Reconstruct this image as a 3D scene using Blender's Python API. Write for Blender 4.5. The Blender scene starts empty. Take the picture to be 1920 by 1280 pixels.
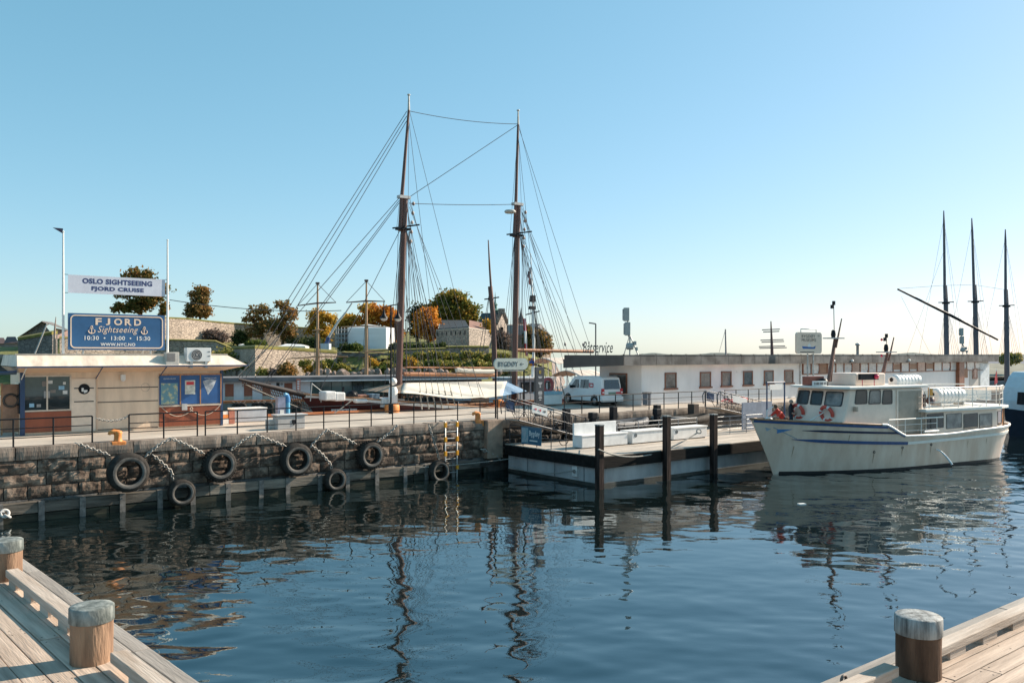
import bpy, bmesh, math, random
import numpy as np
from mathutils import Vector, Matrix, noise
random.seed(7)
SC = bpy.context.scene
COL = SC.collection
R = math.radians
# ---------------------------------------------------------------- camera, sky, sun, exposure
FPX, HOR, H = 1600.0, 665.0, 6.1            # focal length in photo pixels, horizon row, camera height above the water
cd = bpy.data.cameras.new('camera'); cam = bpy.data.objects.new('camera', cd); COL.objects.link(cam)
cam.location = (0, 0, H); cam.rotation_euler = (R(90), 0, 0)
cd.sensor_width = 36; cd.lens = 36*FPX/1920; cd.shift_y = (HOR-640)/1920
cd.clip_start = 0.1; cd.clip_end = 6000
SC.camera = cam
SUN_EL, SUN_AZ = 30.0, 62.0                 # azimuth clockwise from +Y
w = bpy.data.worlds.new('World'); SC.world = w; w.use_nodes = True
wn, wl = w.node_tree.nodes, w.node_tree.links
sky = wn.new('ShaderNodeTexSky'); sky.sky_type = 'NISHITA'; sky.sun_disc = False
sky.sun_elevation = R(SUN_EL); sky.sun_rotation = R(SUN_AZ)
sky.air_density = 0.9; sky.dust_density = 0.5; sky.ozone_density = 2.0; sky.altitude = 0
sep = wn.new('ShaderNodeSeparateColor'); cmb = wn.new('ShaderNodeCombineColor'); wl.new(sky.outputs[0], sep.inputs[0])
for i, (gm, gain) in enumerate(((.84, .60), (.58, 1.075), (.62, 1.07))):     # the photograph's soft tone curve, per channel
    pw = wn.new('ShaderNodeMath'); pw.operation = 'POWER'; pw.inputs[1].default_value = gm; wl.new(sep.outputs[i], pw.inputs[0])
    ml = wn.new('ShaderNodeMath'); ml.operation = 'MULTIPLY'; ml.inputs[1].default_value = gain; wl.new(pw.outputs[0], ml.inputs[0]); wl.new(ml.outputs[0], cmb.inputs[i])
wl.new(cmb.outputs[0], wn['Background'].inputs[0])
wn['Background'].inputs[1].default_value = 0.13
sl = bpy.data.lights.new('sun', 'SUN'); sl.energy = 4.0; sl.angle = R(0.5); sl.color = (1.0, 0.87, 0.71)
sun = bpy.data.objects.new('sun', sl); COL.objects.link(sun)
sv = Vector((math.sin(R(SUN_AZ))*math.cos(R(SUN_EL)), math.cos(R(SUN_AZ))*math.cos(R(SUN_EL)), math.sin(R(SUN_EL))))
sun.rotation_euler = sv.to_track_quat('Z', 'Y').to_euler(); sun.location = (0, 0, 60)
SC.view_settings.view_transform = 'Standard'; SC.view_settings.look = 'None'
SC.view_settings.exposure = 1.17; SC.view_settings.gamma = 1.0; SC.view_settings.use_curve_mapping = False
SC.cycles.max_bounces = 8
SC.cycles.sample_clamp_indirect = 6

# ---------------------------------------------------------------- materials
MATS = {}
def M(name, col, rough=.6, metal=0, var=.18, scale=3, stretch=(1, 1, 1), bump=0, bscale=None, rand=0, col2=None, lo=.35, hi=.65, spec=.5, trans=0, emit=0):
    if name in MATS: return MATS[name]
    m = bpy.data.materials.new(name); m.use_nodes = True; MATS[name] = m
    n, l = m.node_tree.nodes, m.node_tree.links
    b = n['Principled BSDF']
    b.inputs['Roughness'].default_value = rough; b.inputs['Metallic'].default_value = metal
    b.inputs['Specular IOR Level'].default_value = spec
    if trans: b.inputs['Transmission Weight'].default_value = trans
    tc = n.new('ShaderNodeTexCoord'); mp = n.new('ShaderNodeMapping')
    mp.inputs['Scale'].default_value = [s*scale for s in stretch]
    l.new(tc.outputs['Object'], mp.inputs[0])
    oi = n.new('ShaderNodeObjectInfo')
    if rand:
        ad = n.new('ShaderNodeVectorMath'); ad.operation = 'SCALE'; ad.inputs[0].default_value = (31, 17, 23)
        l.new(oi.outputs['Random'], ad.inputs['Scale']); l.new(ad.outputs[0], mp.inputs['Location'])
    nz = n.new('ShaderNodeTexNoise'); nz.inputs['Detail'].default_value = 7; nz.inputs['Roughness'].default_value = .62
    nz.inputs['Scale'].default_value = 1
    l.new(mp.outputs[0], nz.inputs['Vector'])
    mr = n.new('ShaderNodeMapRange'); mr.inputs[1].default_value = lo; mr.inputs[2].default_value = hi
    l.new(nz.outputs['Fac'], mr.inputs[0])
    mx = n.new('ShaderNodeMix'); mx.data_type = 'RGBA'
    mx.inputs[6].default_value = (*[c*(1-var) for c in col], 1)
    c2 = col2 if col2 else [min(1, c*(1+var)) for c in col]
    mx.inputs[7].default_value = (*c2, 1)
    l.new(mr.outputs[0], mx.inputs[0])
    out = mx.outputs[2]
    if rand:
        hs = n.new('ShaderNodeHueSaturation'); r2 = n.new('ShaderNodeMapRange')
        r2.inputs[3].default_value = 1-rand; r2.inputs[4].default_value = 1+rand
        l.new(oi.outputs['Random'], r2.inputs[0]); l.new(r2.outputs[0], hs.inputs['Value']); l.new(out, hs.inputs['Color']); out = hs.outputs[0]
    l.new(out, b.inputs['Base Color'])
    if bump:
        bn = n.new('ShaderNodeTexNoise'); bn.inputs['Detail'].default_value = 5
        bn.inputs['Scale'].default_value = (bscale or scale*4)/scale
        l.new(mp.outputs[0], bn.inputs['Vector'])
        bp = n.new('ShaderNodeBump'); bp.inputs['Strength'].default_value = bump; bp.inputs['Distance'].default_value = .03
        l.new(bn.outputs['Fac'], bp.inputs['Height']); l.new(bp.outputs[0], b.inputs['Normal'])
    if emit:
        l.new(out, b.inputs['Emission Color']); b.inputs['Emission Strength'].default_value = emit
    return m

def masonry(name, ca, cb, mortar, scale=1.0, bump=.6, bw=.9, bh=.42):
    """far stonework too small to pick apart: irregular rubble cells"""
    if name in MATS: return MATS[name]
    m = bpy.data.materials.new(name); m.use_nodes = True; MATS[name] = m
    n, l = m.node_tree.nodes, m.node_tree.links; b = n['Principled BSDF']; b.inputs['Roughness'].default_value = .9
    tc = n.new('ShaderNodeTexCoord'); mp = n.new('ShaderNodeMapping'); mp.inputs['Scale'].default_value = (scale/bw, scale/bw, scale/bh)
    l.new(tc.outputs['Object'], mp.inputs[0])
    v = n.new('ShaderNodeTexVoronoi'); v.inputs['Scale'].default_value = 1; l.new(mp.outputs[0], v.inputs['Vector'])
    ve = n.new('ShaderNodeTexVoronoi'); ve.feature = 'DISTANCE_TO_EDGE'; ve.inputs['Scale'].default_value = 1; l.new(mp.outputs[0], ve.inputs['Vector'])
    nz = n.new('ShaderNodeTexNoise'); nz.inputs['Scale'].default_value = .12; nz.inputs['Detail'].default_value = 8; l.new(tc.outputs['Object'], nz.inputs['Vector'])
    sx = n.new('ShaderNodeSeparateColor'); l.new(v.outputs['Color'], sx.inputs[0])
    a = n.new('ShaderNodeMix'); a.data_type = 'RGBA'; a.inputs[6].default_value = (*ca, 1); a.inputs[7].default_value = (*cb, 1); l.new(sx.outputs[0], a.inputs[0])
    gt = n.new('ShaderNodeMapRange'); gt.inputs[1].default_value = .02; gt.inputs[2].default_value = .09; l.new(ve.outputs['Distance'], gt.inputs[0])
    j = n.new('ShaderNodeMix'); j.data_type = 'RGBA'; j.inputs[6].default_value = (*mortar, 1); l.new(a.outputs[2], j.inputs[7]); l.new(gt.outputs[0], j.inputs[0])
    mr = n.new('ShaderNodeMapRange'); mr.inputs[1].default_value = .35; mr.inputs[2].default_value = .7; mr.inputs[3].default_value = .7; mr.inputs[4].default_value = 1.15; l.new(nz.outputs['Fac'], mr.inputs[0])
    hs = n.new('ShaderNodeHueSaturation'); l.new(j.outputs[2], hs.inputs['Color']); l.new(mr.outputs[0], hs.inputs['Value'])
    l.new(hs.outputs[0], b.inputs['Base Color'])
    bp = n.new('ShaderNodeBump'); bp.inputs['Strength'].default_value = bump; bp.inputs['Distance'].default_value = .15
    l.new(gt.outputs[0], bp.inputs['Height']); l.new(bp.outputs[0], b.inputs['Normal'])
    return m

# ---------------------------------------------------------------- mesh building helpers
FR = {}                                      # frame of each root: (location, rotation about z)
class MB:
    def __init__(s): s.v, s.f, s.mi, s.sm, s.cur, s.smooth = [], [], [], [], 0, False
    def add(s, vs, fs, smooth=None):
        o = len(s.v); s.v.extend([tuple(p) for p in vs])
        for f in fs:
            s.f.append(tuple(i+o for i in f)); s.mi.append(s.cur); s.sm.append(s.smooth if smooth is None else smooth)
        return s
    def box(s, c, d, rz=0, M4=None):
        x, y, z = [q/2 for q in d]
        vs = [Vector(p) for p in ((-x,-y,-z),(x,-y,-z),(x,y,-z),(-x,y,-z),(-x,-y,z),(x,-y,z),(x,y,z),(-x,y,z))]
        if M4 is not None: vs = [M4 @ p for p in vs]
        elif rz: m = Matrix.Rotation(rz, 3, 'Z'); vs = [m @ p for p in vs]
        c = Vector(c)
        return s.add([p+c for p in vs], [(3,2,1,0),(4,5,6,7),(0,1,5,4),(1,2,6,5),(2,3,7,6),(3,0,4,7)], False)
    def bx(s, x0, x1, y0, y1, z0, z1): return s.box(((x0+x1)/2,(y0+y1)/2,(z0+z1)/2), (x1-x0,y1-y0,z1-z0))
    def bar(s, p0, p1, wd, ht, up=(0,0,1)):
        p0, p1 = Vector(p0), Vector(p1); d = p1-p0; L = d.length
        if L < 1e-6: return s
        x = d/L; u = Vector(up)
        if abs(x.dot(u)) > .999: u = Vector((0,1,0))
        y = u.cross(x).normalized(); z = x.cross(y)
        m = Matrix((x, y, z)).transposed()
        return s.box((p0+p1)/2, (L, wd, ht), M4=m)
    def tube(s, pts, r, n=6, cap=True, smooth=True):
        pts = [Vector(p) for p in pts]; k = len(pts); rs = r if isinstance(r, (list, tuple)) else [r]*k
        vs, fs = [], []; ref = None
        for i, p in enumerate(pts):
            t = (pts[min(i+1,k-1)]-pts[max(i-1,0)])
            t = t.normalized() if t.length > 1e-9 else Vector((0,0,1))
            if ref is None: ref = Vector((1,0,0)) if abs(t.x) < .9 else Vector((0,1,0))
            a = (ref-t*ref.dot(t)).normalized(); b = t.cross(a); ref = a
            for j in range(n):
                q = 2*math.pi*j/n; vs.append(p+(a*math.cos(q)+b*math.sin(q))*rs[i])
        for i in range(k-1):
            for j in range(n):
                fs.append((i*n+j, i*n+(j+1)%n, (i+1)*n+(j+1)%n, (i+1)*n+j))
        s.add(vs, fs, smooth)
        if cap: s.add(vs[:n], [tuple(range(n))[::-1]], False); s.add(vs[-n:], [tuple(range(n))], False)
        return s
    def lathe(s, prof, c=(0,0,0), n=16, M4=None, smooth=True, cap=True):
        vs, fs = [], []; c = Vector(c)
        for r, z in prof:
            for j in range(n):
                q = 2*math.pi*j/n; p = Vector((r*math.cos(q), r*math.sin(q), z)); vs.append((M4 @ p if M4 is not None else p)+c)
        for i in range(len(prof)-1):
            for j in range(n): fs.append((i*n+j, i*n+(j+1)%n, (i+1)*n+(j+1)%n, (i+1)*n+j))
        s.add(vs, fs, smooth)
        if cap:
            if prof[0][0] > 1e-4: s.add(vs[:n], [tuple(range(n))[::-1]], False)
            if prof[-1][0] > 1e-4: s.add(vs[-n:], [tuple(range(n))], False)
        return s
    def ring(s, c, R_, r, M4=None, n=20, k=10, sq=1.0):
        vs, fs = [], []; c = Vector(c)
        for i in range(n):
            a = 2*math.pi*i/n
            for j in range(k):
                b = 2*math.pi*j/k
                p = Vector(((R_+r*math.cos(b))*math.cos(a), (R_+r*math.cos(b))*math.sin(a), r*sq*math.sin(b)))
                vs.append((M4 @ p if M4 is not None else p)+c)
        for i in range(n):
            for j in range(k): fs.append((i*k+j, ((i+1)%n)*k+j, ((i+1)%n)*k+(j+1)%k, i*k+(j+1)%k))
        return s.add(vs, fs, True)
    def prism(s, poly, fn, d0, d1):
        """poly of (a,b); fn(a,b,d)->point; closed solid between d0 and d1"""
        n = len(poly); vs = [fn(a, b, d0) for a, b in poly]+[fn(a, b, d1) for a, b in poly]
        fs = [tuple(range(n)), tuple(range(2*n-1, n-1, -1))]+[(i, i+n, (i+1)%n+n, (i+1)%n) for i in range(n)]
        return s.add(vs, fs, False)
    def grid(s, rows, smooth=True, close=False):
        k = len(rows[0]); vs = [p for r in rows for p in r]; fs = []
        for i in range(len(rows)-1):
            for j in range(k if close else k-1): fs.append((i*k+j, i*k+(j+1)%k, (i+1)*k+(j+1)%k, (i+1)*k+j))
        return s.add(vs, fs, smooth)
    def build(s, name, mat, parent=None, world=False, loc=None, rz=0, bev=0, label=None, kind=None, recalc=False):
        me = bpy.data.meshes.new(name)
        vs = s.v
        if world and parent is not None:
            lo, rt = FR[parent.name]; m = Matrix.Rotation(-rt, 3, 'Z'); vs = [m @ (Vector(p)-lo) for p in vs]
        elif world and loc is not None:
            m = Matrix.Rotation(-rz, 3, 'Z'); vs = [m @ (Vector(p)-Vector(loc)) for p in vs]
        me.from_pydata([tuple(p) for p in vs], [], s.f)
        for q in (mat if isinstance(mat, (list, tuple)) else [mat]): me.materials.append(q)
        me.polygons.foreach_set('material_index', s.mi); me.polygons.foreach_set('use_smooth', s.sm)
        if recalc:
            bm = bmesh.new(); bm.from_mesh(me); bmesh.ops.recalc_face_normals(bm, faces=bm.faces); bm.to_mesh(me); bm.free()
        me.update()
        o = bpy.data.objects.new(name, me); COL.objects.link(o)
        if parent is not None: o.parent = parent
        if loc is not None: o.location = loc; o.rotation_euler.z = rz; FR[o.name] = (Vector(loc), rz)
        elif parent is None: FR[o.name] = (Vector((0,0,0)), 0)
        if bev:
            bv = o.modifiers.new('bevel', 'BEVEL'); bv.width = bev; bv.segments = 2; bv.limit_method = 'ANGLE'
        if label: o['label'] = label
        if kind: o['kind'] = kind
        return o
def tag(o, label, cat, group=None, kind=None):
    o['label'] = label; o['category'] = cat
    if group: o['group'] = group
    if kind: o['kind'] = kind
    return o
def thing(name, label, cat, loc=(0,0,0), rz=0, group=None):
    o = bpy.data.objects.new(name, None); COL.objects.link(o); o.location = loc; o.rotation_euler.z = rz
    o.empty_display_size = .2; FR[o.name] = (Vector(loc), rz)
    return tag(o, label, cat, group)
def dup(o, parent=None):
    c = o.copy(); COL.objects.link(c)
    if parent is not None: c.parent = parent
    for ch in list(o.children): dup(ch, c)
    return c
def struct(o): o['kind'] = 'structure'; return o
def text(name, body, w, h, mat, parent, c, rot=0.0, depth=.012, bold=0.0, shear=0.0, flip=False):
    """flat cut-out lettering fitted into w x h, standing in the parent's xz plane and facing -y (rot turns it about z)"""
    cu = bpy.data.curves.new('lettering', 'FONT'); cu.body = body; cu.size = 1; cu.offset = bold; cu.shear = shear
    cu.align_x = 'CENTER'; cu.extrude = .5; cu.resolution_u = 3; cu.space_character = 1.08; cu.space_line = 1.0
    t = bpy.data.objects.new('lettering', cu); COL.objects.link(t)
    me = bpy.data.meshes.new_from_object(t); COL.objects.unlink(t); bpy.data.objects.remove(t)
    n = len(me.vertices); a = np.empty(n*3); me.vertices.foreach_get('co', a); a = a.reshape(-1, 3)
    mn, mx = a.min(0), a.max(0)
    x = (a[:,0]-(mn[0]+mx[0])/2)*w/max(1e-6, mx[0]-mn[0]); z = (a[:,1]-(mn[1]+mx[1])/2)*h/max(1e-6, mx[1]-mn[1]); y = -a[:,2]*depth
    me.vertices.foreach_set('co', np.stack([x, y, z], 1).ravel()); me.materials.clear(); me.materials.append(mat); me.update()
    o = bpy.data.objects.new(name, me); COL.objects.link(o); o.parent = parent; o.location = c; o.rotation_euler.z = rot
    return o

# ---------------------------------------------------------------- frames: the pier runs along d, n points away across it
TH = math.atan2(.618, .786); DX, DY = math.cos(TH), math.sin(TH); OX, OY = -18.54, 30.9
def PF(s, t, z=0): return Vector((OX+DX*s-DY*t, OY+DY*s+DX*t, z))
def Yst(s, t): return OY+DY*s+DX*t
def S(u, t):
    k = (u-960)/FPX; return (k*(OY+DX*t)-OX+DY*t)/(DX-k*DY)
def Z(v, Y): return H-(v-HOR)/FPX*Y
def SZ(u, v, t): s = S(u, t); return s, Z(v, Yst(s, t))
def W(u, v, Y): return Vector(((u-960)/FPX*Y, Y, Z(v, Y)))
def WP(u, v, t): s, z = SZ(u, v, t); return PF(s, t, z)
def ST(u, v, z):
    Y = (H-z)*FPX/(v-HOR); X = (u-960)/FPX*Y; return (X-OX)*DX+(Y-OY)*DY, -(X-OX)*DY+(Y-OY)*DX
def lerp(a, b, k): return a+(b-a)*k
def sag(p0, p1, d, n=10):
    p0, p1 = Vector(p0), Vector(p1); return [p0.lerp(p1, i/n)+Vector((0,0,-4*d*(i/n)*(1-i/n))) for i in range(n+1)]
QZ = 2.70                                    # quay level
# ---------------------------------------------------------------- water
def make_water():
    def axis(segs):
        out = [segs[0][0]]
        for a, b, st in segs:
            k = max(1, int(round((b-a)/st))); out += list(a+(b-a)*np.arange(1, k+1)/k)
        return np.array(out)
    xs = axis([(-2500,-300,200),(-300,-60,12),(-60,-20,.8),(-20,28,.11),(28,60,.5),(60,300,12),(300,2500,200)])
    ys = axis([(-60,4,4),(4,34,.10),(34,58,.16),(58,120,1.0),(120,400,20),(400,3000,260)])
    X, Y = np.meshgrid(xs, ys); Zz = np.zeros_like(X)
    rng = np.random.RandomState(3)
    for i in range(70):
        lam = .45*(8.0**(rng.rand()**1.25)); th = rng.normal(math.radians(78), .75)
        kx, ky = 2*math.pi/lam*math.cos(th), 2*math.pi/lam*math.sin(th)
        Zz += WAVE*lam/(2*math.pi)*np.sin(kx*X+ky*Y+rng.rand()*6.28)
    gx = np.clip(1-np.maximum(np.abs(X-4)-24, 0)/8, 0, 1); gy = np.clip(1-np.maximum(Y-52, 0)/6, 0, 1)
    patch = .58+.42*np.sin(X*.09+1.3*np.sin(Y*.07))*np.sin(Y*.13+.8+np.sin(X*.05))
    Zz *= gx*gy*patch
    ny, nx = X.shape
    co = np.stack([X, Y, Zz], -1).reshape(-1, 3).astype(np.float32)
    idx = np.arange(ny*nx).reshape(ny, nx)
    q = np.stack([idx[:-1,:-1], idx[:-1,1:], idx[1:,1:], idx[1:,:-1]], -1).reshape(-1)
    me = bpy.data.meshes.new('water'); nf = len(q)//4
    me.vertices.add(len(co)); me.vertices.foreach_set('co', co.ravel())
    me.loops.add(len(q)); me.loops.foreach_set('vertex_index', q.astype(np.int32))
    me.polygons.add(nf); me.polygons.foreach_set('loop_start', np.arange(0, nf*4, 4, dtype=np.int32))
    me.update(calc_edges=True); me.polygons.foreach_set('use_smooth', np.ones(nf, dtype=bool))
    m = bpy.data.materials.new('harbour_water'); m.use_nodes = True; n, l = m.node_tree.nodes, m.node_tree.links
    b = n['Principled BSDF']; b.inputs['Base Color'].default_value = (.004, .008, .008, 1); b.inputs['Roughness'].default_value = .0
    b.inputs['IOR'].default_value = 2.25; b.inputs['Specular Tint'].default_value = (.66, .92, 1.0, 1)
    tc = n.new('ShaderNodeTexCoord'); mp = n.new('ShaderNodeMapping'); mp.inputs['Scale'].default_value = (1.0, 1.7, 1)
    mp.inputs['Rotation'].default_value = (0, 0, .2)
    l.new(tc.outputs['Object'], mp.inputs[0])
    a = n.new('ShaderNodeTexNoise'); a.inputs['Scale'].default_value = 1.7; a.inputs['Detail'].default_value = 3; l.new(mp.outputs[0], a.inputs['Vector'])
    bp = n.new('ShaderNodeBump'); bp.inputs['Strength'].default_value = .16; bp.inputs['Distance'].default_value = .022
    l.new(a.outputs['Fac'], bp.inputs['Height']); l.new(bp.outputs[0], b.inputs['Normal'])
    me.materials.append(m)
    o = bpy.data.objects.new('water', me); COL.objects.link(o); struct(o)
WAVE = .0100
make_water()
# ---------------------------------------------------------------- quay
conc = M('pale_concrete', (.40,.36,.31), .85, var=.2, scale=.6, bump=.3, bscale=9)
asph = M('pier_paving', (.42,.36,.30), .9, var=.22, scale=.35, bump=.3, bscale=14)
stone = M('rough_stone', (.19,.123,.086), .9, var=.62, scale=2.6, bump=1.0, bscale=9, rand=.30, col2=(.37,.27,.20), lo=.44, hi=.74)
cope = M('coping_stone', (.23,.17,.132), .85, var=.45, scale=1.6, stretch=(1.6,1,.35), bump=.5, bscale=12, rand=.16, col2=(.32,.255,.205))
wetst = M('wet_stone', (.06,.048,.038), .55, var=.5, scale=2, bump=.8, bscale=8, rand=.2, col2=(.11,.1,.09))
darkst = M('painted_shade_stone', (.035,.028,.024), .8, var=.5, scale=2, bump=.8, bscale=8, rand=.2, col2=(.07,.055,.045))  # shade of the gap behind the pontoon, put into the stone colour
timber = M('wet_timber', (.10,.083,.064), .75, var=.6, scale=1.4, stretch=(.35,3,3), bump=.6, bscale=7, rand=.2, col2=(.20,.17,.135))
slimy = M('slimy_timber', (.022,.022,.014), .6, var=.6, scale=1.6, stretch=(.4,3,3), bump=.5, rand=.2, col2=(.05,.05,.032), spec=.3)
slime = M('tidal_slime', (.018,.02,.013), .5, var=.5, scale=2, bump=.5)
galv = M('galvanised_steel', (.42,.43,.42), .5, .6, var=.25, scale=5)
strap = M('strap_steel', (.17,.155,.14), .65, .2, var=.4, scale=6)
blackm = M('black_paint', (.012,.013,.016), .5, var=.2, scale=4, spec=.2)
orange = M('orange_paint', (.72,.22,.045), .55, var=.2, scale=5, bump=.15, col2=(.80,.30,.08))
yellow = M('yellow_paint', (.85,.36,.02), .5, var=.12, scale=5)
rubber = M('tyre_rubber', (.03,.026,.023), .75, var=.35, scale=4, bump=.3, bscale=20, col2=(.055,.048,.042), spec=.15)
sidew = M('worn_tyre_wall', (.09,.08,.07), .8, var=.35, scale=3, col2=(.19,.17,.15))
chainm = M('galvanised_chain', (.40,.37,.33), .5, .35, var=.4, scale=9)

q = MB(); q.bx(-24, 96, .30, 9.3, -3, 2.685)
quay = struct(q.build('quay', asph, loc=PF(0,0,0), rz=TH))
q = MB(); q.bx(-24, 22.2, .12, .34, -3, 2.5); q.bx(22.2, 96, .12, .34, -3, 2.5)
q.build('backing_wall', wetst, quay)
rs = random.Random(5)
# coping stones along the edge
def stone_block(x0, x1, y0, z0, z1, rough, nx=7, nz=4, dep=.45):
    m = MB(); rows = []
    for j in range(nz+1):
        r = []
        for i in range(nx+1):
            e = min(i, nx-i, j, nz-j)
            dy = 0 if e == 0 else -rough*(.35+.9*noise.noise(Vector((x0*3.1+i*.55, z0*7+j*.7, y0+3))))*(1 if e > 1 else .75)
            r.append((lerp(x0, x1, i/nx)+(rs.uniform(-.012,.012) if e == 0 else 0), y0+dy+(0.03 if e == 0 else 0), lerp(z0, z1, j/nz)))
        rows.append(r)
    m.grid(rows, smooth=False)
    a, b, c, d = rows[0][0], rows[0][-1], rows[-1][-1], rows[-1][0]
    bk = [(p[0], y0+dep, p[2]) for p in (a, b, c, d)]
    top = rows[-1]; bot = rows[0]
    m.add(top+[(p[0], y0+dep, p[2]) for p in top], [(i, i+1, nx+2+i, nx+1+i) for i in range(nx)])
    m.add(bot+[(p[0], y0+dep, p[2]) for p in bot], [(i+1, i, nx+1+i, nx+2+i) for i in range(nx)])
    m.add([a, d, bk[3], bk[0]], [(0,1,2,3)]); m.add([b, c, bk[2], bk[1]], [(3,2,1,0)])
    return m
x = -6.0
while x < 52:
    L = rs.uniform(1.35, 2.1); x1 = x+L
    if True:
        dz = rs.uniform(-.012, .012)
        stone_block(x+.012, x1-.012, -.06+rs.uniform(-.012,.012), 2.235, 2.70+dz, .018, 8, 3, .62).build('coping_stone', cope, quay, bev=0)
    x = x1
zc = 2.22
for ci, ch in enumerate((.50, .47, .46, .40)):
    x = -6.0+ci*.37
    while x < 33:
        L = rs.uniform(.75, 1.75)
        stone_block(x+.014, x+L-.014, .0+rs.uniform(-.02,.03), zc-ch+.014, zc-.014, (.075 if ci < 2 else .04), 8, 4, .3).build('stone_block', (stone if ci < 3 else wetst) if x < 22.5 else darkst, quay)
        x += L
    zc -= ch
# concrete corner under the gangway head
q = MB(); q.bx(21.75, 22.75, -.30, .25, .72, 2.705); q.build('corner_block', M('corner_concrete', (.29,.205,.15), .85, var=.4, scale=1.2, bump=.4, bscale=8), quay, bev=.03)
# timber fender beams with steel straps, dark piles below
for z0, z1, y0 in ((.30,.70,-.30),(-.12,.27,-.27)):
    x = -7
    while x < 21:
        L = rs.uniform(4.2, 5.6); q = MB(); q.bx(x+.01, min(x+L, 21.3)-.01, y0+rs.uniform(-.015,.015), .1, z0, z1)
        q.build('fender_beam', timber if z0 > 0 else slimy, quay, bev=.02); x += L
for u in (0, 78, 155, 230, 300, 362, 428, 490, 540, 600, 652, 707, 760, 800, 850):
    s = S(u, -.32); q = MB(); q.bx(s-.10, s+.10, -.345, -.15, -.10, .72); q.lathe([(.03,0),(.03,.02)], (s,-.345,.55), 8, M4=Matrix.Rotation(R(90),3,'X'))
    q.build('steel_strap', strap, quay)
x = -7
while x < 22:
    q = MB(); q.tube([(x,-.06,-2),(x,-.06,.28)], .15, 8); q.build('pile', slime, quay); x += 1.15
# sloping concrete kerb line, painted edge strip on far side
q = MB(); q.bx(8.8, 30.5, 8.95, 9.20, 2.69, 2.86); tag(q.build('kerb_rail', M('orange_kerb', (.62,.17,.04), .6, var=.3, scale=2, stretch=(.4,2,2), col2=(.50,.2,.09)), loc=PF(0,0,0), rz=TH, bev=.02), 'long low orange kerb rail along the far edge of the pier', 'kerb')
q = MB(); q.bx(-20, 96, .62, .70, 2.686, 2.690); q.build('edge_line', M('faded_line', (.55,.42,.2), .9, var=.5, scale=1.2, col2=(.42,.36,.30)), quay)

# ---- tyres
def tyre(u, v, dia, wid, label, tread=False, tilt=0.0, white=.0, bolt=None):
    t0 = -wid/2-.08 if v < 882 else -wid/2-.36
    s, z = SZ(u, v, t0)
    t = thing('fender_tyre', label, 'tyre', PF(s, t0, z), TH+tilt, 'old tyres hung along the quay wall')
    Ro, Ri = dia/2, dia/2*.60; hw = wid/2
    Mx = Matrix.Rotation(R(90), 3, 'X')
    prof = [(Ri, -hw*.55), (Ri+.02, -hw*.9), (Ro*.80, -hw*1.0), (Ro*.93, -hw*.86), (Ro, -hw*.55), (Ro, hw*.55), (Ro*.93, hw*.86), (Ro*.80, hw), (Ri+.02, hw*.9), (Ri, hw*.55), (Ri, -hw*.55)]
    m = MB(); m.lathe(prof, n=36, M4=Mx, cap=False)
    # inner hollow
    m.lathe([(Ri, hw*.5), (Ro*.88, 0.0), (Ri, -hw*.5)], n=36, M4=Mx, cap=False)
    m.build('casing', rubber, t)
    m = MB(); m.lathe([(Ri+.012, hw*.93), (Ri+.05, hw*1.02), (Ro*.72, hw*1.04), (Ro*.80, hw*1.015)], n=36, M4=Mx, cap=False); m.build('side_wall', sidew, t)
    if tread:
        m = MB()
        for i in range(34):
            a = 2*math.pi*i/34
            for sg in (-1, 1):
                q4 = Matrix.Rotation(-a, 3, 'Y') @ Matrix.Rotation(sg*.35, 3, 'X')
                m.box(Matrix.Rotation(-a, 3, 'Y') @ Vector((Ro+.012, sg*hw*.36, 0)), (.06, hw*.74, Ro*.10), M4=q4)
        o = m.build('tread', rubber, t); o['kind'] = 'stuff'
    return t
tyre(240, 885, 1.52, .55, 'largest wide smooth tyre on the quay wall, below the yellow bollard')
tyre(412, 871, 1.36, .46, 'deep-treaded large tyre hung below the right end of the kiosk', True)
tyre(555, 861, 1.44, .52, 'large smooth tyre hung under the grey cabinet and blue pump')
tyre(694, 853, 1.28, .50, 'large tyre with a ragged rim, nearest big tyre to the yellow ladder', True)
tyre(340, 923, 1.06, .42, 'small tyre with pale worn ring hanging low over the fender beam, left')
tyre(628, 899, 1.02, .42, 'small grey tyre hanging low over the fender beam between two big tyres')
tyre(823, 883, 1.12, .42, 'black tyre in shade beside the foot of the yellow ladder')

# ---- chains
def chain(pts, label, link=.15, r=.022):
    t = MB(); P = [Vector(p) for p in pts]
    L = [0]
    for a, b in zip(P, P[1:]): L.append(L[-1]+(b-a).length)
    n = int(L[-1]/(link*.78))
    for i in range(n):
        d = (i+.5)/n*L[-1]; k = max(j for j in range(len(L)) if L[j] <= d)
        k = min(k, len(P)-2); f = (d-L[k])/(L[k+1]-L[k]); c = P[k].lerp(P[k+1], f); x = (P[k+1]-P[k]).normalized()
        y = Vector((0,0,1)).cross(x); y = y.normalized() if y.length > .01 else Vector((1,0,0)); z = x.cross(y)
        if i % 2: y, z = z, -y
        m = Matrix((x*1.45, y, z)).transposed()
        t.ring(c, link*.36, r, M4=m, n=8, k=4)
    o = t.build('chain', chainm, loc=P[0], world=True); tag(o, label, 'chain', 'rusty chains holding the tyres'); return o
def cp(*uv): return [WP(u, v, -.22) for u, v in uv]
chain(cp((142,830),(165,838),(198,850),(205,853)), 'chain end slanting from the quay edge down to the largest tyre')
chain(cp((272,856),(300,832),(322,822),(345,831),(383,850)), 'chain peaking between the largest tyre and the deep-treaded tyre')
chain(cp((286,852),(305,868),(322,884),(325,900)), 'short slack chain running down to the small low tyre on the left')
chain(cp((430,846),(455,826),(478,814),(505,824),(536,836)), 'chain peaking on the coping above the grey cabinet side of the wall')
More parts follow.
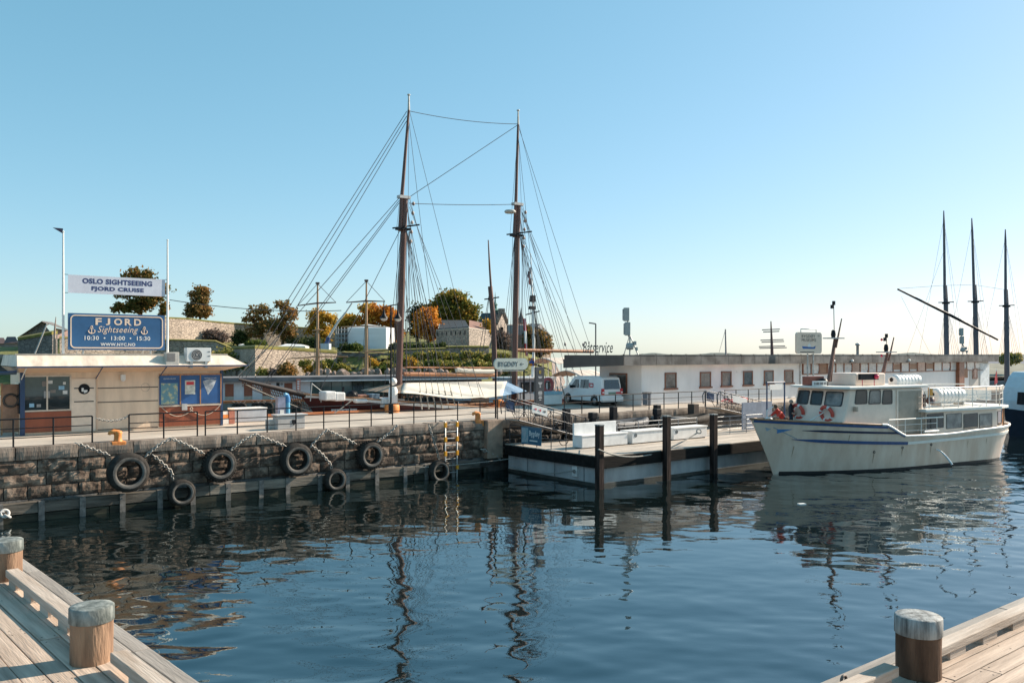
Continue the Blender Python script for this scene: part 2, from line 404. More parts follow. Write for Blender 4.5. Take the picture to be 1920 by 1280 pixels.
chain(cp((582,838),(600,816),(614,806),(640,818),(668,832)), 'chain peaking midway between the two right-hand big tyres')
chain(cp((586,836),(605,852),(620,870),(622,878)), 'short chain down to the small grey low tyre')
chain(cp((708,828),(730,812),(745,797)), 'chain rising from the ragged tyre to the quay edge')
chain(cp((804,797),(810,815),(818,840),(824,862)), 'chain hanging straight down beside the yellow ladder')
chain(cp((902,842),(918,848),(938,858)), 'thick mooring chain crossing the wall to the concrete pontoon', .2, .035)

p = WP(9, 962, -.45); m = MB(); m.ring((0,0,0), .13, .05, M4=Matrix.Rotation(R(70),3,'X'), n=12, k=6); m.ring((.08,-.03,-.1), .10, .045, M4=Matrix.Rotation(R(30),3,'Y'), n=12, k=6); m.tube([(0,0,.05),(-.5,0,.08)], .035, 5)
tag(m.build('rope_knot', M('rope_white', (.55,.53,.5), .9, var=.3, scale=20), loc=p, rz=TH), 'knotted white rope end hanging on the fender beam at the left border', 'rope')
# ---- ladder
s0, _ = SZ(835, 800, -.42); s1, _ = SZ(857, 800, -.42)
lt = thing('quay_ladder', 'grey ladder down the quay wall with yellow grips', 'ladder', PF(s0, -.42, 0), TH)
wl_ = s1-s0
for x in (0, wl_):
    m = MB(); m.tube([(x,.05,-.6),(x,0,.3),(x,0,2.78),(x,.55,2.80)], .035, 6); m.build('stile', galv, lt)
    for z in (2.62, 1.90, 1.20, .50, -.15):
        m = MB(); m.box((x, -.02, z), (.12,.12,.24)); m.build('grip', yellow, lt, bev=.01)
for i in range(9):
    m = MB(); m.tube([(0,0,-.1+i*.34),(wl_,0,-.1+i*.34)], .022, 6); m.build('rung', galv, lt)

# ---- bollards on the quay
def hook_bollard(u, v, label, mat, z=QZ, t0=.12):
    s = S(u, t0); t = thing('mooring_bollard', label, 'bollard', PF(s, t0, z), TH, 'orange mooring bollards on the pier'); t.scale = (.74,.74,.70)
    m = MB(); m.bx(-.36, .36, -.24, .42, -.42, .02); m.build('base', orange, t, bev=.03)
    m = MB(); m.lathe([(.24,0.02),(.2,.12),(.19,.36),(.22,.5),(.2,.58),(.08,.62)], n=14); m.build('post', orange, t)
    m = MB(); m.tube([(.05,0,.48),(-.2,0,.56),(-.40,0,.52),(-.44,0,.40)], [.17,.15,.11,.07], 10); m.build('horn', orange, t)
hook_bollard(221, 835, 'orange horned bollard on the quay edge in front of the kiosk', orange)
hook_bollard(896, 790, 'orange horned bollard on the quay edge by the yellow ladder', orange)
s = S(735, 8.4); t = thing('mooring_bollard', 'broad orange bollard on the far kerb beneath the street lamp', 'bollard', PF(s, 8.4, QZ), TH, 'orange mooring bollards on the pier')
m = MB(); m.lathe([(.42,0),(.44,.08),(.44,.40),(.40,.46),(.1,.47)], n=20); m.build('drum', orange, t)
s = S(934, 8.5); t = thing('mooring_bollard', 'small orange mushroom bollard on the far kerb behind the sign post', 'bollard', PF(s, 8.5, QZ), TH, 'orange mooring bollards on the pier')
m = MB(); m.lathe([(.2,0),(.17,.25),(.34,.34),(.34,.44),(.2,.5)], n=16); m.build('drum', orange, t)

# ---- black railings
def railing(us, label, t0=.28, h=1.03, group='black railings along the quay', left=None):
    ss = [S(u, t0) for u in us]
    if left is not None: ss = [left]+ss
    o = thing('railing', label, 'railing', PF(ss[0], t0, QZ), TH, group); x0 = ss[0]
    for s_ in ss:
        m = MB(); m.tube([(s_-x0,0,-.02),(s_-x0,0,h)], .032, 6); m.build('post', blackm, o)
    for z in (h, h*.66, h*.32):
        m = MB(); m.tube([(0,0,z),(ss[-1]-x0,0,z)], .03 if z == h else .02, 6); m.build('rail', blackm, o)
    return o
railing((25, 100, 173), 'black railing left of the gap before the orange bollard, in front of the kiosk window', left=-6)
railing((242, 307, 370), 'short black railing section in front of the kiosk poster panels')
railing((385, 445, 501, 555, 607, 655, 696, 736, 776, 817, 858, 900, 933), 'longest black railing, from the kiosk corner to the first gangway')
railing((1058, 1091, 1124, 1154, 1187, 1217, 1245, 1272, 1297, 1322), 'black railing in front of the white van and office wall', .35)
railing((1359, 1380, 1403, 1423, 1446), 'short black railing beside the second gangway', .35)
m = MB()
sa, sb = S(180,.3), S(242,.3); m2 = sag(PF(sa,.3,QZ+.95), PF(sb,.3,QZ+.98), .16, 8)
chain(m2, 'thin chain closing the gap between the two kiosk railings', .10, .014)
# ---------------------------------------------------------------- docks in the foreground
plank = M('dock_plank', (.45,.335,.255), .8, var=.32, scale=1.3, stretch=(6,.35,6), bump=.35, bscale=10, rand=.16, col2=(.60,.465,.365))
dbeam = M('dock_beam', (.47,.36,.275), .8, var=.3, scale=1.2, stretch=(5,.4,5), bump=.4, bscale=9, rand=.1, col2=(.55,.47,.40))
greyb = M('weathered_beam', (.31,.28,.25), .85, var=.25, scale=1.2, stretch=(5,.4,5), bump=.4, bscale=9, rand=.1)
pile = M('bollard_timber', (.28,.145,.08), .8, var=.55, scale=1.6, stretch=(4,4,.6), bump=.6, bscale=11, rand=.12, col2=(.38,.235,.145), lo=.3, hi=.7)
piled = M('weathered_bollard_timber', (.09,.05,.033), .85, var=.6, scale=1.6, stretch=(3,3,.5), bump=.6, bscale=11, col2=(.17,.10,.065), spec=.2, lo=.3, hi=.7)
copper = M('verdigris_cap', (.17,.205,.19), .75, .0, var=.6, scale=6, stretch=(1,1,.4), col2=(.34,.36,.335), bump=.35)
zinc = M('zinc_cap', (.17,.175,.17), .7, .05, var=.6, scale=4, stretch=(3,3,.4), col2=(.38,.395,.39), bump=.25)
def dock(name, zt, org, rot, b0, b1, ax, seed, gaps, n=17):
    """boards run along local y (ax 't') or local x (ax 's'); the water edge is at 0 and the deck lies on the negative side"""
    o = bpy.data.objects.new(name, None); COL.objects.link(o); o.location = PF(*org, 0); o.rotation_euler.z = TH+rot; FR[o.name] = (PF(*org, 0), TH+rot); struct(o)
    r_ = random.Random(seed)
    def B(a0, a1, c0, c1, z0, z1, nm, mat, bev=.008):
        m = MB(); c = (-(a0+a1)/2, (c0+c1)/2, (z0+z1)/2) if ax == 't' else ((c0+c1)/2, -(a0+a1)/2, (z0+z1)/2)
        m.box((0,0,0), (abs(a1-a0), abs(c1-c0), z1-z0))          # built along y so that the grain follows the board
        p = m.build(nm, mat, o, bev=bev); p.location = c
        if ax != 't': p.rotation_euler.z = R(90)
        return p
    nails = MB(); a = .46
    for i in range(n):
        w_ = .235; b = b0-r_.uniform(0, 2.5)
        while b < b1:
            L = r_.uniform(3.0, 4.6); z = zt+r_.uniform(-.006,.006); e = min(b+L, b1)
            B(a+.006, a+w_-.006, b+.005, e-.005, z-.05, z, 'plank', plank, .006)
            for c in (b+.09, (b+e)/2, e-.09):
                for f in (.22, .78):
                    p = (-(a+w_*f), c+r_.uniform(-.02,.02)); p = p if ax == 't' else (p[1], p[0]); nails.lathe([(.011,0),(.011,.002)], (p[0], p[1], z), 6, smooth=False)
            b += L
        a += w_
    nails.build('nail_heads', M('nail_iron', (.07,.05,.04), .6), o)['kind'] = 'stuff'
    b = b0
    while b < b1:                              # outer boards, kerb on spacer blocks
        L = r_.uniform(4.4, 5.4); e = min(b+L, b1)
        B(0, .20, b+.005, e-.005, zt-.34, zt-.035, 'edge_beam', greyb, .015); B(.21, .43, b+.005, e-.005, zt-.30, zt-.03+r_.uniform(-.004,.004), 'edge_board', greyb, .012)
        b += L
    cuts = [b0]+[q_ for g in gaps for q_ in (g-.27-(.12 if ax == 's' else 0), g+.27)]+[b1]
    for c0, c1 in zip(cuts[::2], cuts[1::2]):
        k = max(1, round((c1-c0)/4.6))
        for i in range(k): B(.46, .63, lerp(c0,c1,i/k)+.005, lerp(c0,c1,(i+1)/k)-.005, zt+.095, zt+.205, 'kerb_beam', dbeam, .012)
    b = b0+.3
    while b < b1:
        if min(abs(b+.2-g) for g in gaps) > .45: B(.475, .615, b, b+.40, zt-.005, zt+.093, 'spacer_block', dbeam, .006)
        b += .86
    m = MB()
    if ax == 't': m.bx(-6, -.1, b0, b1, zt-.9, zt-.36)
    else: m.bx(b0, b1, -6, -.1, zt-.9, zt-.36)
    m.build('deck_frame', timber, o)
    return o
dock('dock', 2.70, (-1.65, -25.5), R(4.2), -5.0, 14.0, 't', 3, (-.05, 4.72))
dock('dock', 2.56, (0, -30.5), 0, -1.6, 22, 's', 4, (S(1722, -31.10)-.08,))
def dock_bollard(u, vtop, s, t, z0, z1, r, label, mt, capm, h=.17):
    o = thing('timber_bollard', label, 'bollard', PF(s, t, z0), 0, 'round timber dock bollards')
    m = MB(); hh = z1-z0; rows = []
    for i in range(7):
        z = lerp(-.25, hh-h*.4, i/6); rows.append([((r-.012*(1-abs(i-3)/3)*.3+.004*noise.noise(Vector((j*.8,i*.6,u))))*math.cos(2*math.pi*j/28), (r+.004*noise.noise(Vector((j*.8,i*.6,u))))*math.sin(2*math.pi*j/28), z) for j in range(28)])
    m.grid(rows, close=True); m.build('pile', mt, o)
    m = MB(); m.lathe([(r+.008, hh-h), (r+.012, hh-h+.004), (r+.010, hh-.012), (r-.004, hh), (r*.5, hh+.004), (0, hh+.006)], n=28, cap=False); m.build('cap', capm, o)
    return o
a, b = ST(172, 1238, 2.70); dock_bollard(172, 1145, a, b, 2.70, 3.32, .222, 'brown timber bollard with pale green cap on the left dock, nearer of two', pile, copper)
a, b = ST(12, 1085, 2.70); dock_bollard(12, 1020, a, b, 2.70, 3.30, .218, 'timber bollard with pale green cap at the left border, farther of two', pile, copper)
b = -31.10; a = S(1722, b); Y_ = Yst(a, b)
dock_bollard(1722, 1150, a, b, 2.5, Z(1152, Y_), 40*Y_/FPX, 'dark weathered timber bollard with zinc cap on the right dock', piled, zinc, .2)
a, b = ST(1582, 1274, 2.70); t = thing('mooring_eye', 'small rusty shackle standing on the edge beam of the right dock', 'shackle', PF(a, b, 2.53), TH)
m = MB(); m.lathe([(.05,0),(.05,.02),(.02,.03),(.02,.12)], n=10); m.build('bolt', M('rusty_iron', (.12,.07,.05), .7, .3, var=.5, scale=20, col2=(.3,.25,.22)), t)
m = MB(); m.ring((0,0,.17), .045, .016, M4=Matrix.Rotation(R(90),3,'X'), n=14, k=6); m.tube([(-.02,0,.06),(.11,.02,.02)], .014, 6); m.build('ring', M('rusty_iron', (.12,.07,.05)), t)

# ---------------------------------------------------------------- ticket kiosk
cream = M('cream_panel', (.78,.58,.415), .5, var=.11, scale=1.6, stretch=(1.5,1,.3), bump=.08)
creamr = M('cream_roof', (.74,.61,.49), .6, var=.22, scale=1.4, stretch=(1.6,1,.4), bump=.1)
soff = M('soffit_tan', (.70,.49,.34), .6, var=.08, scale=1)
brown = M('brown_panel', (.26,.068,.03), .5, var=.2, scale=2, stretch=(1,1,.2))
navy = M('navy_paint', (.025,.055,.125), .45, var=.15, scale=2)
wtrim = M('pale_trim', (.62,.52,.42), .5, var=.1)
wood = M('varnished_wood', (.42,.20,.09), .5, var=.25, scale=3, stretch=(4,4,.6))
glass = M('dark_glass', (.03,.04,.045), .03, var=.3, scale=1.2, spec=.9)
white = M('white_paint', (.74,.73,.70), .5, var=.06, scale=2)
interior = M('kiosk_interior', (.06,.05,.045), .8, var=.7, scale=3, col2=(.22,.17,.14))
KT = 5.3; ks0, ks1 = S(38, KT), S(418, KT); KL = ks1-ks0
kiosk = thing('ticket_kiosk', 'cream ticket kiosk with brown lower panels and overhanging roof on the pier', 'kiosk', PF(ks0, KT, QZ), TH)
def kx(u): return S(u, KT)-ks0
def kz(u, v): return SZ(u, v, KT)[1]-QZ
wh = 2.66
m = MB(); m.bx(.05, KL-.05, .06, 3.0, 0, wh)
m.build('wall', cream, kiosk)
# roof: mansard with overhang
zb, zt = 5.62-QZ, 3.40
m = MB(); F0, S0 = -1.2, -.28
lo = [(S0,F0,zb),(KL+.75,F0,zb),(KL+.75,3.4,zb),(S0,3.4,zb)]; hi = [(S0+.05,F0+.45,zt),(KL-.1,F0+.45,zt),(KL-.1,3.0,zt),(S0+.05,3.0,zt)]
m.add(lo+hi, [(0,1,5,4),(1,2,6,5),(2,3,7,6),(3,0,4,7),(4,5,6,7)])
m.build('roof', creamr, kiosk)
m = MB(); m.bx(S0-.02, KL-.05, F0+.42, F0+.54, zt-.02, zt+.045); m.build('roof_edge', M('roof_edge_grey', (.42,.37,.31), .7, var=.2), kiosk)
m = MB(); m.bx(S0-.02, KL+.78, F0-.03, F0+.02, zb-.06, zb+.005); m.bx(KL+.75, KL+.80, F0-.03, 3.4, zb-.06, zb+.005); m.build('eave_strip', navy, kiosk)
m = MB(); m.add([(S0,F0+.01,zb-.03),(KL+.74,F0+.01,zb-.03),(KL,.05,wh-.02),(0,.05,wh-.02)], [(3,2,1,0)]); m.add([(KL+.74,F0+.01,zb-.03),(KL+.74,3.3,zb-.03),(KL,3.0,wh-.02),(KL,.05,wh-.02)], [(3,2,1,0)]); m.add([(S0,F0+.01,zb-.03),(0,.05,wh-.02),(0,3,wh-.02),(S0,3.3,zb-.03)], [(3,2,1,0)])
m.build('soffit', soff, kiosk)
for u in (58, 200, 318):                        # eave struts
    x = kx(u-18 if u < 100 else u-20); m = MB(); m.tube([(x,.03,2.35),(x+.02,F0+.05,zb-.05)], .025, 6); m.build('strut', navy if u > 60 else white, kiosk)
m = MB(); m.bx(.0, .17, -.02, .12, 0, wh); m.build('corner_post', navy, kiosk); m = MB(); m.bx(KL-.12, KL, -.02, .12, 0, wh); m.build('corner_post', navy, kiosk)
# left ticket window
x0, x1 = kx(45), kx(131); z0, z1 = kz(88, 768), kz(88, 706)
m = MB()
for p in ((x0-.06,x0,z0-.06,z1+.06),(x1,x1+.06,z0-.06,z1+.06),(x0,x1,z0-.06,z0),(x0,x1,z1,z1+.06),((x0+x1)/2-.03,(x0+x1)/2+.03,z0,z1)): m.bx(p[0],p[1],.0,.055,p[2],p[3])
win = m.build('window', wtrim, kiosk)
for k in (0, 1):
    a, b = (x0, (x0+x1)/2-.03) if k == 0 else ((x0+x1)/2+.03, x1)
    m = MB(); m.bx(a, b, .046, .056, z0, z1); m.build('pane', glass, win)
rr = random.Random(2)
for k in range(9):                              # things seen behind the glass stand on its sill as stickers and posters
    px = rr.uniform(x0+.15, x1-.2); pz = rr.uniform(z0+.1, z1-.3)
    m = MB(); m.bx(px, px+rr.uniform(.1,.28), .034, .040, pz, pz+rr.uniform(.1,.3)); m.build('sticker', [M('sticker_white',(.6,.6,.58)),M('sticker_blue',(.25,.45,.6)),M('sticker_dim',(.2,.17,.15)),M('sticker_grey',(.3,.3,.3))][k%4], win)
m = MB(); m.bx(x0-.04, x1+.06, .0, .06, .1, z0-.08); m.build('lower_panel', brown, kiosk)
# door and grooves
xd0, xd1 = kx(134), kx(181)
m = MB(); m.bx(xd0, xd1-.03, .02, .07, .05, 2.35); dr = m.build('door', M('cream_door', (.80,.64,.50), .5, var=.07), kiosk)
m = MB(); m.ring((kx(158), .01, kz(158,729)), .20, .03, M4=Matrix.Rotation(R(90),3,'X'), n=24, k=6); m.lathe([(0,0),(.19,0)], (kx(158),.013,kz(158,729)), 24, M4=Matrix.Rotation(R(90),3,'X'), cap=False); m.build('porthole', blackm, dr)
m = MB(); m.bx(kx(153), kx(157), .0, .012, kz(155,734), kz(155,727)); m.bx(kx(157.5), kx(164), .0, .012, kz(155,737), kz(155,731)); m.build('notice', white, dr)
m = MB(); m.lathe([(0,-.02),(.17,-.02),(.19,0)], (kx(273),.05,kz(273,726)), 22, M4=Matrix.Rotation(R(90),3,'X'), cap=False); m.build('porthole', M('porthole_grey', (.2,.19,.185), .4), kiosk)
m = MB()
for v in (727.5, 752.5): m.bx(kx(139), kx(176), .010, .022, kz(158,v)-.02, kz(158,v)+.02)
m.build('door_groove', blackm, dr)
m = MB()
for v in (726.5, 752.5, 803): m.bx(xd1+.03, kx(297), .05, .064, kz(240,v)-.02, kz(240,v)+.02)
o = m.build('panel_groove', M('groove_brown', (.09,.06,.045)), kiosk); o['kind'] = 'stuff'
m = MB(); m.tube([(kx(181.5),.03,.05),(kx(181.5),.03,2.5)], .035, 6); m.build('drain_pipe', soff, kiosk)
m = MB(); m.box((kx(230),-.04,kz(230,707)), (.20,.18,.26)); m.lathe([(.07,-.04),(.07,0)], (kx(230),-.04,kz(230,712)-.02), 10); m.build('lamp', white, kiosk, bev=.02)
# poster panels on the right
z0, z1 = kz(355, 757), kz(355, 703)
blue = M('poster_blue', (.03,.10,.27), .35, var=.15, scale=2)
for k, (ua, ub) in enumerate(((299,337),(338.5,374.5),(376,413))):
    a, b = kx(ua), kx(ub); m = MB(); m.bx(a, b, -.005, .05, z0, z1); pn = m.build('poster_panel', blue, kiosk)
    m = MB(); m.bx(b, b+.05, -.03, .05, z0-.04, z1+.06); m.bx(a, b, -.02, .05, z1, z1+.06); m.build('panel_frame', wood, pn)
    if k == 0:
        m = MB(); m.bx(a+.06, b-.1, -.016, -.006, z0+.02, z1-.36); m.build('map_print', M('map_print', (.20,.42,.50), .4, var=.3, scale=4, col2=(.55,.52,.30), lo=.5, hi=.6), pn)
        text('lettering', 'FJORDCRUISE', (b-a)*.6, .06, white, pn, ((a+b)/2, -.008, z1-.16), depth=.004)
    elif k == 1:
        m = MB(); m.bx(a+.2, b-.22, -.016, -.006, z0+.46, z1-.24); m.build('notice', M('notice_print', (.62,.62,.55), .5, var=.25, scale=7), pn)
        m = MB(); m.bx(a+.26, b-.28, -.022, -.017, z1-.46, z1-.31); m.build('notice_heading', M('red_print', (.6,.05,.06)), pn)
    else:
        text('lettering', 'FJORDCRUISE', (b-a)*.6, .06, white, pn, ((a+b)/2, -.008, z1-.16), depth=.004)
        m = MB(); m.add([(a+.1,-.009,z1-.3),(a+.35,-.009,z0+.4),(a+.6,-.009,z0+.75),(a+.75,-.009,z1-.25),(a+.4,-.009,z1-.2)], [(0,1,2,3,4)]); m.build('print', M('cloud_print', (.30,.38,.48), .4, var=.5, scale=3, col2=(.6,.65,.7)), pn)
m = MB(); m.bx(kx(299), KL-.12, -.01, .06, .08, z0-.10); m.build('lower_panel', brown, kiosk)
m = MB(); m.bx(kx(299), KL-.1, -.03, .06, z0-.10, z0-.03); m.build('ledge', wtrim, kiosk)
m = MB(); m.bx(kx(340), kx(350), -.10, -.03, z0-.28, z0+.02); m.build('letter_box', M('box_grey', (.45,.45,.44), .5), kiosk)
m = MB(); m.tube(sag((kx(302),-.06,z0-.1),(kx(358),-.06,z0-.3),.35), .018, 5); m.tube(sag((kx(358),-.06,z0-.3),(kx(412),-.06,z0-.1),.35), .018, 5); m.ring((kx(358),-.06,z0-.22), .06, .02, M4=Matrix.Rotation(R(90),3,'X'), n=10, k=5); m.build('rope', M('pale_rope', (.5,.42,.34), .9), kiosk)
m = MB(); m.bx(-.02, .05, .3, 1.4, .9, 2.2); m.build('side_window', glass, kiosk)
s = S(20, 6.0); t = thing('display_board', 'brown display board with a round ring standing at the left end of the kiosk', 'board', PF(s, 6.0, QZ), TH)
m = MB(); m.bx(-.3,.3,0,.12,.1,2.15); m.build('panel', M('board_brown',(.36,.20,.13),.6,var=.3,scale=2), t); m = MB(); m.ring((0,-.02,1.45), .26, .05, M4=Matrix.Rotation(R(90),3,'X'), n=20, k=5); m.build('ring', M('ring_dark',(.08,.06,.05)), t); m = MB(); m.bx(-.36,-.3,0,.12,0,2.2); m.bx(.3,.36,0,.12,0,2.2); m.build('frame', wood, t)
m = MB(); m.add([(-1.5,-.9,2.70),(-.25,-.9,2.76),(-.05,.6,2.62),(-1.5,.6,2.60),(-1.5,-.9,2.64),(-.25,-.9,2.70),(-.05,.6,2.56),(-1.5,.6,2.54)], [(0,1,2,3),(7,6,5,4),(0,4,5,1),(1,5,6,2),(2,6,7,3),(3,7,4,0)]); m.build('side_awning', navy, kiosk)
# air conditioner and small cabinet on the roof
y0 = 4.12
z0 = SZ(373, 679.5, y0)[1]; z1 = SZ(373, 652, y0)[1]; xa, xb = S(350, y0), S(396, y0)
t = thing('air_conditioner', 'white air conditioner unit with round fan on the kiosk roof', 'air conditioner', PF((xa+xb)/2, y0, z0), TH)
wd = xb-xa; ht = z1-z0
m = MB(); m.bx(-wd/2, wd/2, 0, .40, .04, ht); m.build('body', white, t, bev=.02)
m = MB(); m.bx(-wd*.35,-wd*.25,0,.4,-.25,.04); m.bx(wd*.25,wd*.35,0,.4,-.25,.04); m.build('foot', galv, t)
m = MB(); Mx = Matrix.Rotation(R(90),3,'X'); c = (-wd*.1,-.012,ht*.52)
m.lathe([(.02,0),(ht*.36,0)], c, 24, M4=Mx, cap=False); fb = m.build('fan', M('fan_grey', (.10,.10,.10), .6), t)
m = MB()
for k in range(3): m.ring((c[0],-.016,c[2]), ht*(.36-.1*k), .008, M4=Mx, n=24, k=4)
m.lathe([(0,.01),(.035,.01),(.035,0)], (c[0],-.014,c[2]), 12, M4=Mx, cap=False); m.build('grille', M('grille_grey',(.4,.4,.4)), fb)
m = MB(); m.bx(wd*.36, wd*.46, -.01, 0, ht*.72, ht*.76); m.bx(wd*.36, wd*.46, -.01, 0, ht*.42, ht*.46); m.build('badge', blackm, t)
xa, xb = S(311, y0), S(336, y0); z0 = SZ(323, 679, y0)[1]; z1 = SZ(323, 660, y0)[1]
t = thing('roof_cabinet', 'small grey vented cabinet beside the air conditioner on the kiosk roof', 'cabinet', PF((xa+xb)/2, y0, z0), TH); wd = xb-xa; ht = z1-z0
m = MB(); m.bx(-wd/2, wd/2, 0, .35, -.2, ht); m.build('body', M('cabinet_beige', (.55,.5,.44), .5), t, bev=.015)
m = MB()
for k in range(6): m.bx(-wd*.42, wd*.2, -.012, .0, ht*(.12+.13*k), ht*(.12+.13*k)+.05)
m.build('vent', M('vent_grey', (.22,.2,.19)), t)['kind'] = 'stuff'

# ---------------------------------------------------------------- sign, banner, poles
sgn = M('sign_blue', (.030,.105,.235), .4, var=.10, scale=1.5)
sline = M('sign_cream', (.78,.60,.46), .5, var=.05)
st_ = 5.75; sx0, sx1 = S(128, st_), S(309, st_); Ym = Yst((sx0+sx1)/2, st_); z0, z1 = Z(656, Ym), Z(589, Ym); ww, hh = sx1-sx0, z1-z0
fs = thing('sightseeing_sign', 'large blue sign reading FJORD Sightseeing with cream border above the kiosk', 'sign', PF((sx0+sx1)/2, st_, z0), TH)
m = MB(); m.bx(-ww/2, ww/2, 0, .12, 0, hh); m.build('board', sgn, fs)
def rrect(x0, x1, z0, z1, r, n=6):
    out = []
    for cx, cz, a0 in ((x1-r, z1-r, 0), (x0+r, z1-r, 90), (x0+r, z0+r, 180), (x1-r, z0+r, 270)):
        for i in range(n+1): a = R(a0+90*i/n); out.append((cx+r*math.cos(a), cz+r*math.sin(a)))
    return out
def frame_ring(m, x0, x1, z0, z1, r, wdt, y0, y1):
    a = rrect(x0, x1, z0, z1, r); b = rrect(x0+wdt, x1-wdt, z0+wdt, z1-wdt, max(.01, r-wdt)); n = len(a)
    vs = [(p[0], y0, p[1]) for p in a]+[(p[0], y0, p[1]) for p in b]+[(p[0], y1, p[1]) for p in a]+[(p[0], y1, p[1]) for p in b]; fs = []
    for i in range(n):
        j = (i+1) % n; fs += [(i, j, n+j, n+i), (i, 2*n+i, 2*n+j, j), (n+i, n+j, 3*n+j, 3*n+i)]
    m.add(vs, fs)
m = MB(); frame_ring(m, -ww/2+.08, ww/2-.08, .07, hh-.07, .2, .05, -.015, 0); m.build('border', sline, fs)
for ch, fx, fw_ in (('F',-.2,.062),('J',-.105,.045),('O',0,.085),('R',.105,.072),('D',.205,.075)):
    text('letter', ch, ww*fw_, hh*.19, sline, fs, (ww*fx,-.002,hh*.785), bold=.03)
text('lettering', 'Sightseeing', ww*.42, hh*.23, sline, fs, (0,-.002,hh*.545), shear=.35)
text('lettering', '10:30  •  13:00  •  15:30', ww*.68, hh*.115, white, fs, (0,-.002,hh*.33), bold=.012)
text('lettering', 'WWW.NYC.NO', ww*.36, hh*.085, white, fs, (0,-.002,hh*.155), bold=.02)
for sx in (-.27, .275):
    m = MB(); x = ww*sx; z = hh*.55
    m.bx(x-.018, x+.018, -.014, -.002, z-.15, z+.10); m.bx(x-.08, x+.08, -.014, -.003, z+.05, z+.08); m.ring((x,-.008,z+.135), .04, .014, M4=Mx, n=12, k=4)
    arc = [(x+.14*math.sin(R(a)), -.008, z-.02-.14*math.cos(R(a))) for a in range(-75, 76, 15)]; m.tube(arc, .02, 5)
    m.tube([(x-.15,-.008,z-.05),(x-.10,-.008,z+.0)], .015, 4); m.tube([(x+.15,-.008,z-.05),(x+.10,-.008,z)], .015, 4); m.build('anchor_emblem', sline, fs)
m = MB()
for x in (-.35, .35): m.tube([(ww*x,.08,0),(ww*x,.08,-.5)], .04, 6); m.tube([(ww*x,.1,hh*.6),(ww*x,1.5,-.2)], .025, 5)
m.build('support_frame', galv, fs)
pt = 5.9
def pole(u, vtop, label):
    s = S(u, pt); Y = Yst(s, pt); t = thing('flag_pole', label, 'pole', PF(s, pt, 5.9), TH)
    m = MB(); zt_ = Z(vtop, Y)-5.9; m.tube([(0,0,-.1),(0,0,zt_*.5),(0,0,zt_)], [.055,.05,.035], 8); m.build('mast', white, t)
    m = MB(); m.lathe([(0,0),(.05,.03),(.05,.06),(0,.09)], (0,0,zt_), 8); m.build('finial', white, t); return t, zt_
pl, zt_ = pole(118.5, 436, 'white flagpole with small dark pennant at the left end of the sign')
m = MB(); m.add([(0.02,0,zt_+.02),(-.38,.04,zt_-.09+.12),(0.02,.02,zt_-.22+.02),(0.02,.02,zt_+.02),(-.38,.06,zt_+.03),(0.02,.04,zt_-.20)], [(0,1,2),(5,4,3)])
tag(m.build('pennant', M('pennant_dark', (.07,.06,.10), .8), loc=pl.location+Vector((-.03,0,.16)), rz=TH), 'small dark triangular pennant at the top of the left flagpole', 'flag')
pole(314, 452, 'thin white flagpole without flag at the right end of the sign')
s0, s1 = S(127.5, pt), S(309.5, pt); Ym = Yst((s0+s1)/2, pt); z0, z1 = Z(552.5, Ym), Z(519.5, Ym); bw = s1-s0; bh = z1-z0
bn = thing('banner', 'white banner reading OSLO SIGHTSEEING FJORD CRUISE stretched between two poles', 'banner', PF((s0+s1)/2, pt, z0), TH)
rows = []
for j in range(5): rows.append([(lerp(-bw/2,bw/2,i/24), .0, bh*j/4-.0) for i in range(25)])
m = MB(); m.grid(rows); rb = [[(p[0],p[1]+.01,p[2]) for p in r] for r in rows]; m.grid([r[::-1] for r in rb]); m.build('cloth', M('banner_cloth', (.62,.63,.70), .8, var=.08, scale=1.2), bn)
ink = M('banner_ink', (.035,.05,.15), .6)
text('lettering', 'OSLO SIGHTSEEING', bw*.72, bh*.30, ink, bn, (0,-.001,bh*.70), bold=.045, depth=.006)
text('lettering', 'FJORD CRUISE', bw*.54, bh*.30, ink, bn, (0,-.001,bh*.27), bold=.045, depth=.006)
m = MB()
for z in (0, bh):
    m.tube([(-bw/2,0,z),(-bw/2-.22,0,z)], .012, 4); m.tube([(bw/2,0,z),(bw/2+.1,0,z)], .012, 4)
m.build('tie', blackm, bn)

# ---------------------------------------------------------------- lamp post and pier clutter
s = S(733, 7.4); t = thing('street_lamp', 'black street lamp with two bell lanterns on the pier', 'street lamp', PF(s, 7.4, QZ), TH)
zt_ = SZ(733, 573, 7.4)[1]-QZ; sc = Yst(s, 7.4)/FPX
m = MB(); m.lathe([(.14,0),(.14,.5),(.08,.6),(.06,.65)], n=12); m.tube([(0,0,.5),(0,0,zt_)], [.055,.045], 8); m.build('post', blackm, t)
m = MB(); m.tube([(-15*sc,0,zt_-.12),(0,0,zt_+.02),(15*sc*1.05,0,zt_+.1)], .035, 6)
for x in (-15*sc, 15*sc): m.tube([(x,0,zt_-.35),(x,0,zt_+.2)], .03, 6)
m.build('arm', blackm, t)
for x in (-15*sc, 15*sc):
    z = zt_-.75; m = MB(); m.lathe([(.24,z),(.22,z+.06),(.12,z+.18),(.07,z+.32),(.05,z+.5)], (x,0,0), 16); sh = m.build('lamp_shade', blackm, t)
    m = MB(); m.lathe([(0,z-.16),(.12,z-.13),(.19,z-.05),(.21,z)], (x,0,0), 14, cap=False); m.build('globe', M('lamp_globe', (.55,.54,.5), .2, spec=.7), sh)
gr = M('cabinet_grey', (.43,.42,.41), .6, var=.12, scale=2)
s0, s1 = S(521,1.3), S(572,1.3); t = thing('utility_cabinet', 'low wide grey steel cabinet behind the railing with a padlock', 'cabinet', PF((s0+s1)/2, 1.3, QZ), TH); wd = s1-s0
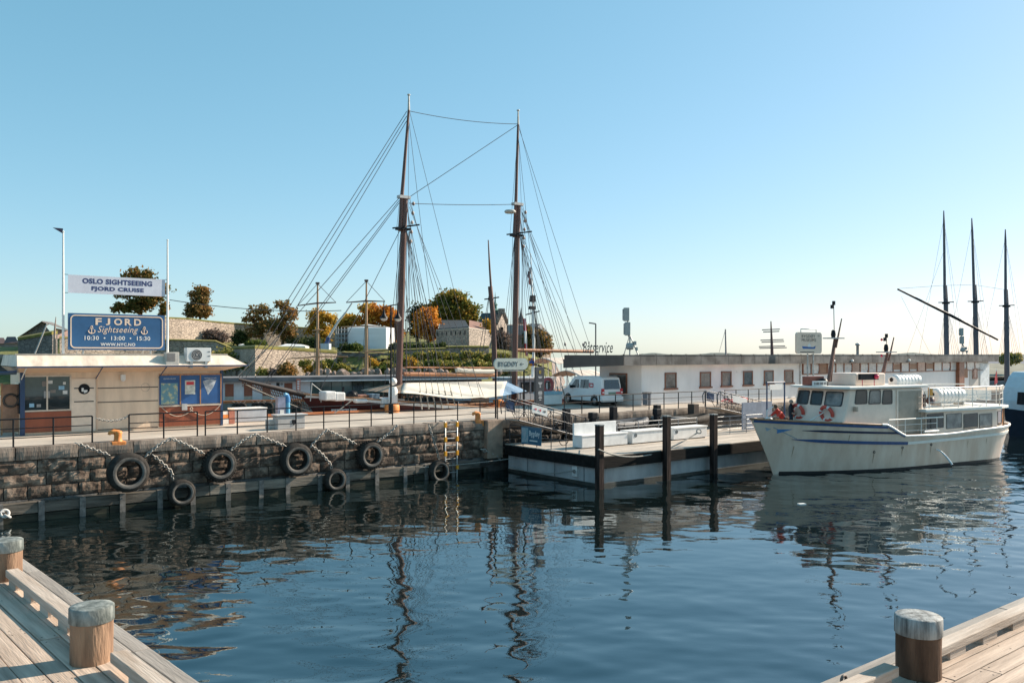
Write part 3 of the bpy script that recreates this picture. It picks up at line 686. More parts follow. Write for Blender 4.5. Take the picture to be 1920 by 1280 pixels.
m = MB(); m.bx(-wd/2, wd/2, 0, .6, 0, .62); m.build('body', gr, t, bev=.015); m = MB(); m.bx(-wd/2-.06, wd/2+.12, -.05, .65, .62, .67); m.build('lid', M('lid_grey',(.55,.54,.52),.5), t); m = MB(); m.bx(.02,.2,-.02,0,.24,.42); m.bx(.08,.14,-.03,0,.18,.26); m.build('padlock', blackm, t)
s0, s1 = S(505,1.7), S(521,1.7); m = MB(); wd = s1-s0; m.bx(-wd/2, wd/2, 0, .5, 0, .42); tag(m.build('concrete_block', M('block_pale', (.52,.49,.45), .8, var=.15, scale=2), loc=PF((s0+s1)/2,1.7,QZ), rz=TH, bev=.02), 'pale square block against the left side of the grey cabinet', 'block')
s = S(536, 3.4); t = thing('fuel_pump', 'blue and grey pump station with a round blue pipe bend', 'pump', PF(s, 3.4, QZ), TH); bp_ = M('pump_blue', (.05,.21,.45), .4, var=.2, scale=3); hz = SZ(536, 742, 3.4)[1]-QZ
m = MB(); m.bx(-.4,-.02,0,.3,0,hz-.05); m.build('cabinet', M('pump_panel', (.22,.24,.33), .5, var=.3, scale=2), t); m = MB(); m.bx(-.3,-.1,-.012,-.002,.55,.75); m.bx(-.34,-.06,-.012,-.002,.2,.34); m.build('notice', white, t)
m = MB(); m.tube([(.14,.12,0),(.14,.12,hz-.15),(.10,.12,hz+.02),(-.02,.12,hz+.06)], .115, 10); m.build('pipe', M('pump_pipe', (.10,.34,.52), .4), t); m = MB(); m.tube([(.14,.12,hz-.3),(.13,.12,hz-.08),(.06,.12,hz+.06)], .135, 10); m.build('pipe_bend', bp_, t)
s0, s1 = S(440,6.6), S(500,6.6); t = thing('pontoon_box', 'long light grey box lying on the far side of the pier', 'box', PF((s0+s1)/2, 6.6, QZ), TH); wd = s1-s0
m = MB(); m.bx(-wd/2, wd/2, 0, .9, 0, .62); m.build('body', M('box_palegrey', (.45,.47,.5), .6, var=.15, scale=1.2), t, bev=.03); m = MB(); m.bx(-wd/2-.03, wd/2+.03, -.03, .93, .62, .70); m.build('lid', white, t, bev=.015)
s = S(428, 5.9); t = thing('parcel_crate', 'small red and white crate stack at the kiosk corner', 'crate', PF(s, 5.9, QZ), TH)
m = MB(); m.bx(-.28,.02,0,.4,0,.28); m.bx(-.26,.0,.02,.38,.47,.65); m.build('box', white, t); m = MB(); m.bx(.04,.32,0,.4,0,.66); m.build('side_box', M('faded_red', (.42,.16,.11), .6), t); m = MB(); m.bx(-.27,.01,.01,.39,.29,.46); m.build('lid', M('orange_paint', (.7,.2,.04)), t)
# ---------------------------------------------------------------- landing pontoon
FZ = 1.45; FS0, FS1, FT0, FT1 = 22.85, 47.5, -7.4, -.35
pont = M('pontoon_concrete', (.42,.40,.39), .8, var=.4, scale=.7, stretch=(1,1,.35), bump=.3, bscale=9, col2=(.46,.45,.44))
tarred = M('tarred_timber', (.014,.012,.011), .85, var=.5, scale=1.5, stretch=(.3,3,3), bump=.4, spec=.15)
deckm = M('pontoon_deck', (.44,.38,.32), .85, var=.25, scale=1.2, stretch=(.5,4,4), rand=.15)
flt = thing('landing_pontoon', 'concrete landing pontoon with dark timber edges and weathered deck', 'pontoon', PF(FS0, FT0, 0), TH); fw, fd = FS1-FS0, FT1-FT0
m = MB(); m.bx(.12, fw-.12, .12, fd-.12, -1.2, 1.0); m.build('concrete_body', pont, flt, bev=.02)
m = MB(); m.bx(.105, fw-.105, .105, fd-.105, -1.2, .15); m.build('waterline_band', M('wet_concrete', (.035,.036,.03), .6, var=.5, scale=1.5), flt)
for args in ((-.06, fw+.06, -.10, .22), (-.06, fw+.06, fd-.22, fd)):
    m = MB(); m.bx(args[0], args[1], args[2], args[3], .86, FZ-.05); m.build('edge_beam', tarred, flt, bev=.02)
for x in (-.06, fw-.2):
    m = MB(); m.bx(x, x+.26, .22, fd-.22, .865, FZ-.05); m.build('edge_beam', tarred, flt, bev=.02)
rr = random.Random(9); y = -.08
while y < fd-.05:
    x = -.05
    while x < fw:
        L = min(rr.choice((4.2,4.8,5.4)), fw+.05-x); m = MB(); m.box((0,0,0), (L-.012, .285, .045)); o = m.build('deck_board', deckm, flt); o.location = (x+L/2, y+.145, FZ-.022+rr.uniform(-.004,.004)); x += L
    y += .296
for x in (1.1, 3.2, 5.3):                        # pour joints in the concrete ends
    m = MB(); m.bx(.10, .125, x, x+.05, .17, .87); m.build('joint', M('joint_dark',(.16,.16,.16)), flt)
yy = 7.4-(-ST(1077, 860, .8)[1]+0) if False else 1.55
m = MB(); m.bx(.05,.12, yy, yy+.36, .32, .82); pl_ = m.build('mooring_plate', M('plate_white', (.62,.60,.57), .5, var=.3, scale=4), flt, bev=.01); m = MB(); m.ring((.03,yy+.18,.57), .07, .02, M4=Matrix.Rotation(R(90),3,'Y'), n=12, k=5); m.build('ring', M('rusty_iron',(.12,.07,.05)), pl_)
def post(u, vtop, t, label, wd=.30, zb=-1.0, cap=True, mat=None):
    s = S(u, t); Y = Yst(s, t); z1 = Z(vtop, Y); o = thing('mooring_post', label, 'post', PF(s, t, 0), TH, 'square timber posts of the landing pontoon')
    m = MB(); m.bx(-wd/2, wd/2, -wd/2, wd/2, zb, z1); m.build('timber', mat or M('post_timber', (.022,.016,.014), .85, var=.5, scale=2, stretch=(3,3,.4), bump=.4, col2=(.07,.045,.038), spec=.15), o, bev=.015)
    if cap: m = MB(); m.bx(-wd/2-.012, wd/2+.012, -wd/2-.012, wd/2+.012, z1-.02, z1+.04); m.build('cap', zinc, o, bev=.01)
    return o
post(1124, 797, -7.68, 'dark square post with pale cap at the near corner of the pontoon')
post(1250, 780, -7.68, 'dark square post with pale cap in the middle of the pontoon front edge')
post(1338, 777, -7.68, 'dark square post with pale cap beside the ferry bow')
for u, v in ((1062,766),(1150,762),(1232,759)): post(u, v, -.62, {1062:'dark post behind the first gangway at the pontoon back',1150:'dark post behind the white bench at the pontoon back',1232:'dark post behind the middle white box at the pontoon back'}[u], .34, .2, False, blackm)
post(1300, 757, -.62, 'brown and black square post at the pontoon back below the office windows', .5, .2, False, M('post_brown', (.20,.11,.07), .7, var=.6, scale=1.5, col2=(.06,.05,.045)))
# white bench and two locker boxes
wbox = M('white_locker', (.74,.73,.71), .5, var=.10, scale=2, bump=.05)
t = thing('white_bench', 'white box bench with high backrest on the pontoon', 'bench', PF(24.25, -4.75, FZ), TH)
m = MB(); m.bx(0,3.2,0,.62,.04,.60); m.build('seat_box', wbox, t, bev=.02); m = MB(); m.bx(-.03,3.23,-.03,.62,.60,.66); m.build('seat', wbox, t, bev=.015); m = MB(); m.bx(.02,3.0,.62,.72,.04,1.22); m.build('backrest', wbox, t, bev=.02); m = MB(); m.bx(.02,.06,.1,.5,0,.04); m.bx(3.1,3.16,.1,.5,0,.04); m.build('foot', tarred, t)
for a, b, lab in ((27.75, 30.35, 'long white locker box with round emblem in the middle of the pontoon'), (30.95, 33.75, 'white locker box with round emblem nearest the ferry')):
    t = thing('locker_box', lab, 'box', PF(a, -4.8, FZ), TH); L = b-a
    m = MB(); m.bx(0,L,0,.8,.05,.62); m.build('body', wbox, t, bev=.015); m = MB(); m.bx(-.04,L+.04,-.04,.84,.62,.69); m.build('lid', wbox, t, bev=.012)
    m = MB(); m.ring((.25,-.006,.46), .09, .014, M4=Mx, n=16, k=4); m.tube([(.18,-.008,.40),(.32,-.008,.52)], .012, 4); m.tube([(.32,-.008,.40),(.18,-.008,.52)], .012, 4); m.build('emblem', blackm, t)
    m = MB(); m.bx(.1,.2,.05,.7,0,.05); m.bx(L-.2,L-.1,.05,.7,0,.05); m.build('foot', tarred, t)
# tubular railings
pipe = M('dark_pipe', (.05,.055,.065), .4, .4, var=.2, scale=4)
def pipe_rail(p0, p1, n, h, rails, label, mat, r=.022, loop=False):
    o = thing('pipe_railing', label, 'railing', p0, 0, 'pipe railings on the pontoon'); p0, p1 = Vector(p0), Vector(p1); d = p1-p0
    for i in range(n+1):
        q = d*i/n; m = MB(); m.tube([q, q+Vector((0,0,h))], r, 6); m.build('post', mat, o)
    for z in rails: m = MB(); m.tube([Vector((0,0,z)), d+Vector((0,0,z))], r, 6); m.build('rail', mat, o)
    return o
gpipe = M('grey_pipe', (.25,.26,.27), .4, .5, var=.2, scale=4)
pipe_rail(PF(FS0+.12, -.6, FZ), PF(FS0+.12, -5.0, FZ), 4, 1.0, (.5,1.0), 'pipe railing along the end of the pontoon carrying the Bygdøy sign', pipe)
pipe_rail(PF(FS0+.3, -6.9, FZ), PF(FS0+1.9, -5.2, FZ), 1, 1.15, (.55,1.15), 'short pipe railing in front of the left end of the white bench', pipe)
pipe_rail(PF(27.9, -3.55, FZ), PF(34.4, -3.55, FZ), 4, 1.02, (.3,.54,.78,1.02), 'long grey pipe railing behind the two white locker boxes', gpipe)
pipe_rail(PF(34.9, -4.3, FZ), PF(39.6, -4.3, FZ), 3, 1.05, (.3,.55,.8,1.05), 'grey pipe railing on the pontoon beside the ferry bow', gpipe)
# Bygdoy sign on the end railing
p = PF(FS0-.02, -2.55, FZ); t = thing('railing_sign', 'small blue Bygdøy sign with a white picture hung on the pontoon railing', 'sign', p, TH-R(90))
m = MB(); m.bx(-.78,.78,-.03,0,.12,1.0); m.build('board', M('sign_teal', (.04,.13,.20), .4, var=.1), t); m = MB(); m.bx(-.74,-.22,-.04,-.03,.2,.95); m.build('picture', M('sign_photo', (.5,.58,.62), .5, var=.3, scale=5, col2=(.2,.35,.4), lo=.5, hi=.55), t)
text('lettering', 'Bygdøy', .82, .36, white, t, (.27,-.032,.66), bold=.01); m = MB(); m.bx(-.12,.5,-.034,-.03,.3,.36); m.build('line', white, t)
# gangways
def gangway(s0, s1, t0, wd, label, plate):
    o = thing('gangway', label, 'gangway', PF(s0, t0, QZ), TH, 'gangways down to the landing pontoon'); L = s1-s0; dz = FZ+.06-QZ
    def P(x, y, z): return Vector((x, y, dz*x/L+z))
    m = MB()
    for a, b in ((0, .33), (.335, .665), (.67, 1)): 
        m.add([P(a*L,0,.06),P(b*L,0,.06),P(b*L,wd,.06),P(a*L,wd,.06),P(a*L,0,0),P(b*L,0,0),P(b*L,wd,0),P(a*L,wd,0)], [(0,1,2,3),(7,6,5,4),(0,4,5,1),(2,6,7,3),(1,5,6,2),(3,7,4,0)])
    m.build('walkway', deckm, o)
    for y in (0, wd):
        m = MB(); top = [P(-.25,y,.25),P(-.32,y,.75),P(-.15,y,1.05),P(.1,y,1.12)]+[P(x,y,1.12) for x in np.linspace(.3,L,6)]+[P(L,y,.05)]
        m.tube(top, .032, 6); m.tube([P(0,y,.58),P(L,y,.58)], .02, 5); m.tube([P(0,y,.03),P(L,y,.03)], .04, 5); n = 6
        for i in range(n):
            a, b = L*i/n, L*(i+1)/n; m.tube([P(a,y,0),P(a,y,1.12)], .02, 5); m.tube([P(a if i%2 else b,y,.03),P(b if i%2 else a,y,1.1)], .018, 5)
        m.build('side_rail', pipe, o)
    if plate:
        m = MB(); a, b = L*.18, L*.40; y = -.05
        m.add([P(a,y,.62),P(b,y,.62),P(b,y,1.05),P(a,y,1.05),P(a,y+.02,.62),P(b,y+.02,.62),P(b,y+.02,1.05),P(a,y+.02,1.05)], [(0,1,2,3),(7,6,5,4),(0,4,5,1),(2,6,7,3),(1,5,6,2),(3,7,4,0)]); pt_ = m.build('sign_plate', white, o)
        if plate == 2:
            for k in range(3):
                x = lerp(a, b, .2+.3*k); c = P(x,y-.008,.84); m = MB(); m.bar(c+Vector((-.08,0,.015)), c+Vector((.06,0,-.01)), .012, .04); m.add([c+Vector((.02,-.004,.08)),c+Vector((.1,-.004,-.01)),c+Vector((.02,-.004,-.1))], [(0,2,1)]); m.build('arrow', M('arrow_red',(.55,.03,.06)) if k < 2 else blackm, pt_)
        m = MB(); a, b = L*.02, L*.13; m.add([P(a,wd+.05,.5),P(b,wd+.05,.5),P(b,wd+.05,1.05),P(a,wd+.05,1.05),P(a,wd+.03,.5),P(b,wd+.03,.5),P(b,wd+.03,1.05),P(a,wd+.03,1.05)], [(0,1,2,3),(7,6,5,4),(0,4,5,1),(2,6,7,3),(1,5,6,2),(3,7,4,0)]); m.build('dark_plate', navy, o)
    return o
gangway(22.9, 27.6, -1.45, 1.15, 'dark pipe gangway with three arrow plate at the pontoon end', 2)
gangway(S(1340,-1.3), S(1340,-1.3)+6.6, -1.75, 1.15, 'dark pipe gangway with blank white plate near the ferry bow', 1)
# draped mooring rope and thin wall ropes
rope = M('mooring_rope', (.30,.28,.25), .9, var=.3, scale=20)
p0, p1 = WP(1122,842,-7.95), WP(1306,812,-7.0); m = MB(); pts = []
for i in range(17):
    k = i/16; q = p0.lerp(p1, k); q.z += -1.0*k*(1-k)*3.2*(1-k*.35); pts.append(q)
m.tube(pts, .035, 6); m.ring(p1+Vector((.12,0,.1)), .12, .03, M4=Matrix.Rotation(R(60),3,'X'), n=12, k=5)
tag(m.build('mooring_rope', rope, loc=p0, world=True), 'thick grey rope sagging in front of the pontoon from the corner post', 'rope')
p0, p1 = PF(FS0-.05,-5.7,.62), PF(FS0-.1,-.9,.3); m = MB(); m.tube(sag(p0,p1,.22), .025, 5); tag(m.build('mooring_rope', rope, loc=p0, world=True), 'slack rope running from the white plate along the pontoon end', 'rope')
p0, p1 = PF(17.6,-.35,.62), PF(22.9,-1.2,.78); m = MB(); m.tube(sag(p0,p1,.05), .022, 5); tag(m.build('mooring_rope', rope, loc=p0, world=True), 'thin taut rope from the quay beams to the pontoon corner', 'rope')
# dinghies and dark clutter lying between pontoon and quay
def rib(s, t, z, L, label, mt, seat):
    o = thing('inflatable_boat', label, 'dinghy', PF(s, t, z), TH); m = MB()
    pts = [(0,-.6,.3),(L*.6,-.62,.3),(L*.85,-.4,.38),(L,0,.45),(L*.85,.4,.38),(L*.6,.62,.3),(0,.6,.3)]; m.tube(pts, [.2,.24,.24,.22,.24,.24,.2], 10); m.build('tube', mt, o)
    m = MB(); m.add([(0,-.6,.15),(L*.6,-.6,.15),(L*.9,0,.25),(L*.6,.6,.15),(0,.6,.15)], [(0,1,2,3,4)]); m.add([(0,-.6,.1),(L*.6,-.6,.1),(L*.9,0,.1),(L*.6,.6,.1),(0,.6,.1)], [(4,3,2,1,0)]); m.build('floor', tarred, o)
    m = MB(); m.bx(.02,.12,-.6,.6,.1,.62); m.build('transom', seat, o); m = MB(); m.bx(-.3,.02,-.14,.14,.2,1.05); m.bx(-.34,.1,-.18,.18,.75,1.1); m.build('outboard_motor', blackm, o, bev=.04)
    m = MB(); m.bx(L*.35,L*.5,-.55,.55,.42,.5); m.build('seat', seat, o)
    for x in (L*.2, L*.6): m = MB(); m.bx(x-.06,x+.06,-.6,.6,FZ-z,.1); m.build('cradle', tarred, o)
    return o
rib(33.4, -1.5, FZ+.38, 4.6, 'black inflatable boat with outboard lying behind the pontoon railing', rubber, M('seat_grey',(.2,.2,.2)))
rib(28.2, -1.5, FZ+.38, 4.2, 'dark inflatable boat lying behind the white locker boxes', M('dark_rubber',(.04,.045,.055),.6), M('seat_grey',(.2,.2,.2)))
rr = random.Random(4)
redk = M('kayak_red', (.62,.05,.07), .35, var=.1)
for i in range(2):
    s = S(1352+22*i, 1.2); o = thing('kayak', ['red and white kayak lying on the pier behind the second gangway, left', 'red and white kayak lying on the pier behind the second gangway, right'][i], 'kayak', PF(s, 1.2+.9*i, QZ+.02), TH+.1)
    m = MB(); rows = []
    for k in range(13):
        x = 3.6*k/12; w_ = .36*math.sin(math.pi*min(max(k/12,.02),.98))**.7; rows.append([(x, w_*math.cos(a), .22+.2*(1-.4*abs(k/6-1))*math.sin(a)*w_/.36) for a in np.linspace(0,2*math.pi,11)[:-1]])
    m.grid(rows, close=True); m.build('hull', redk, o); m = MB(); m.ring((1.8,0,.40), .3, .035, n=16, k=5); m.build('cockpit_rim', white, o); m = MB(); m.bx(.7,1.2,-.24,.24,.36,.41); m.build('deck_panel', white, o)
pr = bpy.data.objects
o = bike = thing('bicycle', 'dark bicycle behind the white bench backrest', 'bicycle', PF(26.2,-3.2,FZ), TH, 'bicycles parked on the pontoon'); m = MB()
for k, x in enumerate((0, 1.05)): w_ = MB(); w_.ring((x,0,.34), .33, .022, M4=Mx, n=22, k=5); w_.build('wheel', rubber, o)
m.tube([(0,0,.34),(.38,0,.85),(.95,0,.82),(1.05,0,.34)], .02, 5); m.tube([(.42,0,.3),(.38,0,.95)], .02, 5); m.tube([(.42,0,.3),(.95,0,.82)], .02, 5); m.tube([(0,0,.34),(.42,0,.3)], .016, 5); m.build('frame', blackm, o)
m = MB(); m.box((.36,0,.98), (.24,.12,.06)); m.build('saddle', rubber, o); m = MB(); m.tube([(.92,0,.8),(.93,0,1.02),(.9,-.25,1.04)], .016, 5); m.tube([(.93,0,1.02),(.9,.25,1.04)], .016, 5); m.build('handlebar', gpipe, o)
for (s_, t_, a_, lab) in ((28.3,-2.9,.12,'dark bicycle parked behind the left end of the middle white box'),(29.7,-2.8,-.1,'dark bicycle parked behind the right end of the middle white box'),(31.6,-2.9,.15,'dark bicycle parked behind the white box nearest the ferry'),(24.6,-3.0,.05,'dark bicycle parked at the foot of the first gangway')):
    c = dup(bike); c.location = PF(s_, t_, FZ); c.rotation_euler.z = TH+a_; c['label'] = lab
# litter bin by the office wall, signs on the pier
s = S(1213, 3.2); t = thing('litter_bin', 'slim grey litter bin against the white office wall', 'bin', PF(s, 3.2, QZ), TH); hz = SZ(1213, 735, 3.2)[1]-QZ
m = MB(); m.bx(-.2,.2,-.2,.2,.05,hz*.9); m.build('body', M('bin_grey',(.16,.18,.21),.5), t, bev=.02); m = MB(); m.bx(-.23,.23,-.23,.23,hz*.9,hz); m.build('lid', blackm, t, bev=.02)
st2 = .75; s0, s1 = S(926, st2), S(989, st2); Ym = Yst((s0+s1)/2, st2); z0, z1 = Z(693, Ym), Z(671.5, Ym); t = thing('direction_sign', 'pale rounded BYGDØY sign on two dark posts at the gangway head', 'sign', PF((s0+s1)/2, st2, QZ), TH); wd = s1-s0
sgr = M('sign_palegreen', (.40,.45,.42), .5, var=.08); m = MB(); m.prism(rrect(-wd/2, wd/2, z0-QZ, z1-QZ, (z1-z0)*.48, 5), lambda a,b,d: (a,d,b), -.05, .05); m.build('board', sgr, t)
text('lettering', 'BYGDØY', wd*.58, (z1-z0)*.42, M('sign_ink',(.03,.05,.07)), t, (-wd*.10,-.055,(z0+z1)/2-QZ), bold=.0); m = MB(); z = (z0+z1)/2-QZ; x = wd*.32; m.bar((x-.13,-.058,z),(x+.13,-.058,z),.008,.02); m.bar((x-.13,-.058,z),(x-.03,-.058,z+.08),.008,.02); m.bar((x-.13,-.058,z),(x-.03,-.058,z-.08),.008,.02); m.build('arrow', M('sign_ink',(.03,.05,.07)), t)
for x in (-wd*.42, wd*.42): m = MB(); m.tube([(x,.08,0),(x,.08,z0-QZ+.1)], .05, 8); m.build('post', blackm, t)
m = MB(); m.tube([(-wd*.42,.08,z0-QZ-.06),(wd*.42,.08,z0-QZ-.06)], .025, 5); m.build('crossbar', white, t)
s0, s1 = S(1005, .6), S(1020.5, .6); Ym = Yst(s0, .6); z1 = Z(688, Ym); t = thing('information_pillar', 'tall dark information pillar with pale print beside the van', 'sign', PF((s0+s1)/2, .6, QZ), TH); wd = s1-s0; hz = z1-QZ
m = MB(); m.bx(-wd/2, wd/2, 0, .16, 0, hz); m.build('slab', M('pillar_dark', (.045,.05,.058), .4, var=.1), t, bev=.01)
m = MB(); frame_ring(m, -.07, .05, hz-.36, hz-.2, .01, .022, -.012, 0); m.build('yellow_frame_mark', M('mark_yellow',(.75,.5,.03)), t)
m = MB()
for z, w_ in ((.52,.3),(.58,.2),(.85,.3),(.92,.2),(1.0,.1),(1.08,.1),(1.35,.25),(1.42,.3),(1.5,.26),(1.62,.2),(1.7,.24),(1.8,.14)): m.bx(-w_/2, w_/2, -.008, .0, hz-z-.045, hz-z)
m.build('print', M('print_grey',(.5,.5,.5)), t)['kind'] = 'stuff'
# gate frame with small white sign at the pontoon by the ferry
p = PF(S(1438,-4.9), -4.9, FZ); L = 3.0; t = thing('gate_frame', 'tall dark pipe gate with a small white sign above the ferry bow', 'gate', p, TH); Y = Yst(S(1438,-4.9),-4.9); hz = Z(717, Y)-FZ; wd = S(1471,-4.9)-S(1438,-4.9)
for x in (0, wd): m = MB(); m.tube([(x,0,0),(x,0,hz)], .045, 6); m.build('post', navy, t)
m = MB(); m.tube([(0,0,hz),(wd,0,hz)], .045, 6); m.build('crossbar', navy, t); m = MB(); m.bx(.25,wd-.25,-.03,.0,hz-.45,hz-.12); m.build('sign_plate', white, t)
m = MB(); m.bx(-.9, wd+.3, .5, .56, .1, 1.75); tag(m.build('wind_screen', M('screen_bluegrey', (.22,.26,.33), .3, var=.15), loc=PF(S(1438,-4.9), -4.3, FZ), rz=TH), 'blue-grey windscreen panel with pale top edge behind the ferry bow', 'screen')
# ---------------------------------------------------------------- hull helper
def make_hull(xd0, xd1, xw0, xw1, hd, hw, zdeck, zb=-.5, bow=.40, stern=.16, flare=1.3, rake=1.15, full=2.2, smin=0.0):
    def half(p, h, bw, st):
        f = 1.0
        if p < bw: f = 1-(1-p/bw)**full
        if p > 1-st: f = min(f, smin+(1-smin)*math.sqrt(max(0, 1-((p-1+st)/st)**2)))
        return max(h*f, .015)
    def surf(p, z, side=-1, off=0.0):
        zd = zdeck(p); k = max(0, min(1, (z-zb)/(zd-zb))); xw = lerp(xw0, xw1, p); xd = lerp(xd0, xd1, p)
        y = lerp(half(p, hw, bow*1.25, stern*1.1), half(p, hd, bow, stern), k**flare)
        return Vector((lerp(xw, xd, k**rake), side*(y+off), z))
    def x2p(x, z):
        a, b = 0.0, 1.0
        for _ in range(24):
            c = (a+b)/2
            if surf(c, z).x < x: a = c
            else: b = c
        return (a+b)/2
    def mesh(n=44, nk=11, split=None):
        m = MB(); ps = [.5*(1-math.cos(math.pi*i/n))*.35+i/n*.65 for i in range(n+1)]
        ps = [p/ps[-1] for p in ps]
        for side in (-1, 1):
            rows = [[surf(p, lerp(zb, zdeck(p), k/nk), side) for p in ps] for k in range(nk+1)]
            if side == 1: rows = [r[::-1] for r in rows]
            m.grid(rows)
        return m, ps
    def deck(ps, dz):
        m = MB(); m.grid([[surf(p, zdeck(p)-dz, s) * 1 for p in ps] for s in (-1, 1)], smooth=False); return m
    def strip(x0, x1, z0f, z1f, off=.02, side=-1, n=24):
        m = MB(); rows = [[], []]
        for i in range(n+1):
            x = lerp(x0, x1, i/n)
            for r, zf in ((0, z0f), (1, z1f)):
                z = zf(i/n) if callable(zf) else zf; rows[r].append(surf(x2p(x, z), z, side, off))
        inner = [[Vector((q.x, q.y+side*-(off+.02), q.z)) for q in r] for r in rows]
        if side > 0: rows = [r[::-1] for r in rows]; inner = [r[::-1] for r in inner]
        m.grid([inner[0], rows[0], rows[1], inner[1]], smooth=False); return m
    return surf, x2p, mesh, deck, strip
def piece(f, n=1): return f

# ---------------------------------------------------------------- ferry
BT = math.atan2(.479, .878); BX0, BY0 = 13.5, 43.8
def BF(x, y, z=0): return Vector((BX0+.878*x-.479*y, BY0+.479*x+.878*y, z))
def BXU(u, y):
    k = (u-960)/FPX; return (k*(BY0+.878*y)-BX0+.479*y)/(.878-.479*k)
def BZ(u, v, y): x = BXU(u, y); return x, Z(v, BY0+.479*x+.878*y)
hullw = M('ferry_hull', (.72,.505,.375), .38, var=.13, scale=1.1, stretch=(1.3,1,.35), bump=.05, bscale=3, col2=(.76,.595,.475))
ferryw = M('ferry_cream', (.84,.665,.54), .42, var=.07, scale=1.5)
ferryr = M('ferry_roof_white', (.78,.74,.68), .45, var=.06, scale=2)
fblue = M('ferry_blue', (.03,.075,.20), .4, var=.15)
rubb = M('black_gasket', (.02,.02,.022), .5)
bred = M('lifebuoy_red', (.62,.09,.06), .5, var=.12, scale=4)
ftan = M('ferry_tan', (.40,.32,.25), .5, var=.1)
bglass = M('ferry_glass', (.022,.025,.027), .02, var=.3, scale=.8, spec=.5, col2=(.045,.047,.047))
wteak = M('teak', (.33,.17,.085), .5, var=.25, scale=3)
ferry = thing('ferry_boat', 'cream passenger ferry with blue stripes and wheelhouse moored beside the pontoon', 'ferry', BF(0,0,0), BT)
def fz(p):
    x = lerp(-1.7, 18.2, p)
    if x < 5.6: return lerp(2.87, 2.44, (x+1.7)/7.3)+.0
    if x < 6.95: return lerp(2.44, 1.80, (x-5.6)/1.35)
    return 1.80-.06*math.sin(math.pi*min(1,(x-6.95)/6))+.22*max(0,(x-10)/8.2)**1.6
surf, x2p, hmesh, hdeck, strip = make_hull(-1.7, 18.2, 0.05, 17.3, 2.38, 2.1, fz, -.6, .40, .17, 1.25, 1.2, 2.0, .10)
m, ps = hmesh(64, 12); m.build('hull', hullw, ferry)
m = MB(); rows = [[], []]
for p in ps:
    x = lerp(-1.7, 18.2, p); zz = 1.92 if x < 6.3 else fz(p)-.06
    for k, sd in ((0,-1),(1,1)): q_ = surf(p, zz, sd); rows[k].append((q_.x, q_.y*.985, zz))
m.grid(rows, smooth=False); m.build('deck', M('ferry_deck', (.30,.30,.29), .8), ferry)
for sd in (-1, 1):
    strip(-1.55, 5.62, lambda f: fz(x2p(lerp(-1.55,5.62,f),2.5))-.17, lambda f: fz(x2p(lerp(-1.55,5.62,f),2.5))-.03, .03, sd, 30).build('gunwale_stripe', fblue, ferry)
    strip(.75, 6.7, lambda f: lerp(2.27,1.98,f)-.055*min(1,f*5+.15), lambda f: lerp(2.27,1.98,f)+.055*min(1,f*5+.15), .022, sd).build('stripe', M('stripe_navy', (.012,.02,.06), .4), ferry)
    strip(.35, 7.2, lambda f: lerp(1.82,1.42,f**.8)-.075*min(1,f*5+.1), lambda f: lerp(1.82,1.42,f**.8)+.075*min(1,f*5+.1), .05, sd).build('rubbing_stripe', fblue, ferry)
    strip(7.2, 17.7, lambda f: lerp(1.42,1.62,f**1.5)-.07, lambda f: lerp(1.42,1.62,f**1.5)+.07, .06, sd, 30).build('rubbing_strake', ferryr, ferry)
    strip(.1, 17.2, -.25, .13, .012, sd, 30).build('boot_top', M('antifouling', (.02,.016,.015), .6), ferry)
    m = MB(); pp = [surf(x2p(x, 2.0), fz(x2p(x, 2.0)), sd) for x in np.linspace(-1.6, 17.9, 50)]; m.tube([q_+Vector((0,0,.01)) for q_ in pp], .055, 6); m.build('gunwale_rail', wteak if sd else wteak, ferry)
    m = MB(); m.tube([surf(x2p(x, 1.8), fz(x2p(x, 1.8)), sd)+Vector((0,0,.02)) for x in np.linspace(5.4, 17.9, 40)], .07, 6); m.build('deck_edge_rail', ferryr, ferry)
# slanted blue edge of the bulwark
a = surf(x2p(5.6,2.2), 2.42, -1, .03); b = surf(x2p(6.95,1.7), 1.80, -1, .03); m = MB(); m.bar(a, b, .05, .10); m.bar(surf(x2p(3.4,2.3),2.52,-1,.02), a, .04, .06); m.build('bulwark_edge', fblue, ferry)
# pennant emblem on the bow
def onhull(pts, mat, nm):
    m = MB(); q_ = [surf(x2p(x, z), z, -1, .014) for x, z in pts]; m.add(q_, [tuple(range(len(q_)))]); return m.build(nm, mat, ferry)
lb = M('emblem_blue', (.08,.22,.45), .5)
onhull([(-.62,2.42),(-.60,2.46),(.62,1.30-.0+.55),(.60,1.82)], M('emblem_grey', (.3,.33,.36), .5), 'emblem_staff')
onhull([(-.42,2.34),(-.38,2.12),(.30,2.34)], lb, 'emblem_pennant'); onhull([(-.98,2.44),(-.86,2.24),(-.70,2.36)], M('emblem_pale', (.35,.42,.5), .5), 'emblem_pennant')
for x, z in ((5.0,1.05),(9.2,1.25),(6.9,1.2)):
    q_ = surf(x2p(x,z), z, -1, .01); m = MB(); m.ring(q_, .06, .02, M4=Matrix.Rotation(R(90),3,'X'), n=12, k=5); m.build('drain_hole', rubb, ferry)
rust = M('rust_stain', (.40,.27,.17), .6, var=.3, scale=5)
for x, z, h in ((5.0,1.0,.55),(9.2,1.2,.5),(6.9,1.15,.4),(3.3,2.05,.5),(12.4,1.35,.45),(14.1,1.4,.35),(.55,1.5,.6)): onhull([(x-.025,z-.05),(x+.03,z-.05),(x+.012,z-h),(x-.004,z-h)], rust, 'rust_streak')
q_ = surf(x2p(9.7,.9), .95, -1, .0); m = MB(); m.tube([q_+Vector((.02*i+.03*i, -.05*i-.004*i*i, .0-.012*i*i)) for i in range(9)], [.028+.004*i for i in range(9)], 6); m.build('water_jet', M('white_water', (.75,.78,.8), .25, var=.2, scale=8), ferry)
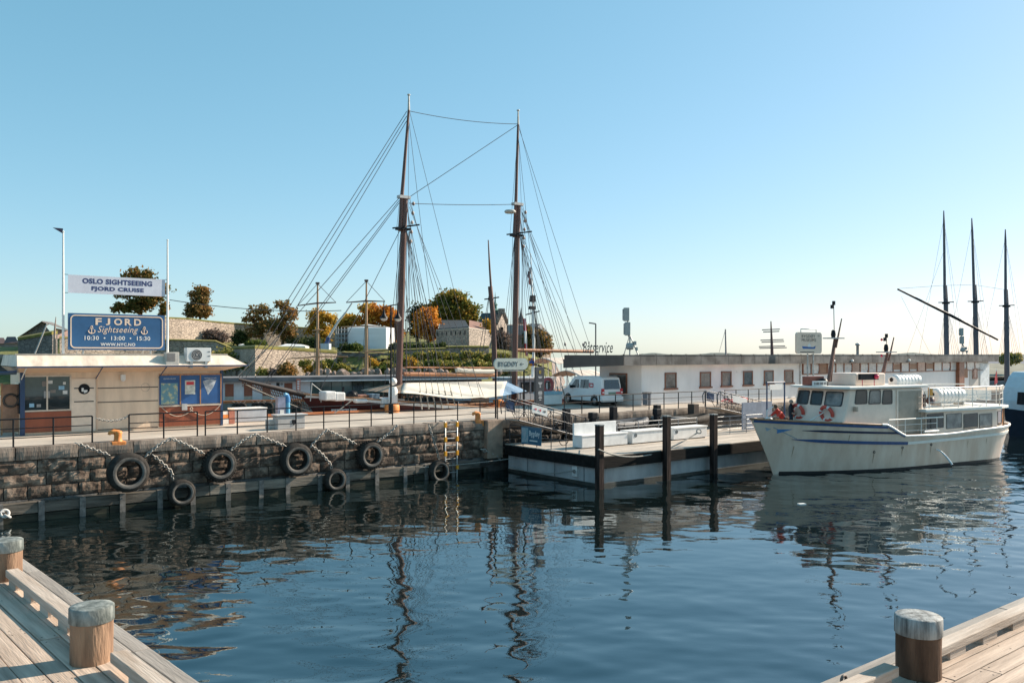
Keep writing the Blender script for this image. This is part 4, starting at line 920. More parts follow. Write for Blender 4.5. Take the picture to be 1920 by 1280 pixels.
# wheelhouse
HW = 1.74; zt_, zb_ = 4.32, 1.9; xf_b, xf_t, xe = 2.85, 3.45, 9.35
m = MB(); m.add([(xf_b,-HW,zb_),(xf_b,HW,zb_),(xe,HW,zb_),(xe,-HW,zb_),(xf_t,-HW,zt_),(xf_t,HW,zt_),(xe,HW,zt_),(xe,-HW,zt_)], [(0,4,5,1),(1,5,6,2),(2,6,7,3),(3,7,4,0),(4,7,6,5)]); wh_ = m.build('wheelhouse', ferryw, ferry, bev=.11)
m = MB(); P2 = [(2.75,-1.3),(3.2,-1.98),(9.6,-1.86),(9.6,1.86),(3.2,1.98),(2.75,1.3)]; m.prism(P2, lambda a,b,d: (a,b,d), zt_+.01, zt_+.14); m.build('wheelhouse_roof', ferryr, ferry, bev=.03)
bglass2 = M('ferry_glass_pale', (.16,.165,.16), .05, var=.35, scale=1.6, spec=.5, col2=(.30,.29,.27))
QW = [0]
def quad_window(pts, nrm, parent, nm='window', inset=.07, gl=None, r=.12):
    """frame and pane on a planar quad (bl, br, tr, tl)"""
    P = [Vector(p) for p in pts]; nrm = Vector(nrm).normalized(); c = sum(P, Vector())/4
    def rounded(s, o):
        out = []
        for i in range(4):
            a, b, d = P[i-1], P[i], P[(i+1)%4]; b2 = c+(b-c)*s; e1 = (a-b).normalized()*r; e2 = (d-b).normalized()*r
            for k in range(5):
                t = k/4; out.append(b2+e1*(1-t)**2+e2*t**2+nrm*o)
        return out
    L = max((P[1]-P[0]).length, .1); s_in = 1-2*inset/L
    A, B, A0 = rounded(1, .022), rounded(s_in, .022), rounded(1, -.03); n = len(A); m = MB()
    m.add(A+B+A0, [(i, (i+1)%n, n+(i+1)%n, n+i) for i in range(n)]+[(i, 2*n+i, 2*n+(i+1)%n, (i+1)%n) for i in range(n)])
    f = m.build(nm, rubb, parent); m = MB(); m.add([q_-nrm*.010 for q_ in B], [tuple(range(n))]); QW[0] += 1; m.build('pane', gl or (bglass2 if QW[0] in (3, 5, 8, 10) else bglass), f); return f
def fr(y, z): k = (z-zb_)/(zt_-zb_); return (lerp(xf_b, xf_t, k), y, z)
for ya, yb in ((1.58,.78),(.66,-.14),(-.30,-1.46)):
    f = quad_window([fr(ya,3.42),fr(yb,3.42),fr(yb-.0,4.18),fr(ya,4.18)], (-1,0,.25), wh_)
for ua, ub in ((1602,1626),(1627.5,1651),(1653,1673)):
    a, b = BXU(ua,-HW), BXU(ub,-HW); za, zb2 = BZ(ua,758,-HW)[1], BZ(ua,731,-HW)[1]; quad_window([(a,-HW,za),(b,-HW,za),(b-.0,-HW,zb2),(a+.12,-HW,zb2)], (0,-1,0), wh_)
a, b = BXU(1683,-HW), BXU(1727,-HW); m = MB(); m.bx(a, b, -HW-.015, -HW+.05, 1.85, 4.16); m.build('door_recess', ftan, wh_)
m = MB(); m.bx(a-.12, a, -HW-.05, -HW+.03, 1.85, 4.2); m.build('door_post', ferryw, wh_); m = MB(); m.lathe([(0,-.1),(.15,-.1),(.16,0)], (a+.05,-HW-.02,BZ(1694,747,-HW)[1]), 16, M4=Mx, cap=False); m.build('round_lamp', white, wh_)
x = BXU(1718,-HW); m = MB()
for k in range(6): m.tube([(x,-HW-.12,2.1+.34*k),(x+.55,-HW-.12,2.1+.34*k)], .022, 5)
m.tube([(x,-HW-.12,1.9),(x,-HW-.12,4.1)], .022, 5); m.tube([(x+.55,-HW-.12,1.9),(x+.55,-HW-.12,4.1)], .022, 5); m.build('side_ladder', ftan, ferry)
m = MB(); m.lathe([(.0,0),(.12,.02),(.12,.2),(0,.22)], (xf_b+.1,.35,2.35), 10); m.build('horn', blackm, wh_)
c_ = BXU(1602,-HW); m = MB(); m.box((BXU(1601,-HW),-HW-.12,3.3), (.12,.2,.25)); m.build('side_light', ftan, wh_)
def lifebuoy(y, label):
    z = 3.02; x = fr(y, z)[0]-.11; o = thing('lifebuoy', label, 'lifebuoy', BF(x, y, z), BT, 'red lifebuoys on the wheelhouse front')
    M4 = Matrix.Rotation(R(76), 3, 'Y'); m = MB(); m.ring((0,0,0), .37, .095, M4=M4, n=32, k=8); m.build('ring', bred, o)
    for k in range(4):
        m = MB(); a0 = k*math.pi/2+.5; rows = []
        for i in range(5):
            a = a0+(i/4-.5)*.30; rows.append([tuple(M4 @ Vector(((.37+.10*math.cos(b))*math.cos(a), (.37+.10*math.cos(b))*math.sin(a), .10*math.sin(b)))) for b in np.linspace(0, 2*math.pi, 9)[:-1]])
        m.grid(rows, close=True); m.build('band', white, o)
    return o
lifebuoy(1.30, 'red and white lifebuoy under the far wheelhouse window'); lifebuoy(-.66, 'red and white lifebuoy under the near wheelhouse window')
# roof gear
xa, xb = BXU(1584,-.2), BXU(1640,-.2); m = MB(); m.bx(xa, xb, -.9, 1.0, zt_+.14, 5.12); m.build('roof_house', ferryw, ferry, bev=.08)
xa, xb = BXU(1612,-1.3), BXU(1646,-1.3); m = MB(); m.bx(xa, xb, -1.36, -1.2, 4.78, 5.10); m.build('dark_board', blackm, ferry); m = MB(); m.lathe([(0,-.13),(.1,-.08),(.13,0),(.1,.1),(0,.14)], (lerp(xa,xb,.82),-1.42,4.94), 12, cap=False); m.tube([(lerp(xa,xb,.8),-1.3,4.4),(lerp(xa,xb,.8),-1.3,4.8)], .02, 5); m.tube([(xa+.2,-1.3,4.4),(xa+.2,-1.3,4.8)], .02, 5); m.build('red_lamp', M('lamp_red', (.65,.03,.08), .4), ferry)
xa, xb = BXU(1524,-.6), BXU(1550,-.6); m = MB(); m.bx(xa, xb, -.62, -.55, zt_+.15, zt_+.42); nb = m.build('name_board', white, ferry); m = MB()
for k in range(9): m.bx(lerp(xa,xb,.08+.1*k), lerp(xa,xb,.08+.1*k)+.035+.02*(k%3), -.632, -.62, zt_+.22, zt_+.35)
m.build('dark_print', M('print_dim', (.15,.13,.12)), nb)['kind'] = 'stuff'
xa, xb = BXU(1518,.3), BXU(1545,.3); m = MB(); m.bx(xa, xb, .3, .8, zt_+.15, zt_+.62); m.build('red_box', M('box_red', (.30,.09,.06), .6), ferry)
m = MB(); m.lathe([(.28,0),(.28,.18),(.2,.34),(0,.4)], (BXU(1543,0),0,zt_+.15), 14); m.build('compass_dome', blackm, ferry)
def tri_mast(u, vb, vp, vt, y, whip, nm='mast'):
    x = BXU(u, y); Y = BY0+.479*x+.878*y; zb2, zp, zt2 = Z(vb, Y), Z(vp, Y), Z(vt, Y); m = MB()
    br = M('mast_brown', (.17,.08,.055), .5, var=.3, scale=3)
    m.tube([(x-.35,y,zb2),(x+.15,y,zp)], [.10,.07], 8); m.tube([(x+.12,y+.3,zb2),(x+.18,y,zp)], [.09,.06], 8); m.tube([(x+.1,y-.1,zp-.5),(x+.55,y-.1,zt2)], [.06,.03], 6)
    o = m.build(nm, br, ferry); m = MB(); m.bx(x-.45, x+.55, y-.3, y+.3, zp-.03, zp+.03); m.build('platform', galv, o); m = MB(); m.tube([(x+.1,y,zp),(x+.05,y,zt2+whip)], .02, 5); m.box((x+.05,y,zt2+whip+.08), (.12,.12,.22)); m.box((x-.08,y,zt2+whip-.12), (.12,.12,.2)); m.lathe([(.1,.03),(.13,.2),(.1,.4),(.05,.45)], (x+.02,y,zp), 10); m.build('antenna', blackm, o)
    return x
tri_mast(1562, 715, 634, 597, 0, .75); tri_mast(1661, 708, 660, 632, 0, .0, 'aft_mast')
m = MB(); x = BXU(1655,0); m.lathe([(0,-.09),(.09,0),(0,.09)], (x-.08,0,5.05+1.9), 10, cap=False); m.lathe([(0,-.09),(.09,0),(0,.09)], (x-.08,0,5.3+.75), 10, cap=False); m.build('red_float', M('lamp_red',(.65,.03,.08)), ferry)
def raft(ua, ub, va, vb, y, nm):
    xa, xb = BXU(ua, y), BXU(ub, y); Y = BY0+.479*xa+.878*y; r = (Z(va,Y)-Z(vb,Y))/2; z = (Z(va,Y)+Z(vb,Y))/2; L = xb-xa; M4 = Matrix.Rotation(R(90),3,'Y'); m = MB()
    pr_ = [(0,0),(r*.75,.03),(r*.95,.12)]; n = 7
    for i in range(n): pr_ += [(r, .14+(L-.28)*i/n+.01), (r, .14+(L-.28)*(i+.55)/n), (r*.93, .14+(L-.28)*(i+.6)/n), (r*.93, .14+(L-.28)*(i+.97)/n)]
    pr_ += [(r*.95, L-.12),(r*.75, L-.03),(0, L)]; m.lathe(pr_, (xa,y,z), 20, M4=M4, cap=False, smooth=False); o = m.build(nm, white, ferry)
    for q1 in (xa+.2, xb-.3): m = MB(); m.bx(q1, q1+.1, y-r*.7, y+r*.7, z-r*1.25, z-r*.6); m.build('cradle', galv, o)
    m = MB(); m.lathe([(0,0),(.12,0)], (xa-.012,y+.05,z+.1), 10, M4=Matrix.Rotation(R(90),3,'Y'), cap=False); m.build('valve_mark', blackm, o)
raft(1750, 1803, 728, 757, -.9, 'life_raft'); raft(1673, 1722, 702, 728, -.7, 'life_raft')
# aft saloon
zs0, zs1 = 1.72, 2.98; SW = 1.96; xs0, xs1 = 9.3, 17.25
P2 = [(xs0,-SW),(xs1-1.6,-SW),(xs1-.5,-1.55),(xs1,-.8),(xs1,.8),(xs1-.5,1.55),(xs1-1.6,SW),(xs0,SW)]
m = MB(); m.prism(P2, lambda a,b,d: (a,b,d), zs0, zs1); sal = m.build('saloon', ferryw, ferry)
P3 = [(8.9,-2.22),(xs1-1.5,-2.2),(xs1-.2,-1.8),(xs1+.35,-.9),(xs1+.35,.9),(xs1-.2,1.8),(xs1-1.5,2.2),(8.9,2.22)]
m = MB(); m.prism(P3, lambda a,b,d: (a,b,d), zs1+.005, zs1+.17); m.build('saloon_roof', ferryr, ferry, bev=.03)
for ua, ub in ((1738,1769),(1774,1803),(1806.5,1833),(1836,1860)):
    a, b = BXU(ua,-SW), BXU(ub,-SW); Y = BY0+.479*a-.878*SW; quad_window([(a,-SW,Z(804,Y)),(b,-SW,Z(803,Y)),(b,-SW,Z(775,Y)),(a,-SW,Z(776,Y))], (0,-1,0), sal, r=.06, inset=.03)
quad_window([(xs1-1.5,-1.93,2.02),(xs1-.6,-1.60,2.02),(xs1-.6,-1.60,2.82),(xs1-1.5,-1.93,2.82)], (.35,-1,0), sal, r=.06, inset=.03)
m = MB()
for p_ in ((xs1-.35,-1.4),(xs1+.02,-.6),(xs1+.02,.6)): m.tube([(p_[0]+.1,p_[1]-.1,1.9),(p_[0]+.1,p_[1]-.1,3.0)], .05, 6)
m.build('stern_post', wteak, ferry)
def rails(pts, zb2, hs, step, mat, nm, r=.024):
    P = [Vector((a,b,0)) for a,b in pts]; 
    for z in hs: m = MB(); m.tube([p_+Vector((0,0,z)) for p_ in P], r*(1.5 if z == hs[-1] else .7), 6); m.build(nm, mat, ferry)
    for a, b in zip(P, P[1:]):
        n = max(1, round((b-a).length/step))
        for i in range(n+1): q_ = a.lerp(b, i/n); m = MB(); m.tube([q_+Vector((0,0,zb2)), q_+Vector((0,0,hs[-1]))], r, 5); m.build('rail_post', mat, ferry)
rails([(9.4,-2.05),(xs1-1.5,-2.05),(xs1+.2,-1.2)], zs1+.1, (3.5,3.85,4.28), 1.35, ferryr, 'top_rail')
rails([(xs1+.2,1.2),(xs1-1.5,2.05),(9.4,2.05)], zs1+.1, (3.5,4.28), 2.2, ferryr, 'top_rail')
rails([(6.0,-2.12),(9.9,-2.16)], 1.75, (2.05,2.38,2.68), 1.3, ferryr, 'side_rail')
m = MB(); a, b = BXU(1730,-2.1), BXU(1768,-2.1); m.tube([(a,-2.1,2.68),(b,-2.1,2.68)], .05, 6); m.tube([(a,-2.2,1.95),(a+.3,-2.2,1.95),(a+1.2,-2.2,1.95)], .06, 6); m.build('cleat_rail', ferryr, ferry)
# upper deck seats, flag, clutter
for k, x in enumerate((11.0, 12.9, 14.4, 15.8)):
    m = MB(); m.bx(x, x+.5, -1.2 if k else .2, 1.2, 3.45, 3.52); m.bx(x+.45, x+.52, -1.2 if k else .2, 1.2, 3.52, 4.0); m.build('deck_bench', ferryr, ferry)
m = MB(); x = BXU(1745,-1.2); m.bx(x-.1, x+.12, -1.25, -1.1, 3.35, 4.25); m.build('yellow_locker', M('mustard', (.45,.24,.03), .6), ferry)
m = MB(); x = BXU(1728,-1.0); m.bx(x-.35, x+.1, -1.2, -.5, 3.2, 3.9); m.lathe([(.0,0),(.2,0),(.2,.3),(0,.3)], (x+.15,-1.3,3.55), 14, M4=Mx); m.build('winch', M('winch_dark', (.07,.05,.055), .6, var=.5, scale=5), ferry)
m = MB(); x, z = BZ(1868,722,0); m.tube([(x,0,3.1),(x,0,z+1.0)], .025, 5); m.build('flag_staff', ferryr, ferry)
m = MB(); m.add([(x+.02,-.02,z+.95),(x+.10,-.03,z+.15),(x-.28,-.06,z+.05),(x-.2,-.06,z+.5)], [(0,1,2,3)]); m.add([(x+.02,.0,z+.95),(x+.10,-.01,z+.15),(x-.28,-.04,z+.05),(x-.2,-.04,z+.5)], [(3,2,1,0)])
tag(m.build('ensign', M('flag_red', (.55,.05,.06), .8), loc=BF(0,0,0), rz=BT), 'limp red flag at the ferry stern', 'flag')
m = MB(); m.lathe([(0,0),(.16,.03),(.22,.15),(.2,.3),(.06,.38)], (-.35,.1,2.9-.35), 12); m.tube([(-.6,.1,2.4),(-.35,.1,2.7)], .05, 6); m.build('bow_searchlight', white, ferry)
m = MB(); m.tube([(.3,.9,1.9),(.35,.9,3.2),(.9,.9,3.4)], .03, 5); m.tube([(1.3,-.3,2.3),(2.9,-.6,3.1)], .03, 5); m.build('bow_rail', ferryr, ferry)

# floating debris
p = W(1497, 946, 35.2); m = MB(); m.box((0,0,.0), (.3,.2,.07)); tag(m.build('floating_litter', white, loc=(p.x, 34.8, 0.01), rz=.3), 'small white scrap floating on the open water before the ferry', 'litter')

# ---------------------------------------------------------------- people
def person(loc, rz, label, joints, cols, hairc, sc=1.0):
    """one skinned body; joints: name -> (x,y,z,r), edges grow from the pelvis"""
    names = list(joints); me = bpy.data.meshes.new('person'); E = [('pelvis','belly'),('belly','chest'),('chest','neck'),('neck','head'),('head','crown'),('chest','shl'),('shl','ell'),('ell','hal'),('hal','fil'),('chest','shr'),('shr','elr'),('elr','har'),('har','fir'),('pelvis','hil'),('hil','knl'),('knl','anl'),('anl','tol'),('pelvis','hir'),('hir','knr'),('knr','anr'),('anr','tor')]
    ix = {k: i for i, k in enumerate(names)}
    me.from_pydata([tuple(sc*c for c in joints[k][:3]) for k in names], [(ix[a], ix[b]) for a, b in E], [])
    o = bpy.data.objects.new('person', me); COL.objects.link(o)
    sk = o.modifiers.new('skin', 'SKIN'); sk.use_smooth_shade = True; ss = o.modifiers.new('sub', 'SUBSURF'); ss.levels = 1; ss.render_levels = 1
    for i, k in enumerate(names): r_ = joints[k][3]*sc; me.skin_vertices[0].data[i].radius = (r_, r_); me.skin_vertices[0].data[i].use_root = (k == 'pelvis')
    dg = bpy.context.evaluated_depsgraph_get(); dg.update(); nm = bpy.data.meshes.new_from_object(o.evaluated_get(dg)); o.modifiers.clear(); o.data = nm
    nm.materials.clear(); skin = M('skin', (.55,.33,.24), .6, var=.05); top, leg, shoe = cols
    for q_ in (top, leg, skin, shoe): nm.materials.append(q_)
    J = {k: Vector(v[:3])*sc for k, v in joints.items()}
    for f in nm.polygons:
        c = f.center; k = min(J, key=lambda a: (J[a]-c).length)
        f.material_index = 2 if k in ('head','crown','hal','har','fil','fir') else 3 if k in ('tol','tor','anl','anr') else 1 if k in ('pelvis','hil','hir','knl','knr') else 0
        f.use_smooth = True
    o.location = loc; o.rotation_euler.z = rz; FR[o.name] = (Vector(loc), rz); tag(o, label, 'person')
    hd, cr = J['head'], J['crown']; up = (cr-hd).normalized(); m = MB(); rows = []
    M4 = up.to_track_quat('Z','Y').to_matrix(); r_ = joints['head'][3]*sc*1.12
    m.lathe([(0,r_*1.25),(r_*.6,r_*1.15),(r_*.98,r_*.6),(r_*1.02,r_*.1),(r_*.95,-.2*r_)], hd+Vector((0,.012,0))+up*.02, 12, M4=M4, cap=False); m.build('hair', hairc, o)
    m = MB(); m.box(hd+Vector((0,-r_*.98,.0)), (.025,.03,.04)); m.build('nose', skin, o); return o
jacket = M('jacket_red', (.62,.05,.03), .7, var=.15, scale=6); jean = M('trousers_dark', (.03,.035,.05), .8); shoe = M('shoe_black', (.02,.02,.02), .6)
# leaning forward over the bow rail, facing local -y
J = dict(pelvis=(0,.10,.92,.14), belly=(0,-.02,1.08,.14), chest=(0,-.22,1.26,.155), neck=(0,-.36,1.40,.06), head=(0,-.42,1.50,.10), crown=(0,-.46,1.62,.085), shl=(-.19,-.26,1.28,.08), ell=(-.22,-.46,1.12,.055), hal=(-.18,-.70,1.06,.04), fil=(-.17,-.78,1.05,.035), shr=(.19,-.26,1.28,.08), elr=(.22,-.46,1.12,.055), har=(.18,-.70,1.06,.04), fir=(.17,-.78,1.05,.035), hil=(-.1,.1,.88,.1), knl=(-.11,.06,.48,.075), anl=(-.12,.12,.08,.05), tol=(-.12,-.05,.04,.045), hir=(.1,.1,.88,.1), knr=(.11,.06,.48,.075), anr=(.12,.12,.08,.05), tor=(.12,-.05,.04,.045))
person(BF(BXU(1466,-.4),-.4,1.93), R(-90)+BT, 'person in a red jacket leaning forward on the ferry bow', J, (jacket, jean, shoe), M('hair_brown', (.10,.055,.03), .8))
J2 = dict(J); J2.update(pelvis=(0,0,.95,.15), belly=(0,0,1.10,.15), chest=(0,.01,1.34,.17), neck=(0,0,1.53,.065), head=(0,-.02,1.63,.10), crown=(0,-.02,1.76,.085), shl=(-.21,.01,1.42,.085), ell=(-.27,.0,1.14,.06), hal=(-.22,-.2,1.0,.045), fil=(-.2,-.28,.98,.035), shr=(.21,.01,1.42,.085), elr=(.27,.0,1.14,.06), har=(.22,-.2,1.0,.045), fir=(.2,-.28,.98,.035), hil=(-.1,0,.9,.105), hir=(.1,0,.9,.105), knl=(-.11,-.01,.5,.075), knr=(.11,-.01,.5,.075), anl=(-.11,.04,.09,.05), anr=(.11,.04,.09,.05), tol=(-.11,-.12,.04,.045), tor=(.11,-.12,.04,.045))
person(BF(BXU(1483,1.5),1.5,1.93), R(60), 'person in a dark suit standing behind the wheelhouse corner', J2, (M('suit_black', (.02,.022,.03), .7), jean, shoe), M('hair_grey', (.30,.25,.21), .8), .97)

# ---------------------------------------------------------------- van
vanw = M('van_white', (.74,.76,.76), .25, var=.04, scale=1); vgl = M('van_glass', (.02,.03,.04), .04, spec=.9, var=.3)
va = math.atan2(.53, -.85)                   # local +x is the rear-left to rear-right direction, local -y... front is +y
vx, vy = Vector((.85,.53,0)), Vector((-.53,.85,0))
van = thing('parked_van', 'white delivery van with dark rear windows parked in front of the office', 'van', Vector((5.95,56.3,QZ)), math.atan2(.53,.85))
wd, L, Hh = 1.72, 4.75, 1.95
prof = [(0,.32),(.03,1.0),(.16,1.85),(.45,1.95),(3.0,1.95),(3.35,1.88),(4.05,1.18),(4.62,.95),(4.75,.75),(4.75,.30)]
m = MB(); rows = []
for x, ins in ((0,.10),(.04,.02),(.10,0),(wd-.10,0),(wd-.04,.02),(wd,.10)):
    rows.append([(x+( .10*(max(0,(z-1.05))) if x < wd/2 else -.10*max(0,(z-1.05))), y+(ins if y < 2 else -ins), z-(ins*.4 if z > 1.5 else 0)) for y, z in prof])
m.grid(rows, smooth=False); n = len(prof); m.add(rows[0], [tuple(range(n))]); m.add(rows[-1], [tuple(range(n-1,-1,-1))]); m.add([rows[0][0],rows[-1][0],rows[-1][-1],rows[0][-1]], [(0,1,2,3)])
body = m.build('body', vanw, van, bev=.035, recalc=True)
def sidew_(y0, y1, z0, z1, nm, slant=0): m = MB(); m.add([(.10*(z0-1.05)-.006,y0,z0),(.10*(z0-1.05)-.006,y1+slant,z0),(.10*(z1-1.05)-.006,y1,z1),(.10*(z1-1.05)-.006,y0,z1),(.10*(z0-1.05)+.02,y0,z0),(.10*(z0-1.05)+.02,y1+slant,z0),(.10*(z1-1.05)+.02,y1,z1),(.10*(z1-1.05)+.02,y0,z1)], [(3,2,1,0),(0,1,5,4),(1,2,6,5),(2,3,7,6),(3,0,4,7)]); return m.build(nm, vgl, van)
sidew_(1.55, 2.45, 1.16, 1.72, 'side_window'); sidew_(2.62, 3.05, 1.16, 1.72, 'cab_window', .55)
m = MB(); m.add([(.2,.045,1.12),(wd-.2,.045,1.12),(wd-.26,.135,1.74),(.26,.135,1.74)], [(0,1,2,3)]); m.build('rear_window', vgl, van).location.y = -.03
m = MB(); m.bx(-.012,.03,1.0,1.42,1.22,1.5); m.build('side_sticker', M('sticker_red',(.5,.05,.07),.5), van); m = MB(); m.bx(-.016,-.012,1.03,1.3,1.3,1.42); m.build('sticker_bar', white, van)
for x in (-.012, wd-.17): m = MB(); m.bx(x,x+.19,-.015,.1,.72,1.16); tl = m.build('tail_light', M('tail_red',(.5,.02,.03),.3), van); m = MB(); m.bx(x+.02,x+.17,-.022,.0,.86,.95); m.build('lens', white, tl)
m = MB(); m.bx(.55,1.15,-.012,.05,.78,.92); m.build('number_plate', M('plate_green',(.12,.22,.18),.5), van); m = MB(); m.bx(1.15,1.55,-.012,.05,.80,.93); m.build('rear_badge', M('sticker_red',(.5,.05,.07)), van)
m = MB(); m.bx(-.03,wd+.03,-.08,.12,.28,.62); m.build('bumper', vanw, van, bev=.03)
for y in (.85, 3.85):
    for x in (-.02, wd-.2):
        wl2 = MB(); M4 = Matrix.Rotation(R(90),3,'Y'); wl2.lathe([(.2,0),(.31,0),(.335,.05),(.335,.17),(.31,.22),(.2,.22)], (x,y,.335), 24, M4=M4, cap=False); wh2 = wl2.build('wheel', rubber, van); m = MB(); m.lathe([(0,-.0),(.05,-.01),(.21,.02),(.21,.2),(0,.21)], (x,y,.335), 18, M4=M4, cap=False); m.build('rim', M('rim_grey',(.32,.32,.33),.4,.5), wh2)
    m = MB(); m.ring((-.005,y,.36), .36, .03, M4=Matrix.Rotation(R(90),3,'Y'), n=20, k=5); m.build('wheel_arch', blackm, van)
m = MB(); m.bx(-.2,-.02,3.25,3.4,1.12,1.32); m.build('mirror', blackm, van, bev=.02)
m = MB(); m.bx(.15,wd-.15,.5,4.2,.14,.30); m.build('underbody', blackm, van)

# ---------------------------------------------------------------- office building on the pier
BT0, BT1, BS0, BS1 = 3.7, 7.7, 37.5, 90.0
wbl = M('office_wall', (.82,.79,.765), .7, var=.07, scale=.8, stretch=(1,1,.5), bump=.08)
fasc = M('roof_felt', (.12,.112,.105), .8, var=.4, scale=.8, stretch=(1,1,1), col2=(.19,.18,.17), lo=.4, hi=.62)
fascl = M('roof_fascia_dark', (.10,.085,.075), .7, var=.12, scale=1)
wfr = M('window_brown', (.22,.085,.045), .5, var=.25, scale=3)
wgl = M('office_glass', (.05,.055,.055), .05, var=.7, scale=.9, spec=.8, col2=(.20,.20,.19), rand=.3)
off = thing('harbour_office', 'long low white harbour office with grey flat roof and small brown windows', 'building', PF(BS0, BT0, QZ), TH); BL = BS1-BS0
def ox(u): return S(u, BT0)-BS0
def ozv(u, v): return SZ(u, v, BT0)[1]-QZ
s_split = ox(1500)
m = MB(); m.bx(0, s_split, 0, 4, 0, 2.82); m.build('wall', wbl, off); m = MB(); m.bx(s_split+.01, BL-4.4, .02, 4, 0, 2.82); m.build('wall', wbl, off)
m = MB(); m.bx(BL-4.38, BL, .0, 4, 0, 2.82); m.build('end_wall', M('end_panel', (.52,.49,.45), .7, var=.08), off); m = MB(); m.bx(BL-2.0, BL+.1, -.06, .0, .1, 2.5); m.build('end_door', M('door_pale',(.62,.66,.68),.6), off)
rz0, rz1 = 2.74, 3.405
# roof slab: front edge and left overhang
m = MB(); m.bx(-2.45, BL+.6, -.75, 5.0, rz0+.02, rz1-.02); m.build('roof', fascl, off)
x = -2.45; k = 0
while x < BL+.6:
    x1 = min(x+1.52, BL+.6); m = MB(); m.bx(x+.012, x1-.012, -.80, -.755, rz0-.02, rz1+.0); m.bx(x+.012, x1-.012, -.82, -.70, rz1-.04, rz1+.0); m.build('fascia_panel', fasc, off); x = x1; k += 1
for k in range(int(BL/1.52)+1): m = MB(); xx = -2.45+1.52*k; m.bx(xx-.04, xx+.04, -.79, -.70, rz1, rz1+.045); m.build('clip', fascl, off)
m = MB(); m.add([(-2.50,-.8,rz0-.02),(-2.50,5.05,rz0-.25),(-2.50,5.05,rz1-.32),(-2.50,-.8,rz1),(-2.44,-.8,rz0-.02),(-2.44,5.05,rz0-.25),(-2.44,5.05,rz1-.32),(-2.44,-.8,rz1)], [(0,1,2,3),(7,6,5,4),(0,4,5,1),(1,5,6,2),(2,6,7,3),(3,7,4,0)]); m.build('end_fascia', fascl, off)
m = MB(); m.bx(-2.4, BL+.5, -.7, 0.0, 2.70, 2.735); m.bx(-2.4, 0, 0, 4.9, 2.70, 2.735); m.build('soffit', wbl, off)
for ua, ub in ((1246,1268),(1312,1332.5),(1352,1371),(1393,1411),(1432,1450),(1470,1487)):
    a, b = ox(ua), ox(ub); vt, vb = 665+33-.0226*(ua-1257), 665+63-.045*(ua-1257); z0, z1 = ozv((ua+ub)/2, vb), ozv((ua+ub)/2, vt)
    m = MB(); m.bx(a,a+.1,-.05,.05,z0,z1); m.bx(b-.1,b,-.05,.05,z0,z1); m.bx(a,b,-.05,.05,z1-.1,z1); m.bx(a-.08,b+.08,-.12,.05,z0-.07,z0+.05); wn_ = m.build('window', wfr, off)
    m = MB(); m.bx(a+.1,b-.1,-.02,.02,z0+.05,z1-.1); m.build('pane', wgl, wn_)
m = MB(); m.tube([(s_split-.05,-.06,0),(s_split-.05,-.06,2.7)], .05, 6); m.build('drain_pipe', galv, off)
m = MB(); m.lathe([(0,-.08),(.08,-.05),(.08,0)], (ox(1381),-.0,ozv(1381,697)), 10, M4=Mx); m.lathe([(0,-.08),(.08,-.05),(.08,0)], (ox(1391),-.0,ozv(1391,697)), 10, M4=Mx); m.build('wall_lamp', white, off)
# clerestory strip on the right section
m = MB(); a, b = ox(1504), ox(1842); z0, z1 = 1.88, 2.66; m.bx(a,b,-.06,.05,z0-.08,z0); m.bx(a,b,-.06,.05,z1,z1+.06); strip_ = m.build('window_band', wfr, off)
us = list(np.linspace(1504, 1842, 23)); rr = random.Random(12)
for k, (ua, ub) in enumerate(zip(us, us[1:])):
    a, b = ox(ua), ox(ub); m = MB(); m.bx(a,a+.14,-.07,.05,z0,z1); m.build('mullion', wfr, strip_)
    m = MB(); m.bx(a+.14,b,-.03,.03,z0+(.18 if k%2 else 0),z1-(.1 if k%2 else 0)); m.build('pane', [wgl, M('pane_blind',(.55,.55,.54),.4), M('pane_wood',(.24,.12,.06),.5), M('pane_sky',(.35,.42,.45),.1)][rr.choice((0,1,1,3,2))], strip_)
a = ox(1797); m = MB(); m.bx(a-.55,a+.55,-.35,.05,0,2.7); m.build('timber_pillar', wfr, off); m = MB(); m.bx(a+.7, a+1.5, -.25, .0, 1.1, 2.0); m.build('wall_box', M('box_brown',(.3,.13,.06),.6), off)
a, b = ox(1823), ox(1832); m = MB(); m.bx(a,b,-.06,.05,.95,2.0); wn_ = m.build('window', wfr, off); m = MB(); m.bx(a+.3,b-.3,-.07,-.05,1.05,1.9); m.build('pane', wgl, wn_)
m = MB(); a, b = ox(1687), ox(1694); m.bx(a,b,-.25,.0,1.15,1.62); m.build('wall_cabinet', M('box_brown',(.3,.13,.06)), off)
for u in (1580, 1687, 1545): m = MB(); m.lathe([(.14,0),(.14,.12),(0,.18)], (ox(u),-.85,2.9-.05), 10); m.build('eave_lamp', white, off)
# left end wall: brown door window seen behind the van
m = MB(); m.bx(-.06,.03,1.3,3.0,.75,2.15); wn_ = m.build('window', wfr, off); m = MB(); m.bx(-.075,-.06,1.4,2.9,.85,2.05); m.build('pane', wgl, wn_)
